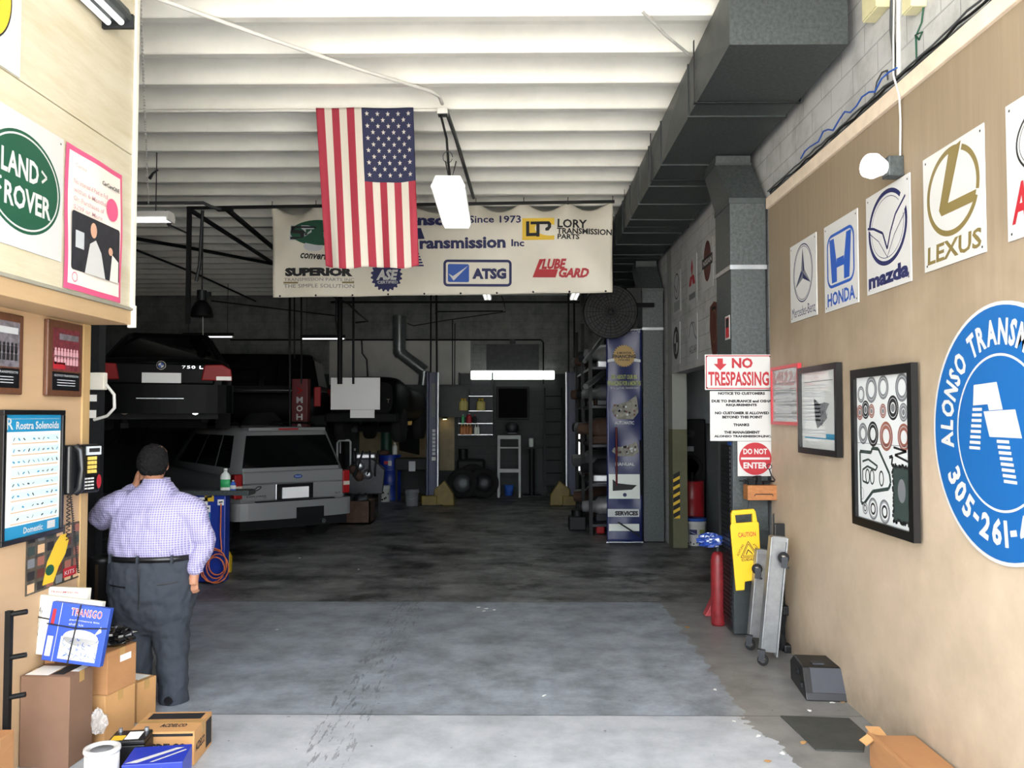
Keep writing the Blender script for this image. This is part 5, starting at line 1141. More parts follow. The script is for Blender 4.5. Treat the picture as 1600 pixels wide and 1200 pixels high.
LS, LE, LWr = q_(178, 789, 0), q_(148, 814, .10), q_(196, 762, .17)
# body: one continuous surface
b = MB('skin')
b.loft([oval((0, .02, z), rx, ry) for z, rx, ry in ((.80, .20, .14), (1.0, .25, .17), (1.2, .25, .16), (1.36, .20, .12), (1.44, .12, .08), (1.52, .07, .07))])
b.tube([q_(236, 775, .02), q_(237, 745, .03)], [.075, .066], 16)
b.lathe([(.001, -.125), (.045, -.12), (.072, -.085), (.088, -.02), (.094, .04), (.088, .085), (.06, .118), (.001, .13)], hd, 24, sx=.92, sy=1.12)
b.ball(hd + Vector((.0, .105, -.02)), .018, 6, 1, 1.2, 1.6); b.ball(hd + Vector((0, .085, -.085)), .035, 8)
for s in (-1, 1): b.ball(hd + Vector((s * .090, .005, -.02)), .022, 8, .45, 1, 1.5); b.ball(hd + Vector((s * .032, .088, .012)), .014, 6)
b.ball(hd + Vector((0, .098, -.06)), .017, 6, 1.5, .6, .5)
limb(b, [RS, RE, RW], [.055, .046, .034]); limb(b, [LS, LE, LWr], [.055, .046, .034])
for s, px in ((-1, 208), (1, 264)): limb(b, [q_(px, 950, .02), q_(px + 2 * s, 1020, .03), q_(px + 3 * s, 1098, .0)], [.085, .058, .04])
# relaxed right hand: palm and five curled fingers, thumb toward the front
hp = q_(304, 904, -.02); b.tube([RW, hp, hp + Vector((-.004, .0, -.035))], [.030, .036, .034], 12)
for i, (dx, ln) in enumerate(((-.028, .060), (-.010, .068), (.008, .066), (.025, .054))):
    p = hp + Vector((dx, .002, -.045)); b.tube([p + Vector((0, 0, .02)), p + Vector((0, .004, -ln * .45)), p + Vector((0, .022, -ln * .8)), p + Vector((0, .042, -ln * .72))], [.0105, .0098, .009, .0078], 8); b.ball(p + Vector((0, .042, -ln * .72)), .0078, 5)
b.tube([hp + Vector((-.03, .01, .005)), hp + Vector((-.045, .025, -.025)), hp + Vector((-.038, .04, -.05))], [.013, .011, .009], 8)
# raised left hand closed round the telephone
lh = q_(203, 747, .16); b.tube([LWr, lh, lh + Vector((.012, -.0, .035))], [.030, .036, .03], 12)
for i, dz in enumerate((-.018, .002, .022, .040)):
    p = lh + Vector((.01, -.02, dz)); b.tube([p, p + Vector((.022, -.035, .004)), p + Vector((.05, -.04, .01)), p + Vector((.062, -.02, .012))], [.011, .0105, .0095, .008], 8)
b.tube([lh + Vector((0, .02, .01)), lh + Vector((.03, .035, .04)), lh + Vector((.045, .03, .065))], [.013, .011, .009], 8)
b.build('body', person, remesh=.0065, smooth_it=3)
# hair: back and crown
h = MB('hair_black'); vs = []; n1, n2_ = 22, 32
rings = []
for i in range(n1 + 1):
    ph = math.pi * (.02 + .86 * i / n1); ring = []
    for j in range(n2_):
        a = 2 * math.pi * j / n2_; d = Vector((math.sin(ph) * math.cos(a), math.sin(ph) * math.sin(a), math.cos(ph)))
        front = max(0, d.y); low = max(0, -d.z)
        rr_ = .118 - (.05 * front * (1 - max(0, d.z)) if d.z < .55 else 0) - .036 * low * low
        ring.append(tuple(hd + Vector((d.x * rr_ * .90, d.y * rr_ * 1.04 - .012, d.z * rr_ * 1.16))))
    rings.append(ring)
h.loft(rings); ho = h.build('hair', person, remesh=.007, smooth_it=2)
# shirt with sleeves
s = MB('shirt_check')
s.loft([oval((dx, .02 + dy, z), rx, ry) for z, rx, ry, dx, dy in ((q_(0, 868).z, .288, .195, .0, .01), (q_(0, 859).z, .302, .215, 0, .01), (q_(0, 835).z, .300, .215, 0, .01), (q_(0, 812).z, .286, .195, 0, 0), (q_(0, 792).z, .272, .165, 0, 0), (q_(0, 778).z, .225, .130, .0, 0), (q_(0, 768).z, .165, .118, .005, .005), (q_(0, 760).z, .118, .11, .015, .01), (q_(0, 753).z, .098, .10, .018, .01))])
limb(s, [q_(278, 792), q_(300, 800), q_(313, 832, .01), RE + Vector((0, 0, -.01)), RW + Vector((.0, 0, .03)), RW + Vector((0, 0, .0))], [.11, .10, .085, .073, .060, .050])
limb(s, [q_(192, 790), q_(172, 795, .02), LE, LE + (LWr - LE) * .5, LWr + (LE - LWr) * .12], [.11, .10, .085, .066, .052])
so = s.build('shirt', person, remesh=.011, smooth_it=4)
c = MB('shirt_check'); zc = q_(0, 756).z; c.loft([oval((.018, .012, zc - .03), .100, .104), oval((.02, .018, zc + .040), .086, .090), oval((.02, .018, zc + .038), .079, .083), oval((.018, .012, zc - .03), .09, .095)], caps=False); c.build('collar', person)
MB('shirt_check').tube([RW + Vector((.001, 0, .028)), RW + Vector((0, 0, -.012))], [.052, .050], 18).build('cuff', person)
# trousers
z = lambda py: q_(0, py).z
tr = MB('trouser')
tr.loft([oval((0, .025, zz), rx, ry) for zz, rx, ry in ((z(866), .286, .192), (z(880), .296, .20), (z(910), .300, .205), (z(935), .292, .20), (z(955), .282, .175), (z(975), .262, .14), (z(988), .24, .10))])
limb(tr, [q_(204, 925, .02), q_(206, 975, .02), q_(210, 1030, .03), q_(213, 1075, .01), q_(214, 1104, 0)], [.140, .128, .104, .092, .092], 20)
limb(tr, [q_(263, 925, .02), q_(264, 975, .02), q_(267, 1030, .03), q_(270, 1075, .01), q_(271, 1104, 0)], [.142, .128, .108, .098, .096], 20)
to = tr.build('trousers', person, remesh=.012, smooth_it=3)
bl = MB('leather'); zb = z(868); bl.loft([oval((0, .023, zb - .02), .293, .203), oval((0, .023, zb + .018), .292, .202)], caps=False); bl.build('belt', person, solid=.006)
for px in (186, 234, 282): p = q_(px, 873); w_ = MB('trouser'); yb_ = -.19 * math.sqrt(max(0, 1 - abs(p.x / .30) ** 2.3)) ; w_.boxc((p.x, yb_, zb), (.014, .02, .055)); w_.build('belt_loop', person)
for px in (214, 271):
    p = q_(px, 1108); f = MB('leather'); f.loft([oval((p.x, y_, .0), w_, .001, 14) for y_, w_ in ()]) if 0 else None
    f.loft([[(p.x + w_ * math.cos(a), y_, max(.0, hh * .5 + hh * .5 * math.sin(a))) for a in [2 * math.pi * i / 14 for i in range(14)]] for y_, w_, hh in ((-.09, .03, .06), (-.075, .04, .075), (0, .045, .085), (.08, .048, .07), (.15, .045, .055), (.185, .02, .04))]); f.build('shoe', person)
t = thing('telephone_handset', 'dark telephone held to the ear by the person', 'telephone', tuple(base + lh + Vector((.038, -.004, .02))), (8, 20, 0)); MB('phone_black').boxc((0, 0, 0), (.022, .055, .15)).build('case', t, bevel=.006); MB('ink_light').boxc((-.0, -.0285, .02), (.014, .002, .09)).build('back_panel', t)

for px0, px1, py in ((186, 214, 909), (262, 289, 905)):
    m = MB('leather'); pts = []
    for i in range(6): p = q_(px0 + (px1 - px0) * i / 5, py + (2 if px0 < 220 else -2) * (i / 5 - .5)); pts.append((p.x, .022 - .206 * max(.05, 1 - abs(p.x / .305) ** 2.3) ** (1 / 2.3), p.z))
    m.tube(pts, .0045, 6); m.build('pocket_edge', person)
MB('leather').tube([(.0, -.187 - .006 * math.sin(i), z(880 + 10.5 * i) ) for i in range(7)], .004, 6).build('seam', person)
# cloth folds and rough hair: clouds pushed along the surface
for ob, sz, st, nm in ((to, .075, .034, 'trouser_folds'), (so, .10, .030, 'shirt_folds'), (ho, .018, .020, 'hair_strands')):
    tx = bpy.data.textures.new(nm, 'CLOUDS'); tx.noise_scale = sz; tx.noise_depth = 2
    d = ob.modifiers.new('folds', 'DISPLACE'); d.texture = tx; d.strength = st; d.mid_level = .5; d.texture_coords = 'LOCAL'
# ================================================================ vehicles and lifts
mat('paint_black', '#08090a', .42, spec=.07); mat('paint_silver', '#7b7d7e', .45, .2, spec=.3); mat('tyre', '#0d0d0e', .9); mat('trim_black', '#0c0d0e', .7, spec=.2); mat('lamp_red', '#8a1416', .45, spec=.2); mat('lamp_clear', '#b9b0a4', .2); mat('plate_white', '#f4f4f2', .6); mat('glass_car', '#060809', .04, spec=.3)
mat('underbody', '#17181a', .8, var=.4)
def ring_sec(w, zb, zt, y, tum=.93, crown=.03):
    return [(-w * .78, y, zb), (-w * .96, y, zb + .10), (-w, y, (zb + zt) / 2), (-w * .985, y, zt - .10), (-w * tum, y, zt), (-w * .5, y, zt + crown), (w * .5, y, zt + crown), (w * tum, y, zt), (w * .985, y, zt - .10), (w, y, (zb + zt) / 2), (w * .96, y, zb + .10), (w * .78, y, zb)]
def car(name, label, loc, rz, paint, body, gh, glass, wheels, wheel_r=.37):
    t = thing(name, label, 'car', loc, (0, 0, rz))
    m = MB(paint); m.loft([ring_sec(*s) for s in body]); m.build('body', t, sub=1)
    if gh:
        (wb, yr0, yf0, zb), (wt, yr1, yf1, zr) = gh
        def outl(w, yr, yf, z, c=.12): return [(-w + c, yr, z), (w - c, yr, z), (w, yr + c * 1.4, z), (w, yf - c * 2, z), (w - c * 1.5, yf, z), (-w + c * 1.5, yf, z), (-w, yf - c * 2, z), (-w, yr + c * 1.4, z)]
        m = MB(paint); m.loft([outl(wb, yr0, yf0, zb - .06), outl(wb, yr0, yf0, zb), outl(wt, yr1, yf1, zr - .05), outl(wt * .95, yr1 + .05, yf1 - .05, zr), outl(wt * .5, yr1 + .4, yf1 - .4, zr + .02)]); m.build('roof', t, bevel=.03, seg=3)
        L = lambda a, b, f: a + (b - a) * f
        def panel(nm, pts, par=t, mm='glass_car'):
            v = [Vector(p) for p in pts]; nrm = (v[1] - v[0]).cross(v[2] - v[0]).normalized(); mid = sum(v, Vector()) / len(v)
            if nrm.dot(mid - Vector((0, (yr0 + yf0) / 2, zb))) < 0: nrm = -nrm
            g = MB(mm); k = len(v); vs = [p + nrm * .012 for p in v] + [p - nrm * .03 for p in v]
            g.add(vs, [tuple(range(k)), tuple(range(2 * k - 1, k - 1, -1))] + [(i, i + k, (i + 1) % k + k, (i + 1) % k) for i in range(k)]); return g.build(nm, par, bevel=.008)
        f0, f1 = glass['f']
        W_ = lambda f: L(wb, wt, f); YR = lambda f: L(yr0, yr1, f); YF_ = lambda f: L(yf0, yf1, f); Z_ = lambda f: L(zb, zr - .05, f)
        c = .11
        panel('rear_window', [(-W_(f0) + c, YR(f0), Z_(f0)), (W_(f0) - c, YR(f0), Z_(f0)), (W_(f1) - c, YR(f1), Z_(f1)), (-W_(f1) + c, YR(f1), Z_(f1))])
        panel('windscreen', [(-W_(f0) + .2, YF_(f0), Z_(f0)), (W_(f0) - .2, YF_(f0), Z_(f0)), (W_(f1) - .2, YF_(f1), Z_(f1)), (-W_(f1) + .2, YF_(f1), Z_(f1))])
        for s in (-1, 1):
            for a, b in glass['side']:
                ya = lambda f, q: L(YR(f) + c * 1.5, YF_(f) - c * 2.2, q)
                panel('side_window', [(s * W_(f0), ya(f0, a), Z_(f0)), (s * W_(f0), ya(f0, b), Z_(f0)), (s * W_(f1), ya(f1, b), Z_(f1)), (s * W_(f1), ya(f1, a), Z_(f1))])
    for y in wheels:
        for s in (-1, 1):
            w0 = body[len(body) // 2][0]; m = MB('tyre'); m.lathe([(wheel_r * .62, -.11), (wheel_r * .95, -.11), (wheel_r, -.07), (wheel_r, .07), (wheel_r * .95, .11), (wheel_r * .62, .11)], (0, 0, 0), 28, rot=(0, 90, 0)); wo = m.build('wheel', t, (s * (w0 - .13), y, wheel_r)); MB('steel').lathe([(.001, -.09), (wheel_r * .3, -.09), (wheel_r * .62, -.10), (wheel_r * .62, .10), (wheel_r * .3, .09), (.001, .09)], (0, 0, 0), 20, rot=(0, 90, 0)).build('rim', wo)
    return t
def rounded(m, x0, x1, y0, y1, z0, z1): return m.box(x0, x1, y0, y1, z0, z1)
# --- silver suv on the floor
EX = onZ(452, 858, 0); ex = at(458, 820, 12.75)
t = car('silver_suv', 'silver suv parked on the floor with its rear toward the door', (ex.x, 12.75, 0), 38, 'paint_silver',
        [(.84, .50, 1.10, -.02), (.92, .42, 1.14, .05), (.935, .40, 1.14, .5), (.935, .36, 1.13, 1.6), (.935, .36, 1.12, 2.8), (.93, .38, 1.10, 3.6), (.90, .40, 1.02, 4.4), (.80, .45, .92, 4.75)],
        ((.90, .03, 3.55, 1.14), (.74, .30, 2.75, 1.79)), {'f': (.10, .90), 'side': ((.02, .22), (.25, .55), (.58, .9))}, (.95, 3.85))
B_ = MB('paint_silver'); B_.loft([[(x, y, z) for x, y in [(-.95, .30)] + [(-.95 * math.cos(math.pi * i / 14), -.17 * math.sin(math.pi * i / 14) ** .7) for i in range(15)] + [(.95, .30)]] for z in (.44, .50, .66, .70)], smooth=False); bo = B_.build('rear_bumper', t, bevel=.03, seg=3)
MB('trim_black').box(-.62, .62, -.150, -.05, .70, .715).build('step_pad', bo); MB('trim_black').box(-.02, .42, -.185, -.14, .44, .60).build('hitch_recess', bo); MB('trim_black').box(-.85, .85, -.08, .2, .30, .44).build('lower_valance', t)
MB('paint_silver').box(-.80, .80, -.045, 0, .72, .96).build('tailgate_lower', t, bevel=.015); MB('paint_silver').box(-.80, .80, -.05, .02, .965, 1.15).build('tailgate_upper', t, bevel=.02)
for s in (-1, 1):
    x0, x1 = sorted((s * .80, s * .925)); l = MB('lamp_red').box(x0, x1, -.045, .12, .76, 1.12).build('tail_lamp', t, bevel=.02); MB('lamp_clear').box(x0 + .01, x1 - .01, -.052, -.044, .89, .95).build('reversing_lens', l)
p_ = MB('chrome'); p_.box(-.30, .30, -.058, -.044, .72, .955); po = p_.build('plate_recess', t, bevel=.01); MB('plate_white').box(-.20, .22, -.072, -.06, .735, .90).build('number_plate', t)
m = MB('ink_black'); m.disc(.05, 1.06, .07, .032, y=-.0512); m.m('ink_blue').disc(.05, 1.06, .06, .025, y=-.0518); m.m('white').text('Ford', .01, .09, 1.05, 1.072, -.0522); m.build('oval_badge', t)
m = MB('ink_black'); m.text('EXPLORER', -.74, -.44, .775, .80, -.0462, bold=.02); m.text('V8', -.50, -.44, .75, .768, -.0462); m.stroke([(-.70, .87), (-.62, .89), (-.58, .93), (-.52, .93), (-.54, .90), (-.60, .87), (-.66, .86), (-.64, .83)], .016, -.0462); m.text('XLT', .66, .76, .76, .785, -.0462, bold=.02); m.build('lettering', t)
MB('paint_silver').loft([[(x, y, z) for x, y in ((-.62, .22), (.62, .22), (.66, .40), (-.66, .40))] for z in (1.755, 1.80)], smooth=False).build('spoiler', t, bevel=.015); MB('lamp_red').box(-.16, .16, .205, .235, 1.765, 1.79).build('brake_light', t, bevel=.005)
for s in (-1, 1):
    m = MB('trim_black'); m.tube([(s * .62, .6, 1.80), (s * .62, .7, 1.86), (s * .62, 2.4, 1.87), (s * .62, 2.5, 1.81)], .018); m.build('roof_rail', t)
m = MB('trim_black'); m.bar((-.1, .10, 1.24), (.36, .14, 1.28), .02, .012); m.build('rear_wiper', t)
MB('galvanized').cyl((.45, -.12, .36), (.45, .5, .36), .035).build('exhaust_pipe', t)
# --- black sedan high on a lift
bz = at(250, 556, 11.5).z - 1.04; bx = at(252, 590, 11.5).x
t = car('black_sedan', 'black sedan raised high on a lift beside the tan wall, its boot toward the door', (bx, 11.5, bz), 20, 'paint_black',
        [(.80, .42, .92, -.04), (.90, .32, 1.0, .05), (.945, .27, 1.03, .5), (.95, .22, 1.02, 1.3), (.95, .22, 1.0, 2.6), (.95, .22, .98, 3.4), (.93, .25, .90, 4.5), (.80, .32, .75, 5.0)],
        ((.84, .62, 3.75, 1.01), (.62, 1.35, 2.95, 1.48)), {'f': (.06, .92), 'side': ((.0, .16), (.2, .55), (.58, .95))}, (1.05, 4.1), .35)
MB('paint_black').loft([[(x, y, z) for x, y in [(-.95, .30)] + [(-.95 * math.cos(math.pi * i / 14), -.17 * math.sin(math.pi * i / 14) ** .7) for i in range(15)] + [(.95, .30)]] for z in (.24, .30, .58, .64)], smooth=False).build('rear_bumper', t, bevel=.03, seg=3)
MB('paint_black').box(-.70, .70, -.085, .0, .64, .94).build('boot_lid', t, bevel=.03, seg=3)
MB('steel').box(-.30, .30, -.178, -.165, .44, .450).build('chrome_strip', t)
for s in (-1, 1):
    pts = [(s * .52, .70), (s * .56, .92), (s * .80, .93), (s * .92, .86), (s * .935, .70)]; pts = pts if s > 0 else pts[::-1]
    m = MB('lamp_red'); m.prism(pts, -.10, .12); l = m.build('tail_lamp', t, bevel=.015); m = MB('lamp_clear'); m.box(*sorted((s * .72, s * .92)), -.106, -.098, .705, .76); m.build('reversing_lens', l)
MB('plate_white').box(-.24, .26, -.10, -.088, .66, .80).build('number_plate', t)
m = MB('chrome'); y = -.0862; m.disc(0, .905, .062, .062, y, 32); m.m('ink_black').disc(0, .905, .055, .055, y - .001, 32); 
for k_ in range(4):
    m.m('white' if k_ % 2 else 'ink_blue'); m.flat([(0, .905)] + [(.036 * math.cos(R(90 * k_ + 15 * i)), .905 + .036 * math.sin(R(90 * k_ + 15 * i))) for i in range(7)], y - .002)
m.build('roundel_badge', t); m = MB('chrome'); m.text('750 Li', .27, .57, .865, .905, -.0862, sp=1.15); m.build('model_lettering', t); MB('underbody').box(-.75, .75, .1, 4.7, .16, .24).build('underbody', t)
for x in (-.45, .45): MB('chrome').cyl((x, -.10, .27), (x, .3, .27), .05).build('exhaust_pipe', t)
# --- black suv behind
sz = at(430, 553, 16.6).z - 1.88
t = car('black_suv', 'black suv raised behind the red lift post, above the silver suv', (-4.12, 17.5, sz), 97, 'paint_black',
        [(.86, .50, 1.10, -.02), (.95, .44, 1.18, .05), (.98, .42, 1.18, .5), (.98, .40, 1.17, 1.8), (.98, .40, 1.15, 3.2), (.97, .42, 1.10, 4.0), (.94, .45, 1.02, 4.9), (.82, .5, .92, 5.2)],
        ((.94, .02, 3.9, 1.17), (.80, .16, 3.2, 1.88)), {'f': (.10, .90), 'side': ((.02, .26), (.29, .58), (.61, .92))}, (1.1, 4.2), .40)
MB('trim_black').box(-.98, .98, -.16, .2, .44, .66).build('rear_bumper', t, bevel=.03)
for s in (-1, 1):
    x0, x1 = sorted((s * .86, s * .96)); MB('lamp_red').box(x0, x1, -.035, .10, .82, 1.22).build('tail_lamp', t, bevel=.02)
MB('chrome').box(-.984, -.978, .3, 3.6, 1.14, 1.155).build('chrome_strip', t)
# --- dark open car behind the white panel
GY = 16.5; gp = at(562, 655, GY); gz = gp.z - .48
t = car('dark_convertible', 'dark car raised at the back with a plain white panel over its rear', (at(566, 620, GY).x, GY, gz), -3, 'paint_black',
        [(.62, .55, 1.20, -.02), (.70, .48, 1.32, .05), (.72, .42, 1.32, .6), (.72, .40, 1.20, 1.2), (.72, .40, 1.15, 2.4), (.71, .40, 1.1, 3.4), (.66, .45, .9, 4.0)], None, None, (.8, 3.2), .36)
MB('trim_black').box(-.72, .72, -.14, .15, .42, .60).build('rear_bumper', t, bevel=.03)
a_, b_ = at(517, 590, GY - .16), at(594.5, 640, GY - .16); cxx = at(566, 620, GY).x
MB('plate_white').box(a_.x - cxx, b_.x - cxx, -.16, -.148, b_.z - gz, a_.z - gz).build('white_panel', t); a_, b_ = at(548, 640, GY - .16), at(586, 653, GY - .16); MB('plate_white').box(a_.x - cxx, b_.x - cxx, -.175, -.15, b_.z - gz, a_.z - gz - .004).build('number_plate', t)
m = MB('chrome'); m.text('T', .50, .56, .80, .88, -.03); m.build('letter', t)
# --- lifts
def post_lift(label, loc, rz, bz, x0, wd):
    t = thing('single_post_lift', label, 'car lift', loc, (0, 0, rz))
    MB('black_iron').box(x0 - .15, x0 + .15, 2.15, 2.45, 0, bz + .9).build('column', t); MB('black_iron').box(x0 - .3, x0 + .25, 1.9, 2.7, 0, .03).build('base_plate', t)
    for y0_, y1_ in ((2.2, 1.0), (2.4, 3.6)):
        for x_ in (-wd, wd): MB('dark_steel').bar((x0 + .05, y0_, bz + .08), (x_, y1_, bz + .08), .12, .12).build('lift_arm', t); MB('black_rubber').cyl((x_, y1_, bz + .10), (x_, y1_, bz + .165), .07).build('lift_pad', t)
post_lift('dark single-post lift carrying the raised black sedan', (bx, 11.5, 0), 20, bz, -1.27, .55)
post_lift('dark single-post lift carrying the raised car with the white panel', (at(566, 620, GY).x, GY, 0), -3, gz + .18, -1.15, .4)
mat('lift_red', '#5c1418', .5, var=.3); mat('lift_blue', '#0d2146', .45, var=.2); mat('lift_yellow', '#6e5c17', .55, var=.25)
LY = 16.0; lp = at(468, 640, LY - .12); zt_ = at(468, 592, LY - .12).z
t = thing('red_lift_post', 'dark red lift post with white vertical lettering between the black and silver suvs', 'car lift', (lp.x, LY, 0))
MB('lift_red').box(-.15, .15, -.12, .12, 0, zt_).build('column', t, bevel=.01); MB('lift_red').box(-.25, .25, -.25, .25, 0, .03).build('base_plate', t); MB('black_iron').box(-.18, .18, -.16, .10, sz - .1, sz + .12).build('carriage', t); MB('black_iron').bar((-.1, .1, sz + .32), (-1.2, 1.0, sz + .32), .1, .1).build('lift_arm', t)
m = MB('white')
for i_, ch in enumerate('MOHAWK'): z = at(0, 625 + 13.2 * i_, LY - .12).z; m.text(ch, -.06, .06, z - .06, z + .06, -.1206, bold=.03)
m.m('lamp_red').stroke([(-.06, at(0, 606, LY - .12).z), (.05, at(0, 610, LY - .12).z), (-.05, at(0, 615, LY - .12).z)], .03, -.1206); m.build('lettering', t)
for px, lab, mir in ((676, 'blue two-post lift column with white lettering beside the blue drum', 1), (893.5, 'blue two-post lift column beside the crowded parts rack', -1)):
    b0 = at(px, 790, 18.6); zt_ = at(px, 581, 18.4).z
    t = thing('lift_column', lab, 'car lift', (b0.x, 18.6, 0), (0, 0, 0), None)
    m = MB('lift_blue'); m.box(-.13, .13, -.02, .15, 0, zt_); m.box(-.13, -.08, -.16, -.02, 0, zt_); m.box(.08, .13, -.16, -.02, 0, zt_); m.build('column', t, bevel=.008)
    MB('lift_yellow').prism([(mir * .05, 0), (mir * .50, 0), (mir * .48, .25), (mir * .28, .55), (mir * .05, .35)][::mir], -.22, .02).build('carriage_arm', t, bevel=.02); MB('lift_yellow').box(-.22, .12, -.28, -.10, 0, .22).build('foot_guard', t, bevel=.02)
    MB('steel').box(mir * .13 - .01, mir * .13 + .01, -.17, -.15, .4, zt_).build('edge_strip', t); MB('black_iron').box(-.25, .25, -.3, .3, 0, .02).build('base_plate', t)
    if mir == 1:
        MB('galvanized').box(-.035, .06, -.03, -.02, 1.95, 2.7).build('upper_label', t); m = MB('ink_light'); y = -.0262
        for k_ in range(7): m.rect(-.01, .06, 1.10 + .085 * k_, 1.165 + .085 * k_, y)
        m.m('white').rect(-.02, .07, .98, 1.06, y); m.build('vertical_lettering', t)
    MB('black_iron').tube([(-.06, .05, zt_), (-.06, .05, ZC)], .018).build('hydraulic_line', t); MB('black_iron').tube([(.08, .05, zt_), (.07, .05, zt_ + .9), (.06, .05, ZC)], .022).build('hydraulic_line', t)
x0_, x1_ = at(520, 474, 18.6), at(905, 474, 18.6); run('overhead_pipe', 'long dark pipe across the shop above the blue lift columns', 'pipe', [Vector((x0_.x, 18.4, x0_.z)), Vector((x1_.x, 18.4, x1_.z))], .025, 'black_iron')

p = at(905, 703, 18.3); zl = at(905, 740, 18.3).z; zh = at(905, 665, 18.3).z
t = thing('vertical_light', 'lit tube light standing upright on the blue column beside the parts rack', 'light', (p.x + .0, 18.42, zl)); hh = zh - zl
MB('white_paint').box(-.035, .035, 0, .04, 0, hh).build('housing', t); MB('lamp_white').cyl((0, -.02, .03), (0, -.02, hh - .03), .022, n=10).build('tube', t)
for z in (0, hh): MB('white_paint').boxc((0, 0, z), (.08, .09, .03)).build('end_cap', t)
# ================================================================ the back of the shop
YW = YB - .02
# exhaust pipe
mat('tin', '#7f8688', .3, .7, var=.2)
a, b_, c, d = at(624, 494, 21.0), at(624, 549, 21.0), at(663, 580, 21.0), at(661, 602, 21.0)
t = thing('exhaust_duct', 'round galvanized exhaust pipe with an elbow high on the back wall', 'exhaust pipe', a)
MB('tin').cyl((0, 0, .0), b_ - a, .16, n=24).build('upper_pipe', t); MB('tin').tube([b_ - a + Vector((0, 0, .05)), b_ - a, b_ - a + Vector((.05, 0, -.08))], .172, 24).build('elbow', t)
MB('tin').cyl(b_ - a + Vector((.03, 0, -.05)), c - a, .15, n=24).build('sloping_pipe', t); MB('tin').cyl(c - a, d - a, .13, n=24).build('lower_pipe', t)
# wall conduits
def wl(name, label, pts, r=.022, m='black_iron', cat='conduit', Y=YW - .03): run(name, label, cat, [at(x, y, Y) for x, y in pts], r, m)
wl('wall_conduit', 'dark conduit running across the back wall and down beside the wall light', [(360, 531), (560, 531), (845, 531), (849, 535), (849, 600)])
wl('wall_conduit', 'thin vertical conduit on the back wall beside the dark shelf', [(707, 500), (707, 650)], .014)
wl('wall_conduit', 'second thin vertical conduit on the back wall near the blue lift column', [(711, 505), (710, 650)], .012)
wl('wall_cable', 'drooping cable across the upper back wall under the banner', [(636, 505), (646, 509), (700, 500), (790, 487), (788, 475), (783, 460)], .014, 'black', 'cable')
wl('wall_conduit', 'short conduit with a box above the wall light', [(680, 490), (683, 487), (786, 486)], .018)
p = at(801, 534, YW); tag(MB('dark_steel').boxc((0, -.05, 0), (.14, .10, .12)).build('electrical_box', loc=p, bevel=.01), 'small dark electrical box on the conduit above the wall light', 'electrical box')
a, e = at(760, 538, YW), at(842, 580, YW); m = MB('block_back'); tag(MB('dark_steel').box(-(e.x - a.x) / 2, (e.x - a.x) / 2, -.02, 0, -(a.z - e.z) / 2, (a.z - e.z) / 2).build('wall_panel', loc=((a.x + e.x) / 2, YW, (a.z + e.z) / 2), bevel=.004), 'grey flush panel on the back wall above the wall light', 'panel')
# white wall stretch on the left with light put into its pale colour, dark wall cabinet, lit bench board
mat('lit_pale_wall', '#b9bab6', .8, var=.15, scale=1.4)
a, e = at(515, 530, YW), at(735, 601, YW); m = MB('lit_pale_wall'); m.box(a.x, e.x, YW - .005, YW + .02, e.z, a.z); struct(m.build('wall_back_lit_patch'))
mat('cab_grey', '#3d4242', .6, var=.15); mat('bench_board', '#8f8368', .7, var=.25, scale=4)
a, e = at(562, 601, 20.9), at(732, 652, 20.9)
t = thing('wall_cabinet', 'long dark grey wall cabinet under the pale wall with two small lamps beneath', 'cabinet', ((a.x + e.x) / 2, YW, e.z)); hw = (e.x - a.x) / 2; hh = a.z - e.z
MB('cab_grey').box(-hw, hw, -.5, 0, 0, hh).build('body', t, bevel=.01)
for k_ in range(3): MB('cab_grey').box(-hw + .03 + k_ * 2 * hw / 3, -hw - .03 + (k_ + 1) * 2 * hw / 3, -.52, -.5, .04, hh - .04).build('door', t, bevel=.008)
a2, e2 = at(562, 652, YW), at(710, 735, YW); tag(MB('bench_board').box(a2.x, e2.x, YW - .02, YW, e2.z, a2.z).build('backboard'), 'dull wooden board on the back wall lit by two small lamps', 'board')
mat('lamp_warm', '#ffe2a0', .5, emit=14)
for px, lb in ((641, 'small warm lamp under the dark cabinet between the drum and the blue column'), (695, 'small warm lamp under the dark cabinet beside the shelves')):
    p = at(px, 655, 21.2); t = thing('puck_light', lb, 'light', (p.x, 21.2, e.z)); MB('dark_steel').cyl((0, 0, 0), (0, 0, -.05), .06).build('housing', t); MB('lamp_warm').cyl((0, 0, -.05), (0, 0, -.06), .045).build('lens', t)
p0_, p1_ = at(652, 631, 20.85), at(664, 645, 20.85); w, h = p1_.x - p0_.x, p0_.z - p1_.z
t = thing('small_picture', 'small framed picture on the dark wall cabinet behind the blue column', 'picture frame', ((p0_.x + p1_.x) / 2, YW - .525, (p0_.z + p1_.z) / 2)); MB('frame_black').box(-w / 2, w / 2, -.02, 0, -h / 2, h / 2).build('frame', t); MB('ink_light').box(-w * .42, w * .42, -.024, -.02, -h * .42, h * .42).m('ink_black').box(-w * .34, w * .34, -.026, -.024, -h * .34, h * .34).build('picture', t)
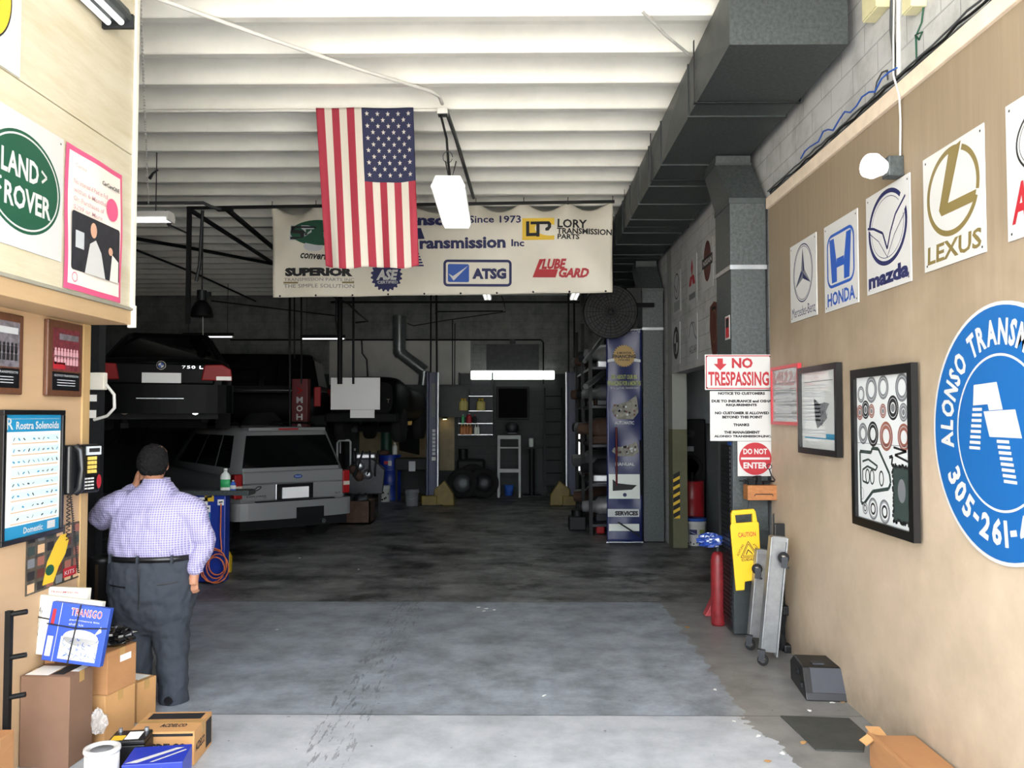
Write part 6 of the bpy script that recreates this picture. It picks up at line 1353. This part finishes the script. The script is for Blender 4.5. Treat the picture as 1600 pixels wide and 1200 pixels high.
# shelves with bottles
a, e = at(716, 582, 20.95), at(770, 680, 20.95)
t = thing('wall_shelf', 'dark open wall shelf with bottles and jugs on the back wall', 'shelf', ((a.x + e.x) / 2, YW, 0)); hw = (e.x - a.x) / 2
MB('dark_steel').box(-hw, hw, -.02, 0, e.z, a.z).build('back_panel', t); 
for s in (-1, 1): MB('dark_steel').box(*sorted((s * hw, s * (hw - .03))), -.4, 0, e.z, a.z).build('side_panel', t)
SZ = [at(0, y, 20.95).z for y in (618.5, 641.5, 661, 678.5)]
for z in SZ: MB('steel').box(-hw, hw, -.42, 0, z - .02, z).build('shelf_board', t)
mat('juice_orange', '#a8642a', .4); mat('jug_cream', '#b5ab5c', .5)
def sb(px, row, h, r_, body, cap, lab, group=None, name='bottle'): return bottle(name, lab, (at(px, 640, 20.75).x, 20.75, SZ[row]), h, r_, body, cap, None, group)
for i_, px in enumerate((722, 726.5, 749, 753.5)): sb(px, 1, .30, .075, 'jug_cream', 'ink_yellow', 'yellow jug of the left pair on the dark wall shelf' if i_ < 2 else 'yellow jug of the right pair on the dark wall shelf', 'yellow jugs on the wall shelf', 'yellow_jug')
sb(723.5, 2, .22, .04, 'label_green', 'white', 'green bottle on the middle board of the wall shelf'); sb(733, 2, .25, .07, 'ink_red', 'white', 'red bottle on the middle board of the wall shelf'); sb(742, 2, .2, .05, 'ink_black', 'ink_red', 'dark bottle on the middle board of the wall shelf')
for px in (721.5, 726, 730.5, 735): sb(px, 3, .26, .045, 'juice_orange', 'jug_cream', 'orange bottle in a row of four on the lowest board of the wall shelf', 'orange bottles on the wall shelf', 'orange_bottle')
for px in (743, 747): sb(px, 3, .24, .035, 'bottle_white', 'white', 'slim white bottle on the lowest board of the wall shelf', 'white bottles on the wall shelf', 'white_bottle')
mat('board_black', '#0c0d0e', .9, spec=.1)
# dark screen, step ladder, grinder, ladder, wheels
a, e = at(776, 604, YW), at(827, 656, YW); w, h = e.x - a.x, a.z - e.z
t = thing('dark_board', 'square black board on the back wall below the wall light', 'board', ((a.x + e.x) / 2, YW, (a.z + e.z) / 2)); MB('black_iron').box(-w / 2, w / 2, -.05, 0, -h / 2, h / 2).build('frame', t, bevel=.01); MB('board_black').box(-w * .44, w * .44, -.055, -.05, -h * .44, h * .44).build('panel', t)
mat('ladder_white', '#a3a8a6', .5, var=.15)
LYd = 20.2; a, e = at(777, 681, LYd), at(814, 768, LYd); w = e.x - a.x; h = a.z
t = thing('step_stand', 'pale metal step stand with three cross rails before the back wall', 'step ladder', ((a.x + e.x) / 2, LYd, 0))
for s in (-1, 1): MB('ladder_white').bar((s * (w / 2 - .03), -.0, 0), (s * (w / 2 - .03), .10, h), .05, .035).build('rail', t); MB('ladder_white').bar((s * (w / 2 - .04), .55, 0), (s * (w / 2 - .05), .12, h), .035, .03).build('rear_leg', t)
for y in (683, 699.5, 735): z = at(0, y, LYd).z; MB('ladder_white').boxc((0, .10 * z / h, z), (w - .02, .12 if y != 699.5 else .05, .09 if y != 699.5 else .035)).build('tread', t, bevel=.004)
p = at(800, 672, LYd + .05); t = thing('bench_fan', 'small round dark machine on top of the pale step stand', 'machine', (p.x, LYd + .13, h + .045)); MB('dark_steel').lathe([(.001, -.08), (.12, -.08), (.16, -.03), (.16, .03), (.12, .08), (.001, .08)], (0, 0, .16), 20, rot=(90, 0, 0)).build('body', t); MB('steel').lathe([(.03, -.085), (.07, -.085)], (0, 0, .16), 16, rot=(90, 0, 0)).build('hub', t); MB('dark_steel').boxc((0, 0, .015), (.2, .14, .03)).build('base', t)
p = at(848, 768, 20.6); t = thing('ladder', 'dark ladder leaning on the back wall between the shelf and the blue column', 'ladder', (at(866, 770, 20.3).x, 20.5, 0), (-8, 0, 0))
for s in (-1, 1): MB('black_iron').box(s * .21 - .02, s * .21 + .02, -.03, .03, 0, 2.7).build('stile', t)
for k_ in range(8): MB('black_iron').cyl((-.2, 0, .25 + .32 * k_), (.2, 0, .25 + .32 * k_), .018, n=8).build('rung', t)
p = at(831, 768, 20.6); t = thing('pedestal', 'dark pedestal stand by the back wall with a small white can on top', 'stand', (p.x, 20.6, 0)); zt_ = at(0, 700, 20.6).z; MB('black_iron').cyl((0, 0, 0), (0, 0, zt_), .07).build('post', t); MB('black_iron').boxc((0, 0, zt_ + .015), (.5, .35, .03)).boxc((0, 0, .015), (.45, .45, .03)).build('top_plate', t) if 0 else MB('black_iron').boxc((0, 0, zt_ + .015), (.5, .35, .03)).build('top_plate', t); MB('black_iron').boxc((0, 0, .015), (.45, .45, .03)).build('base_plate', t)
t = thing('can', 'small white can on the dark pedestal stand', 'can', (p.x - .02, 20.6, zt_ + .03)); MB('bottle_white').lathe([(.001, 0), (.06, 0), (.06, .2), (.055, .21), (.001, .21)], n=18).build('body', t); MB('steel').lathe([(.058, .205), (.06, .225), (.001, .225)], n=18).build('lid', t)
def tyre(name, label, loc, r_, rot, group=None, rim='dark_steel'):
    t = thing(name, label, 'tyre', loc, rot, group); MB('tyre').lathe([(r_ * .6, -.10), (r_ * .95, -.11), (r_, -.06), (r_, .06), (r_ * .95, .11), (r_ * .6, .10), (r_ * .6, -.10)], n=32, rot=(90, 0, 0)).build('tread', t)
    MB(rim).lathe([(.05, -.05), (r_ * .5, -.04), (r_ * .6, -.09), (r_ * .62, -.10), (r_ * .6, .0), (.05, .0)], n=28, rot=(90, 0, 0)).build('rim', t); return t
for px, yy, r_, lb, rm in ((722, 20.0, .36, 'tyre with a bright silver rim leaning by the foot of the shelves', 'galvanized'), (738, 20.3, .40, 'dark tyre behind the bright-rimmed one', 'dark_steel'), (756, 20.1, .36, 'dark tyre standing beside the pale step stand', 'dark_steel')):
    p = at(px, 768, yy); tyre('tyre', lb, (p.x, yy, r_ + .0), r_, (-6, 0, 0), None, rm)
p = at(736, 716, 20.7); t = thing('machine_block', 'dark machine standing behind the tyres at the back wall', 'machine', (p.x, 20.75, 0)); MB('black_iron').boxc((0, 0, .45), (.7, .4, .9)).build('body', t, bevel=.06); MB('black_iron').cyl((-.2, 0, .9), (-.2, 0, 1.15), .12).build('neck', t)
p = at(795, 760, 20.55); tag(MB('ink_blue').lathe([(.001, 0), (.1, 0), (.12, .25), (.001, .25)], n=18).build('bucket', loc=(p.x, 20.75, 0)), 'small blue bucket behind the pale step stand', 'bucket')
# blue drum, buckets, parts washer, cart, engine
p = onZ(606, 783, 0); mat('drum_blue', '#0f2f86', .4, var=.12)
t = thing('blue_drum', 'blue steel drum standing behind the white bucket', 'drum', (p.x, p.y + .28, 0)); DH = 1.06
MB('drum_blue').lathe([(.001, 0), (.26, 0), (.265, .02), (.26, .06), (.26, DH * .33), (.275, DH * .35), (.26, DH * .37), (.26, DH * .65), (.275, DH * .67), (.26, DH * .69), (.26, DH - .02), (.268, DH), (.24, DH - .01), (.001, DH - .015)], n=36).build('body', t); m = MB('ink_red'); m.box(-.10, .0, -.268, -.26, DH * .80, DH * .87); m.m('white').box(.0, .08, -.268, -.26, DH * .77, DH * .88); m.build('label', t)
def pail(name, label, loc, r_, h, body, lid=None, deco=None):
    t = thing(name, label, 'bucket', loc); MB(body).lathe([(.001, 0), (r_ * .88, 0), (r_ * .9, .01), (r_ * .98, h * .8), (r_ * 1.04, h * .82), (r_ * 1.04, h * .86), (r_, h * .88), (r_ * 1.02, h)], n=28).build('body', t)
    if lid: MB(lid).lathe([(r_ * 1.06, h * .93), (r_ * 1.07, h * 1.02), (r_ * .95, h * 1.03), (.001, h * 1.01)], n=28).build('lid', t)
    else: MB(body).lathe([(r_ * .96, h * .98), (r_ * .93, h * .5)], n=28).build('inner_wall', t)
    MB('steel').tube([(-r_ * 1.05, 0, h * .85), (-r_ * .8, -r_ * .9, h * .55), (0, -r_ * 1.15, h * .42), (r_ * .8, -r_ * .9, h * .55), (r_ * 1.05, 0, h * .85)], .004).build('handle', t)
    if deco: deco(t, r_, h)
    return t
def wrap(t, r_, h, spec):
    m = MB('ink_black')
    for col, a0, a1, z0, z1 in spec:
        m.m(col); n = 6
        for i in range(n):
            u0, u1 = R(a0 + (a1 - a0) * i / n), R(a0 + (a1 - a0) * (i + 1) / n); q = lambda a, z: ((r_ * (.9 + .08 * z / .8) + .003) * math.sin(a), -(r_ * (.9 + .08 * z / .8) + .003) * math.cos(a), z * h)
            m.add([q(u0, z0), q(u1, z0), q(u1, z1), q(u0, z1)], [(0, 1, 2, 3)])
    m.build('printed_label', t)
rb = random.Random(4)
p = onZ(601, 783, 0); pail('white_bucket', 'white printed bucket on the floor before the blue drum', (p.x, p.y - .08, 0), .14, .37, 'bottle_white', None, lambda t, r_, h: wrap(t, r_, h, [('ink_black', rb.uniform(-70, 60), 0, .1, .2)] + [('ink_black', a_, a_ + 14, z_, z_ + .12) for a_, z_ in ((-60, .5), (-30, .3), (-5, .52), (20, .2), (45, .45), (-45, .12), (5, .15))]))
p = onZ(655, 790, 0); pail('grey_bucket', 'grimy grey bucket beside the blue lift column', (p.x - .16, p.y + .0, 0), .15, .36, 'ink_grey', None, None)
p = at(640, 775, 19.3); t = thing('parts_washer', 'dark parts washer with its lid tilted open beside the blue drum', 'parts washer', (p.x + .05, 19.4, 0))
MB('black_iron').box(-.38, .38, -.25, .25, .72, 1.0).build('tub', t, bevel=.02); 
for x in (-.34, .34):
    for y in (-.2, .2): MB('black_iron').box(x - .025, x + .025, y - .025, y + .025, 0, .72).build('leg', t)
m = MB('board_black'); a, b2 = at(622, 700, 19.55), at(654, 668, 19.55); x0 = a.x - p.x - .05; z0 = a.z
pts = [(at(x, y, 19.6).x - p.x - .05, at(x, y, 19.6).z) for x, y in ((624, 704), (655, 711), (655, 684), (647, 668), (622, 680))]; m.prism(pts, .20, .26); m.build('lid', t, bevel=.01)
MB('ink_light').box(-.05, .1, -.258, -.25, .70, .93).build('paper_tag', t)
bottle('spray_bottle', 'white bottle standing on the edge of the blue drum', (at(616, 712, 19.5).x, onZ(606, 783, 0).y + .26, DH + .005), .28, .06, 'bottle_white', 'white')
tag(MB('rust').boxc((0, 0, .06), (.22, .16, .12)).build('dark_block', loc=(onZ(597, 783, 0).x, onZ(606, 783, 0).y + .28, DH - .012), bevel=.03), 'reddish machine part on top of the blue drum', 'machine part')
mat('jack_green', '#1d4a3c', .5, var=.2); p = at(604, 720, 20.6); t = thing('transmission_jack', 'dark green upright jack behind the blue drum', 'jack', (p.x, 20.6, 0)); MB('jack_green').cyl((0, 0, .06), (0, 0, 1.75), .14).build('cylinder', t); MB('black_iron').boxc((0, 0, .03), (.6, .6, .06)).build('base', t); MB('black_iron').boxc((0, 0, 1.78), (.35, .3, .06)).build('saddle', t)
# tube cart and engine clutter beside the suv
p = onZ(537, 800, 0); t = thing('tube_cart', 'grey tube-framed cart standing behind the silver suv', 'cart', (p.x, p.y, 0)); S = p.y / FPX
MB('ladder_white').tube([(-.14, 0, .25), (-.14, 0, 1.42), (-.10, 0, 1.47), (.10, 0, 1.47), (.13, 0, 1.44), (.13, 0, .25)], .022).build('tube_frame', t); MB('ladder_white').cyl((.20, .1, .2), (.20, .1, 1.3), .018).build('pole', t); MB('ladder_white').cyl((-.10, .1, 1.2), (-.10, .1, 1.85), .014).build('antenna_pole', t)
MB('black_iron').boxc((0, .2, .25), (.4, .5, .04)).build('deck', t)
for x in (-.15, .15):
    for y in (.0, .4): MB('black_rubber').lathe([(.001, -.025), (.11, -.025), (.115, 0), (.11, .025), (.001, .025)], (x, y, .115), 18, rot=(0, 90, 0)).build('wheel', t)
def engine(label, loc, s, seed, rz=0):
    r = random.Random(seed); t = thing('engine', label, 'engine', loc, (0, 0, rz)); h0 = .35 * s
    m = MB('dark_steel'); m.prism([(-.30 * s, h0), (.30 * s, h0), (.34 * s, h0 + .42 * s), (.12 * s, h0 + .62 * s), (-.12 * s, h0 + .62 * s), (-.34 * s, h0 + .42 * s)], -.28 * s, .28 * s); m.build('block', t, bevel=.02)
    for k_ in range(4): x = r.uniform(-.2, .2) * s; z = h0 + r.uniform(.1, .5) * s; MB('steel' if k_ % 2 else 'rust').lathe([(.001, -.05), (r.uniform(.06, .11) * s, -.05), (.09 * s, 0), (.04, .02)], (x, -.30 * s, z), 20, rot=(90, 0, 0)).build('pulley', t)
    for k_ in range(4): x = r.uniform(-.25, .25) * s; MB('black_rubber').tube([(x, -.25 * s, h0 + .3 * s), (x + r.uniform(-.15, .15), -.42 * s, h0 + .45 * s), (x + r.uniform(-.2, .2), -.2 * s, h0 + .75 * s)], .02).build('hose', t)
    MB('alloy').boxc((0, 0, h0 + .66 * s), (.35 * s, .4 * s, .10 * s)).build('intake', t, bevel=.03)
    for x in (-.25, .25): MB('black_iron').boxc((x * s, 0, h0 / 2), (.06, .5 * s, h0)).build('stand_leg', t)
    return t
p = onZ(565, 805, 0); engine('greasy engine on a low stand beside the blue drum', (p.x, p.y + .4, 0), 1.15, 3, 10)
p = onZ(548, 820, 0); t = thing('scrap_crate', 'dark open crate of greasy parts by the bumper of the silver suv', 'crate', (p.x + .04, p.y + .3, 0)); w = .30
MB('rust').box(-w, w, -.25, .25, 0, .03).build('bottom', t)
for q in ((-w, w, -.25, -.23), (-w, w, .23, .25), (-w, -w + .02, -.25, .25), (w - .02, w, -.25, .25)): MB('rust').box(*q, 0, .42).build('side_board', t)
for i_, (x, y, z, k_) in enumerate(((-.15, 0, .42, 1), (.12, -.05, .44, 2), (0, .1, .40, 3))): g = MB('dark_steel'); g.lathe([(.001, -.12), (.09, -.12), (.12, -.03), (.08, .05), (.10, .10), (.001, .12)], (0, 0, 0), 16, rot=(70, 20 * k_, 40 * k_)); tag(g.build('metal_part', loc=(p.x + .04 + x, p.y + .3 + y, z)), 'greasy metal part lying in the dark crate', 'machine part', 'metal parts in the crate')
sp = []
for i in range(90): a_ = i * .5; sp.append((.08 * math.cos(a_), .08 * math.sin(a_), .008 * i * .75))
q = at(513, 706, 14.6)

# ================================================================ parts rack on the right with gearboxes, fan, tall banner
RX0, RX1, RY0, RY1 = 1.18, 1.78, 13.9, 17.2
t = thing('parts_rack', 'tall dark steel rack crowded with gearboxes behind the tall blue banner', 'rack', ((RX0 + RX1) / 2, (RY0 + RY1) / 2, 0)); hx, hy = (RX1 - RX0) / 2, (RY1 - RY0) / 2
for x in (-hx, hx):
    for y in (-hy, 0, hy): MB('black_iron').box(x - .03, x + .03, y - .03, y + .03, 0, 3.7).build('upright', t)
LV = [.18, .85, 1.5, 2.15, 2.8]
for z in LV: MB('dark_steel').box(-hx, hx, -hy, hy, z - .04, z).build('shelf_board', t)
mats_ = ['alloy', 'dark_steel', 'rust', 'steel']; rk = random.Random(12)
def gearbox(label, loc, s, rz, m1, m2, tilt):
    t = thing('gearbox', label, 'gearbox', loc, (0, 0, rz), 'gearboxes on the parts rack')
    MB(m1).lathe([(.001, 0), (.20 * s, 0), (.21 * s, .05 * s), (.17 * s, .20 * s), (.15 * s, .45 * s), (.09 * s, .50 * s), (.08 * s, .70 * s), (.001, .72 * s)], (0, -.35 * s, .22 * s), 16, rot=(-90, 0, 0)).build('case', t)
    MB(m2).boxc((0, -.02 * s, .06 * s), (.26 * s, .36 * s, .12 * s)).build('pan', t, bevel=.02); MB('steel').cyl((0, -.44 * s, .22 * s), (0, -.35 * s, .22 * s), .04 * s).build('input_shaft', t)
    MB(m2).lathe([(.15 * s, 0), (.20 * s, .0), (.20 * s, .04 * s), (.15 * s, .04 * s)], (0, -.36 * s, .22 * s), 16, rot=(-90, 0, 0)).build('flange', t); return t
for li, z in enumerate(LV):
    for k_ in range(4):
        y = (14.4, 15.02, 16.08, 16.7)[k_]; x = (RX0 + RX1) / 2 + rk.uniform(-.06, .04)
        gearbox('greasy gearbox lying on the ' + ('lowest', 'second', 'middle', 'fourth', 'top')[li] + ' board of the dark parts rack', (x, y, z), rk.uniform(.95, 1.2), 90 + rk.uniform(-12, 12), mats_[(li + k_) % 4], mats_[(li * 2 + k_ + 1) % 3], 0)
run('drive_shaft', 'upper silver drive shaft sticking out of the parts rack', 'drive shaft', [at(913, 565, 13.6), at(942, 528, 14.3)], .035, 'steel')
run('drive_shaft', 'thicker silver drive shaft sticking out of the parts rack beside the blue banner', 'drive shaft', [at(915, 604, 13.5), at(944, 582, 14.2)], .05, 'steel')
tag(MB('black_iron').boxc((0, 0, .12), (.3, .3, .24)).cyl((0, 0, .24), (.0, 0, .34), .1).build('oil_pan', loc=(1.0, 14.6, 0), bevel=.02), 'dark lump of machinery on the floor at the foot of the parts rack', 'machine part')
p = onZ(937, 834, 0); t = thing('floor_jack', 'small dark red jack on the floor beside the tall blue banner', 'jack', (p.x, p.y, 0)); MB('lamp_red').boxc((0, 0, .09), (.14, .3, .14)).build('body', t, bevel=.02); MB('black_rubber').cyl((-.08, -.1, .04), (.08, -.1, .04), .04).build('wheel', t)
# drum fan
FYn = 12.75; p = at(953, 487, FYn); r_ = 40 * FYn / FPX
t = thing('wall_fan', 'big black drum fan hanging above the tall blue banner', 'fan', p, (8, 0, 0))
MB('black_iron').lathe([(r_, -.12), (r_ + .02, -.12), (r_ + .02, .12), (r_, .12)], n=48, rot=(90, 0, 0)).build('shroud', t)
for k_ in range(8): rr_ = r_ * (k_ + 1) / 8.5; MB('black_iron').tube([(rr_ * math.cos(2 * math.pi * i / 40), -.125, rr_ * math.sin(2 * math.pi * i / 40)) for i in range(40)], .004, 5, closed=True).build('guard_ring', t)
for k_ in range(12): a_ = math.pi * k_ / 12; MB('black_iron').cyl((r_ * math.cos(a_), -.128, r_ * math.sin(a_)), (-r_ * math.cos(a_), -.128, -r_ * math.sin(a_)), .004, n=5).build('guard_wire', t)
for k_ in range(4):
    a_ = R(90 * k_ + 20); c_, s_2 = math.cos(a_), math.sin(a_); m = MB('dark_plastic'); q = lambda u, v, y: (u * c_ - v * s_2, y, u * s_2 + v * c_)
    m.add([q(.06, -.05, -.05), q(.06, .05, .03), q(r_ * .92, .16, .05), q(r_ * .95, -.10, -.06)], [(0, 1, 2, 3)]); m.build('blade', t, solid=.006)
MB('steel').lathe([(.07, -.13), (.085, -.13), (.085, -.12), (.07, -.12)], n=28, rot=(90, 0, 0)).build('hub_ring', t); MB('black_iron').cyl((0, -.12, 0), (0, .2, 0), .07).build('motor', t)
MB('black_iron').bar((r_ * .6, .15, .1), (2.1 - p.x, .3, .1), .07, .07).build('wall_bracket', t); MB('black_iron').boxc((r_ * .9, .05, .25), (.22, .2, .22)).build('bracket_plate', t)
# tall blue banner
mat('banner_blue', '#18224f', .4); mat('seal_gold', '#8f7233', .5); mat('lime_print', '#8a9452', .6); mat('gear_print', '#77756a', .6, var=.6, scale=16)
SY = 12.95; a, e = at(947, 515, SY), at(1004, 842, SY); w, h = e.x - a.x, a.z - .03
t = thing('tall_banner', 'tall narrow blue advertising banner beside the second grey duct riser', 'banner', ((a.x + e.x) / 2, SY, .03)); 
m = MB('banner_blue'); m.grid(lambda u, v: ((u - .5) * w, .012 * math.sin(u * 7 + v * 11) + .01 * math.sin(v * 23 - u * 5), v * h), 16, 60); m.build('printed_sheet', t, solid=.003)
m = MB('seal_gold'); y = -.035; Zp = lambda py: at(0, py, SY).z - .03
def star_(cx, cz, r0, r1, n, y): m.flat([((r0 if i % 2 else r1) * math.cos(math.pi * i / n) + cx, (r0 if i % 2 else r1) * math.sin(math.pi * i / n) + cz) for i in range(2 * n)], y)
zc = Zp(557); star_(0, zc, .155, .18, 28, y); m.m('ink_light').flat([(-w * .47, zc - .06), (-.1, zc - .02), (-.1, zc - .08), (-w * .47, zc - .10)], y + .001); m.flat([(w * .47, zc - .06), (.1, zc - .02), (.1, zc - .08), (w * .47, zc - .10)], y + .001)
m.m('ink_black').text('6 MONTHS', -.11, .11, zc + .03, zc + .065, y - .001, bold=.03); m.text('FINANCING', -.18, .18, zc - .035, zc + .02, y - .001, bold=.04); m.text('AVAILABLE', -.09, .09, zc - .075, zc - .045, y - .001, bold=.02)
m.m('lime_print').text('ASK ABOUT OUR 0%', -w * .38, w * .36, Zp(593), Zp(586), y, bold=.03); m.text('FINANCING FOR 6 MONTHS', -w * .47, w * .47, Zp(603), Zp(595.5), y, bold=.03); m.m('ink_light').text('TO FIX CLUTCHES, TRANSFER CASES', -w * .40, w * .40, Zp(608.5), Zp(605), y)
m.text('AUTOMATIC', -w * .27, w * .27, Zp(663), Zp(658), y, bold=.02); m.text('MANUAL', -w * .27, w * .28, Zp(727), Zp(722), y, bold=.03)
for py0, py1, sd in ((655, 618, 1), (712, 690, 2)):
    z0, z1 = Zp(py0), Zp(py1); m.m('gear_print').flat([(-w * .36, z0 + (z1 - z0) * .35), (-w * .2, z0), (w * .25, z0), (w * .40, z0 + (z1 - z0) * .3), (w * .34, z1), (w * .1, z0 + (z1 - z0) * .75), (-w * .1, z0 + (z1 - z0) * .65), (-w * .3, z0 + (z1 - z0) * .6)], y); rr2 = random.Random(sd)
    for k_ in range(16): x = rr2.uniform(-.3, .3) * w; z = z0 + (z1 - z0) * rr2.uniform(.1, .6); m.m(rr2.choice(['ink_black', 'ink_light', 'ink_brown'])).rect(x, x + .03, z, z + .03, y - .001)
m.m('bottle_white').rect(-w * .45, w * .42, Zp(778), Zp(740), y); m.m('ink_black').flat([(-w * .34, Zp(766)), (w * .2, Zp(764)), (w * .34, Zp(757)), (w * .1, Zp(756)), (-w * .2, Zp(754)), (-w * .34, Zp(748))], y - .001); m.m('ink_navy').disc(0, Zp(772), .03, y=y - .001, n=16)
m.m('ink_light').rect(-w * .48, w * .40, Zp(806), Zp(794), y); m.m('ink_black').text('SERVICES', -w * .28, w * .37, Zp(804), Zp(797), y - .001, bold=.06); m.m('bottle_white').rect(-w * .45, w * .40, Zp(828), Zp(817), y); m.text('REPAIR', w * .0, w * .36, Zp(826), Zp(820), y - .001) if 0 else None
m.m('ink_light').text('TRANSMISSIONS', -w * .1, w * .46, Zp(521), Zp(516), y)
out = m.build('lettering', t)
for z in (0, h): MB('steel').cyl((-w / 2 - .01, 0, z), (w / 2 + .01, 0, z), .018).build('end_rod', t)
for s in (-1, 1): MB('black_iron').cyl((s * w * .45, .03, 0), (s * w * .45, .06, h), .012).build('support_pole', t)
MB('black_iron').boxc((0, .05, -.015), (w * .9, .3, .03)).build('stand_base', t)
run('jack_handle', 'thin dark red pole standing in front of the tall blue banner', 'pole', [onZ(964, 848, 0), at(963, 668, 12.75)], .016, 'lift_red')
run('steel_bar', 'dark bar standing at the edge of the tall blue banner', 'bar', [onZ(1004, 848, 0), at(1001, 688, 12.8)], .016, 'black_iron'); run('steel_bar', 'dark bar lying slantwise across the foot of the blue banner', 'bar', [at(1000, 838, 12.7), at(966, 816, 12.75)], .012, 'black_iron')
# hazard strip, red drum, lidded bucket and machine in the side room
hz0, hz1 = onX(1066, 822, XR), onX(1066, 750, XR)
m = MB('ink_yellow'); hh = hz1.z - hz0.z; yc = 12.62; m.box(-.05, .05, -.004, 0, 0, hh); m.m('ink_black')
for k_ in range(6): z = hh * (k_ + .0) / 5.5; m.flat([(-.05, z), (.05, z + .055), (.05, z + .125), (-.05, z + .07)], -.0046)
tag(m.build('hazard_strip', loc=(XR + .085, 12.596, hz0.z)), 'yellow and black hazard strip on the edge of the pillar', 'strip')
m = MB('ink_yellow'); 
p = at(1089, 853, 12.75)
def dk(t, r_, h): wrap(t, r_, h, [('ink_navy', -50, -5, .42, .62), ('lime_print', 10, 45, .25, .62)] + [('ink_black', -70 + 20 * i, -60 + 20 * i, .10 if i % 2 else .05, .15 if i % 2 else .10) for i in range(8)])
pb = onZ(1088, 853, 0); pail('lidded_bucket', 'white bucket with a blue lid on the floor in the side doorway', (pb.x + .02, pb.y + .12, 0), .155, .40, 'white', 'ink_blue', dk)
mat('drum_red', '#9c2228', .35, var=.15); t = thing('red_drum', 'dark red drum on a stand behind the lidded bucket', 'drum', (pb.x + .06, pb.y + .58, 0)); MB('drum_red').lathe([(.001, .38), (.19, .38), (.195, .40), (.19, .44), (.19, .66), (.198, .68), (.19, .70), (.19, .93), (.198, .95), (.17, .945), (.001, .94)], n=32).build('body', t); MB('black_iron').cyl((0, 0, .94), (0, 0, 1.08), .025).build('pump', t)
for x in (-.16, .16): MB('black_iron').boxc((x, -.0, .19), (.03, .3, .38)).build('stand_leg', t)
t = thing('machine_tool', 'dark machine with a round wheel in the side room behind the red drum', 'machine', (pb.x + .12, 13.75, 0)); zc = at(1080, 730, 13.7).z; MB('black_iron').box(-.22, .25, -.0, .2, 0, at(1080, 655, 13.7).z).build('body', t, bevel=.02); MB('tyre').lathe([(.14, -.03), (.2, -.03), (.2, .03), (.14, .03), (.14, -.03)], (-.02, -.05, zc), 28, rot=(90, 0, 0)).build('wheel', t); MB('dark_steel').cyl((0, -.06, zc + .55), (0, 0, zc + .55), .06).build('dial', t); MB('steel').boxc((-.02, -.02, zc + .3), (.12, .06, .08)).build('gauge', t)
t = thing('dark_cabinet', 'plain dark cabinet at the back of the side room', 'cabinet', (3.35, 14.1, 0)); MB('cab_grey').box(-.3, .55, -.15, .15, 0, 1.85).build('body', t, bevel=.01); MB('cab_grey').box(-.28, .53, -.165, -.15, .1, 1.8).build('door', t, bevel=.005)
# ================================================================ leaves and scraps on the floor
mat('leaf_tan', '#b58a55', .7); mat('scrap_white', '#dcdcd6', .7)
rl = random.Random(31)
SPOTS = [(1256, 1160, 'leaf_tan'), (1200, 1190, 'leaf_tan'), (1317, 1096, 'leaf_tan'), (1222, 1178, 'scrap_white'), (1147, 1127, 'scrap_white'), (1117, 1078, 'scrap_white'), (1264, 1110, 'scrap_white'), (1300, 1098, 'scrap_white'), (1185, 1150, 'scrap_white'), (760, 951, 'scrap_white'), (772, 953, 'scrap_white'), (748, 949, 'scrap_white'), (756, 955, 'scrap_white'), (433, 984, 'scrap_white'), (560, 890, 'scrap_white'), (468, 872, 'scrap_white'), (850, 1087, 'scrap_white'), (1074, 980, 'leaf_tan')]
for i, (px, py, mm) in enumerate(SPOTS):
    p = onZ(px, py, .003); s = .022 if mm == 'leaf_tan' else .016; m = MB(mm); n = 7; m.add([(s * rl.uniform(.5, 1.2) * math.cos(2 * math.pi * k / n) * 1.5, s * rl.uniform(.5, 1.2) * math.sin(2 * math.pi * k / n), .004 * rl.random()) for k in range(n)], [tuple(range(n))])
    o = m.build('fallen_leaf' if mm == 'leaf_tan' else 'paper_scrap', loc=p, rot=(0, 0, rl.uniform(0, 180)), solid=.002)
    tag(o, 'small tan leaf lying on the concrete floor' if mm == 'leaf_tan' else 'tiny white scrap lying on the floor', 'leaf' if mm == 'leaf_tan' else 'scrap', 'fallen leaves on the floor' if mm == 'leaf_tan' else 'paper scraps on the floor')
bpy.data.scenes.remove(_scr)
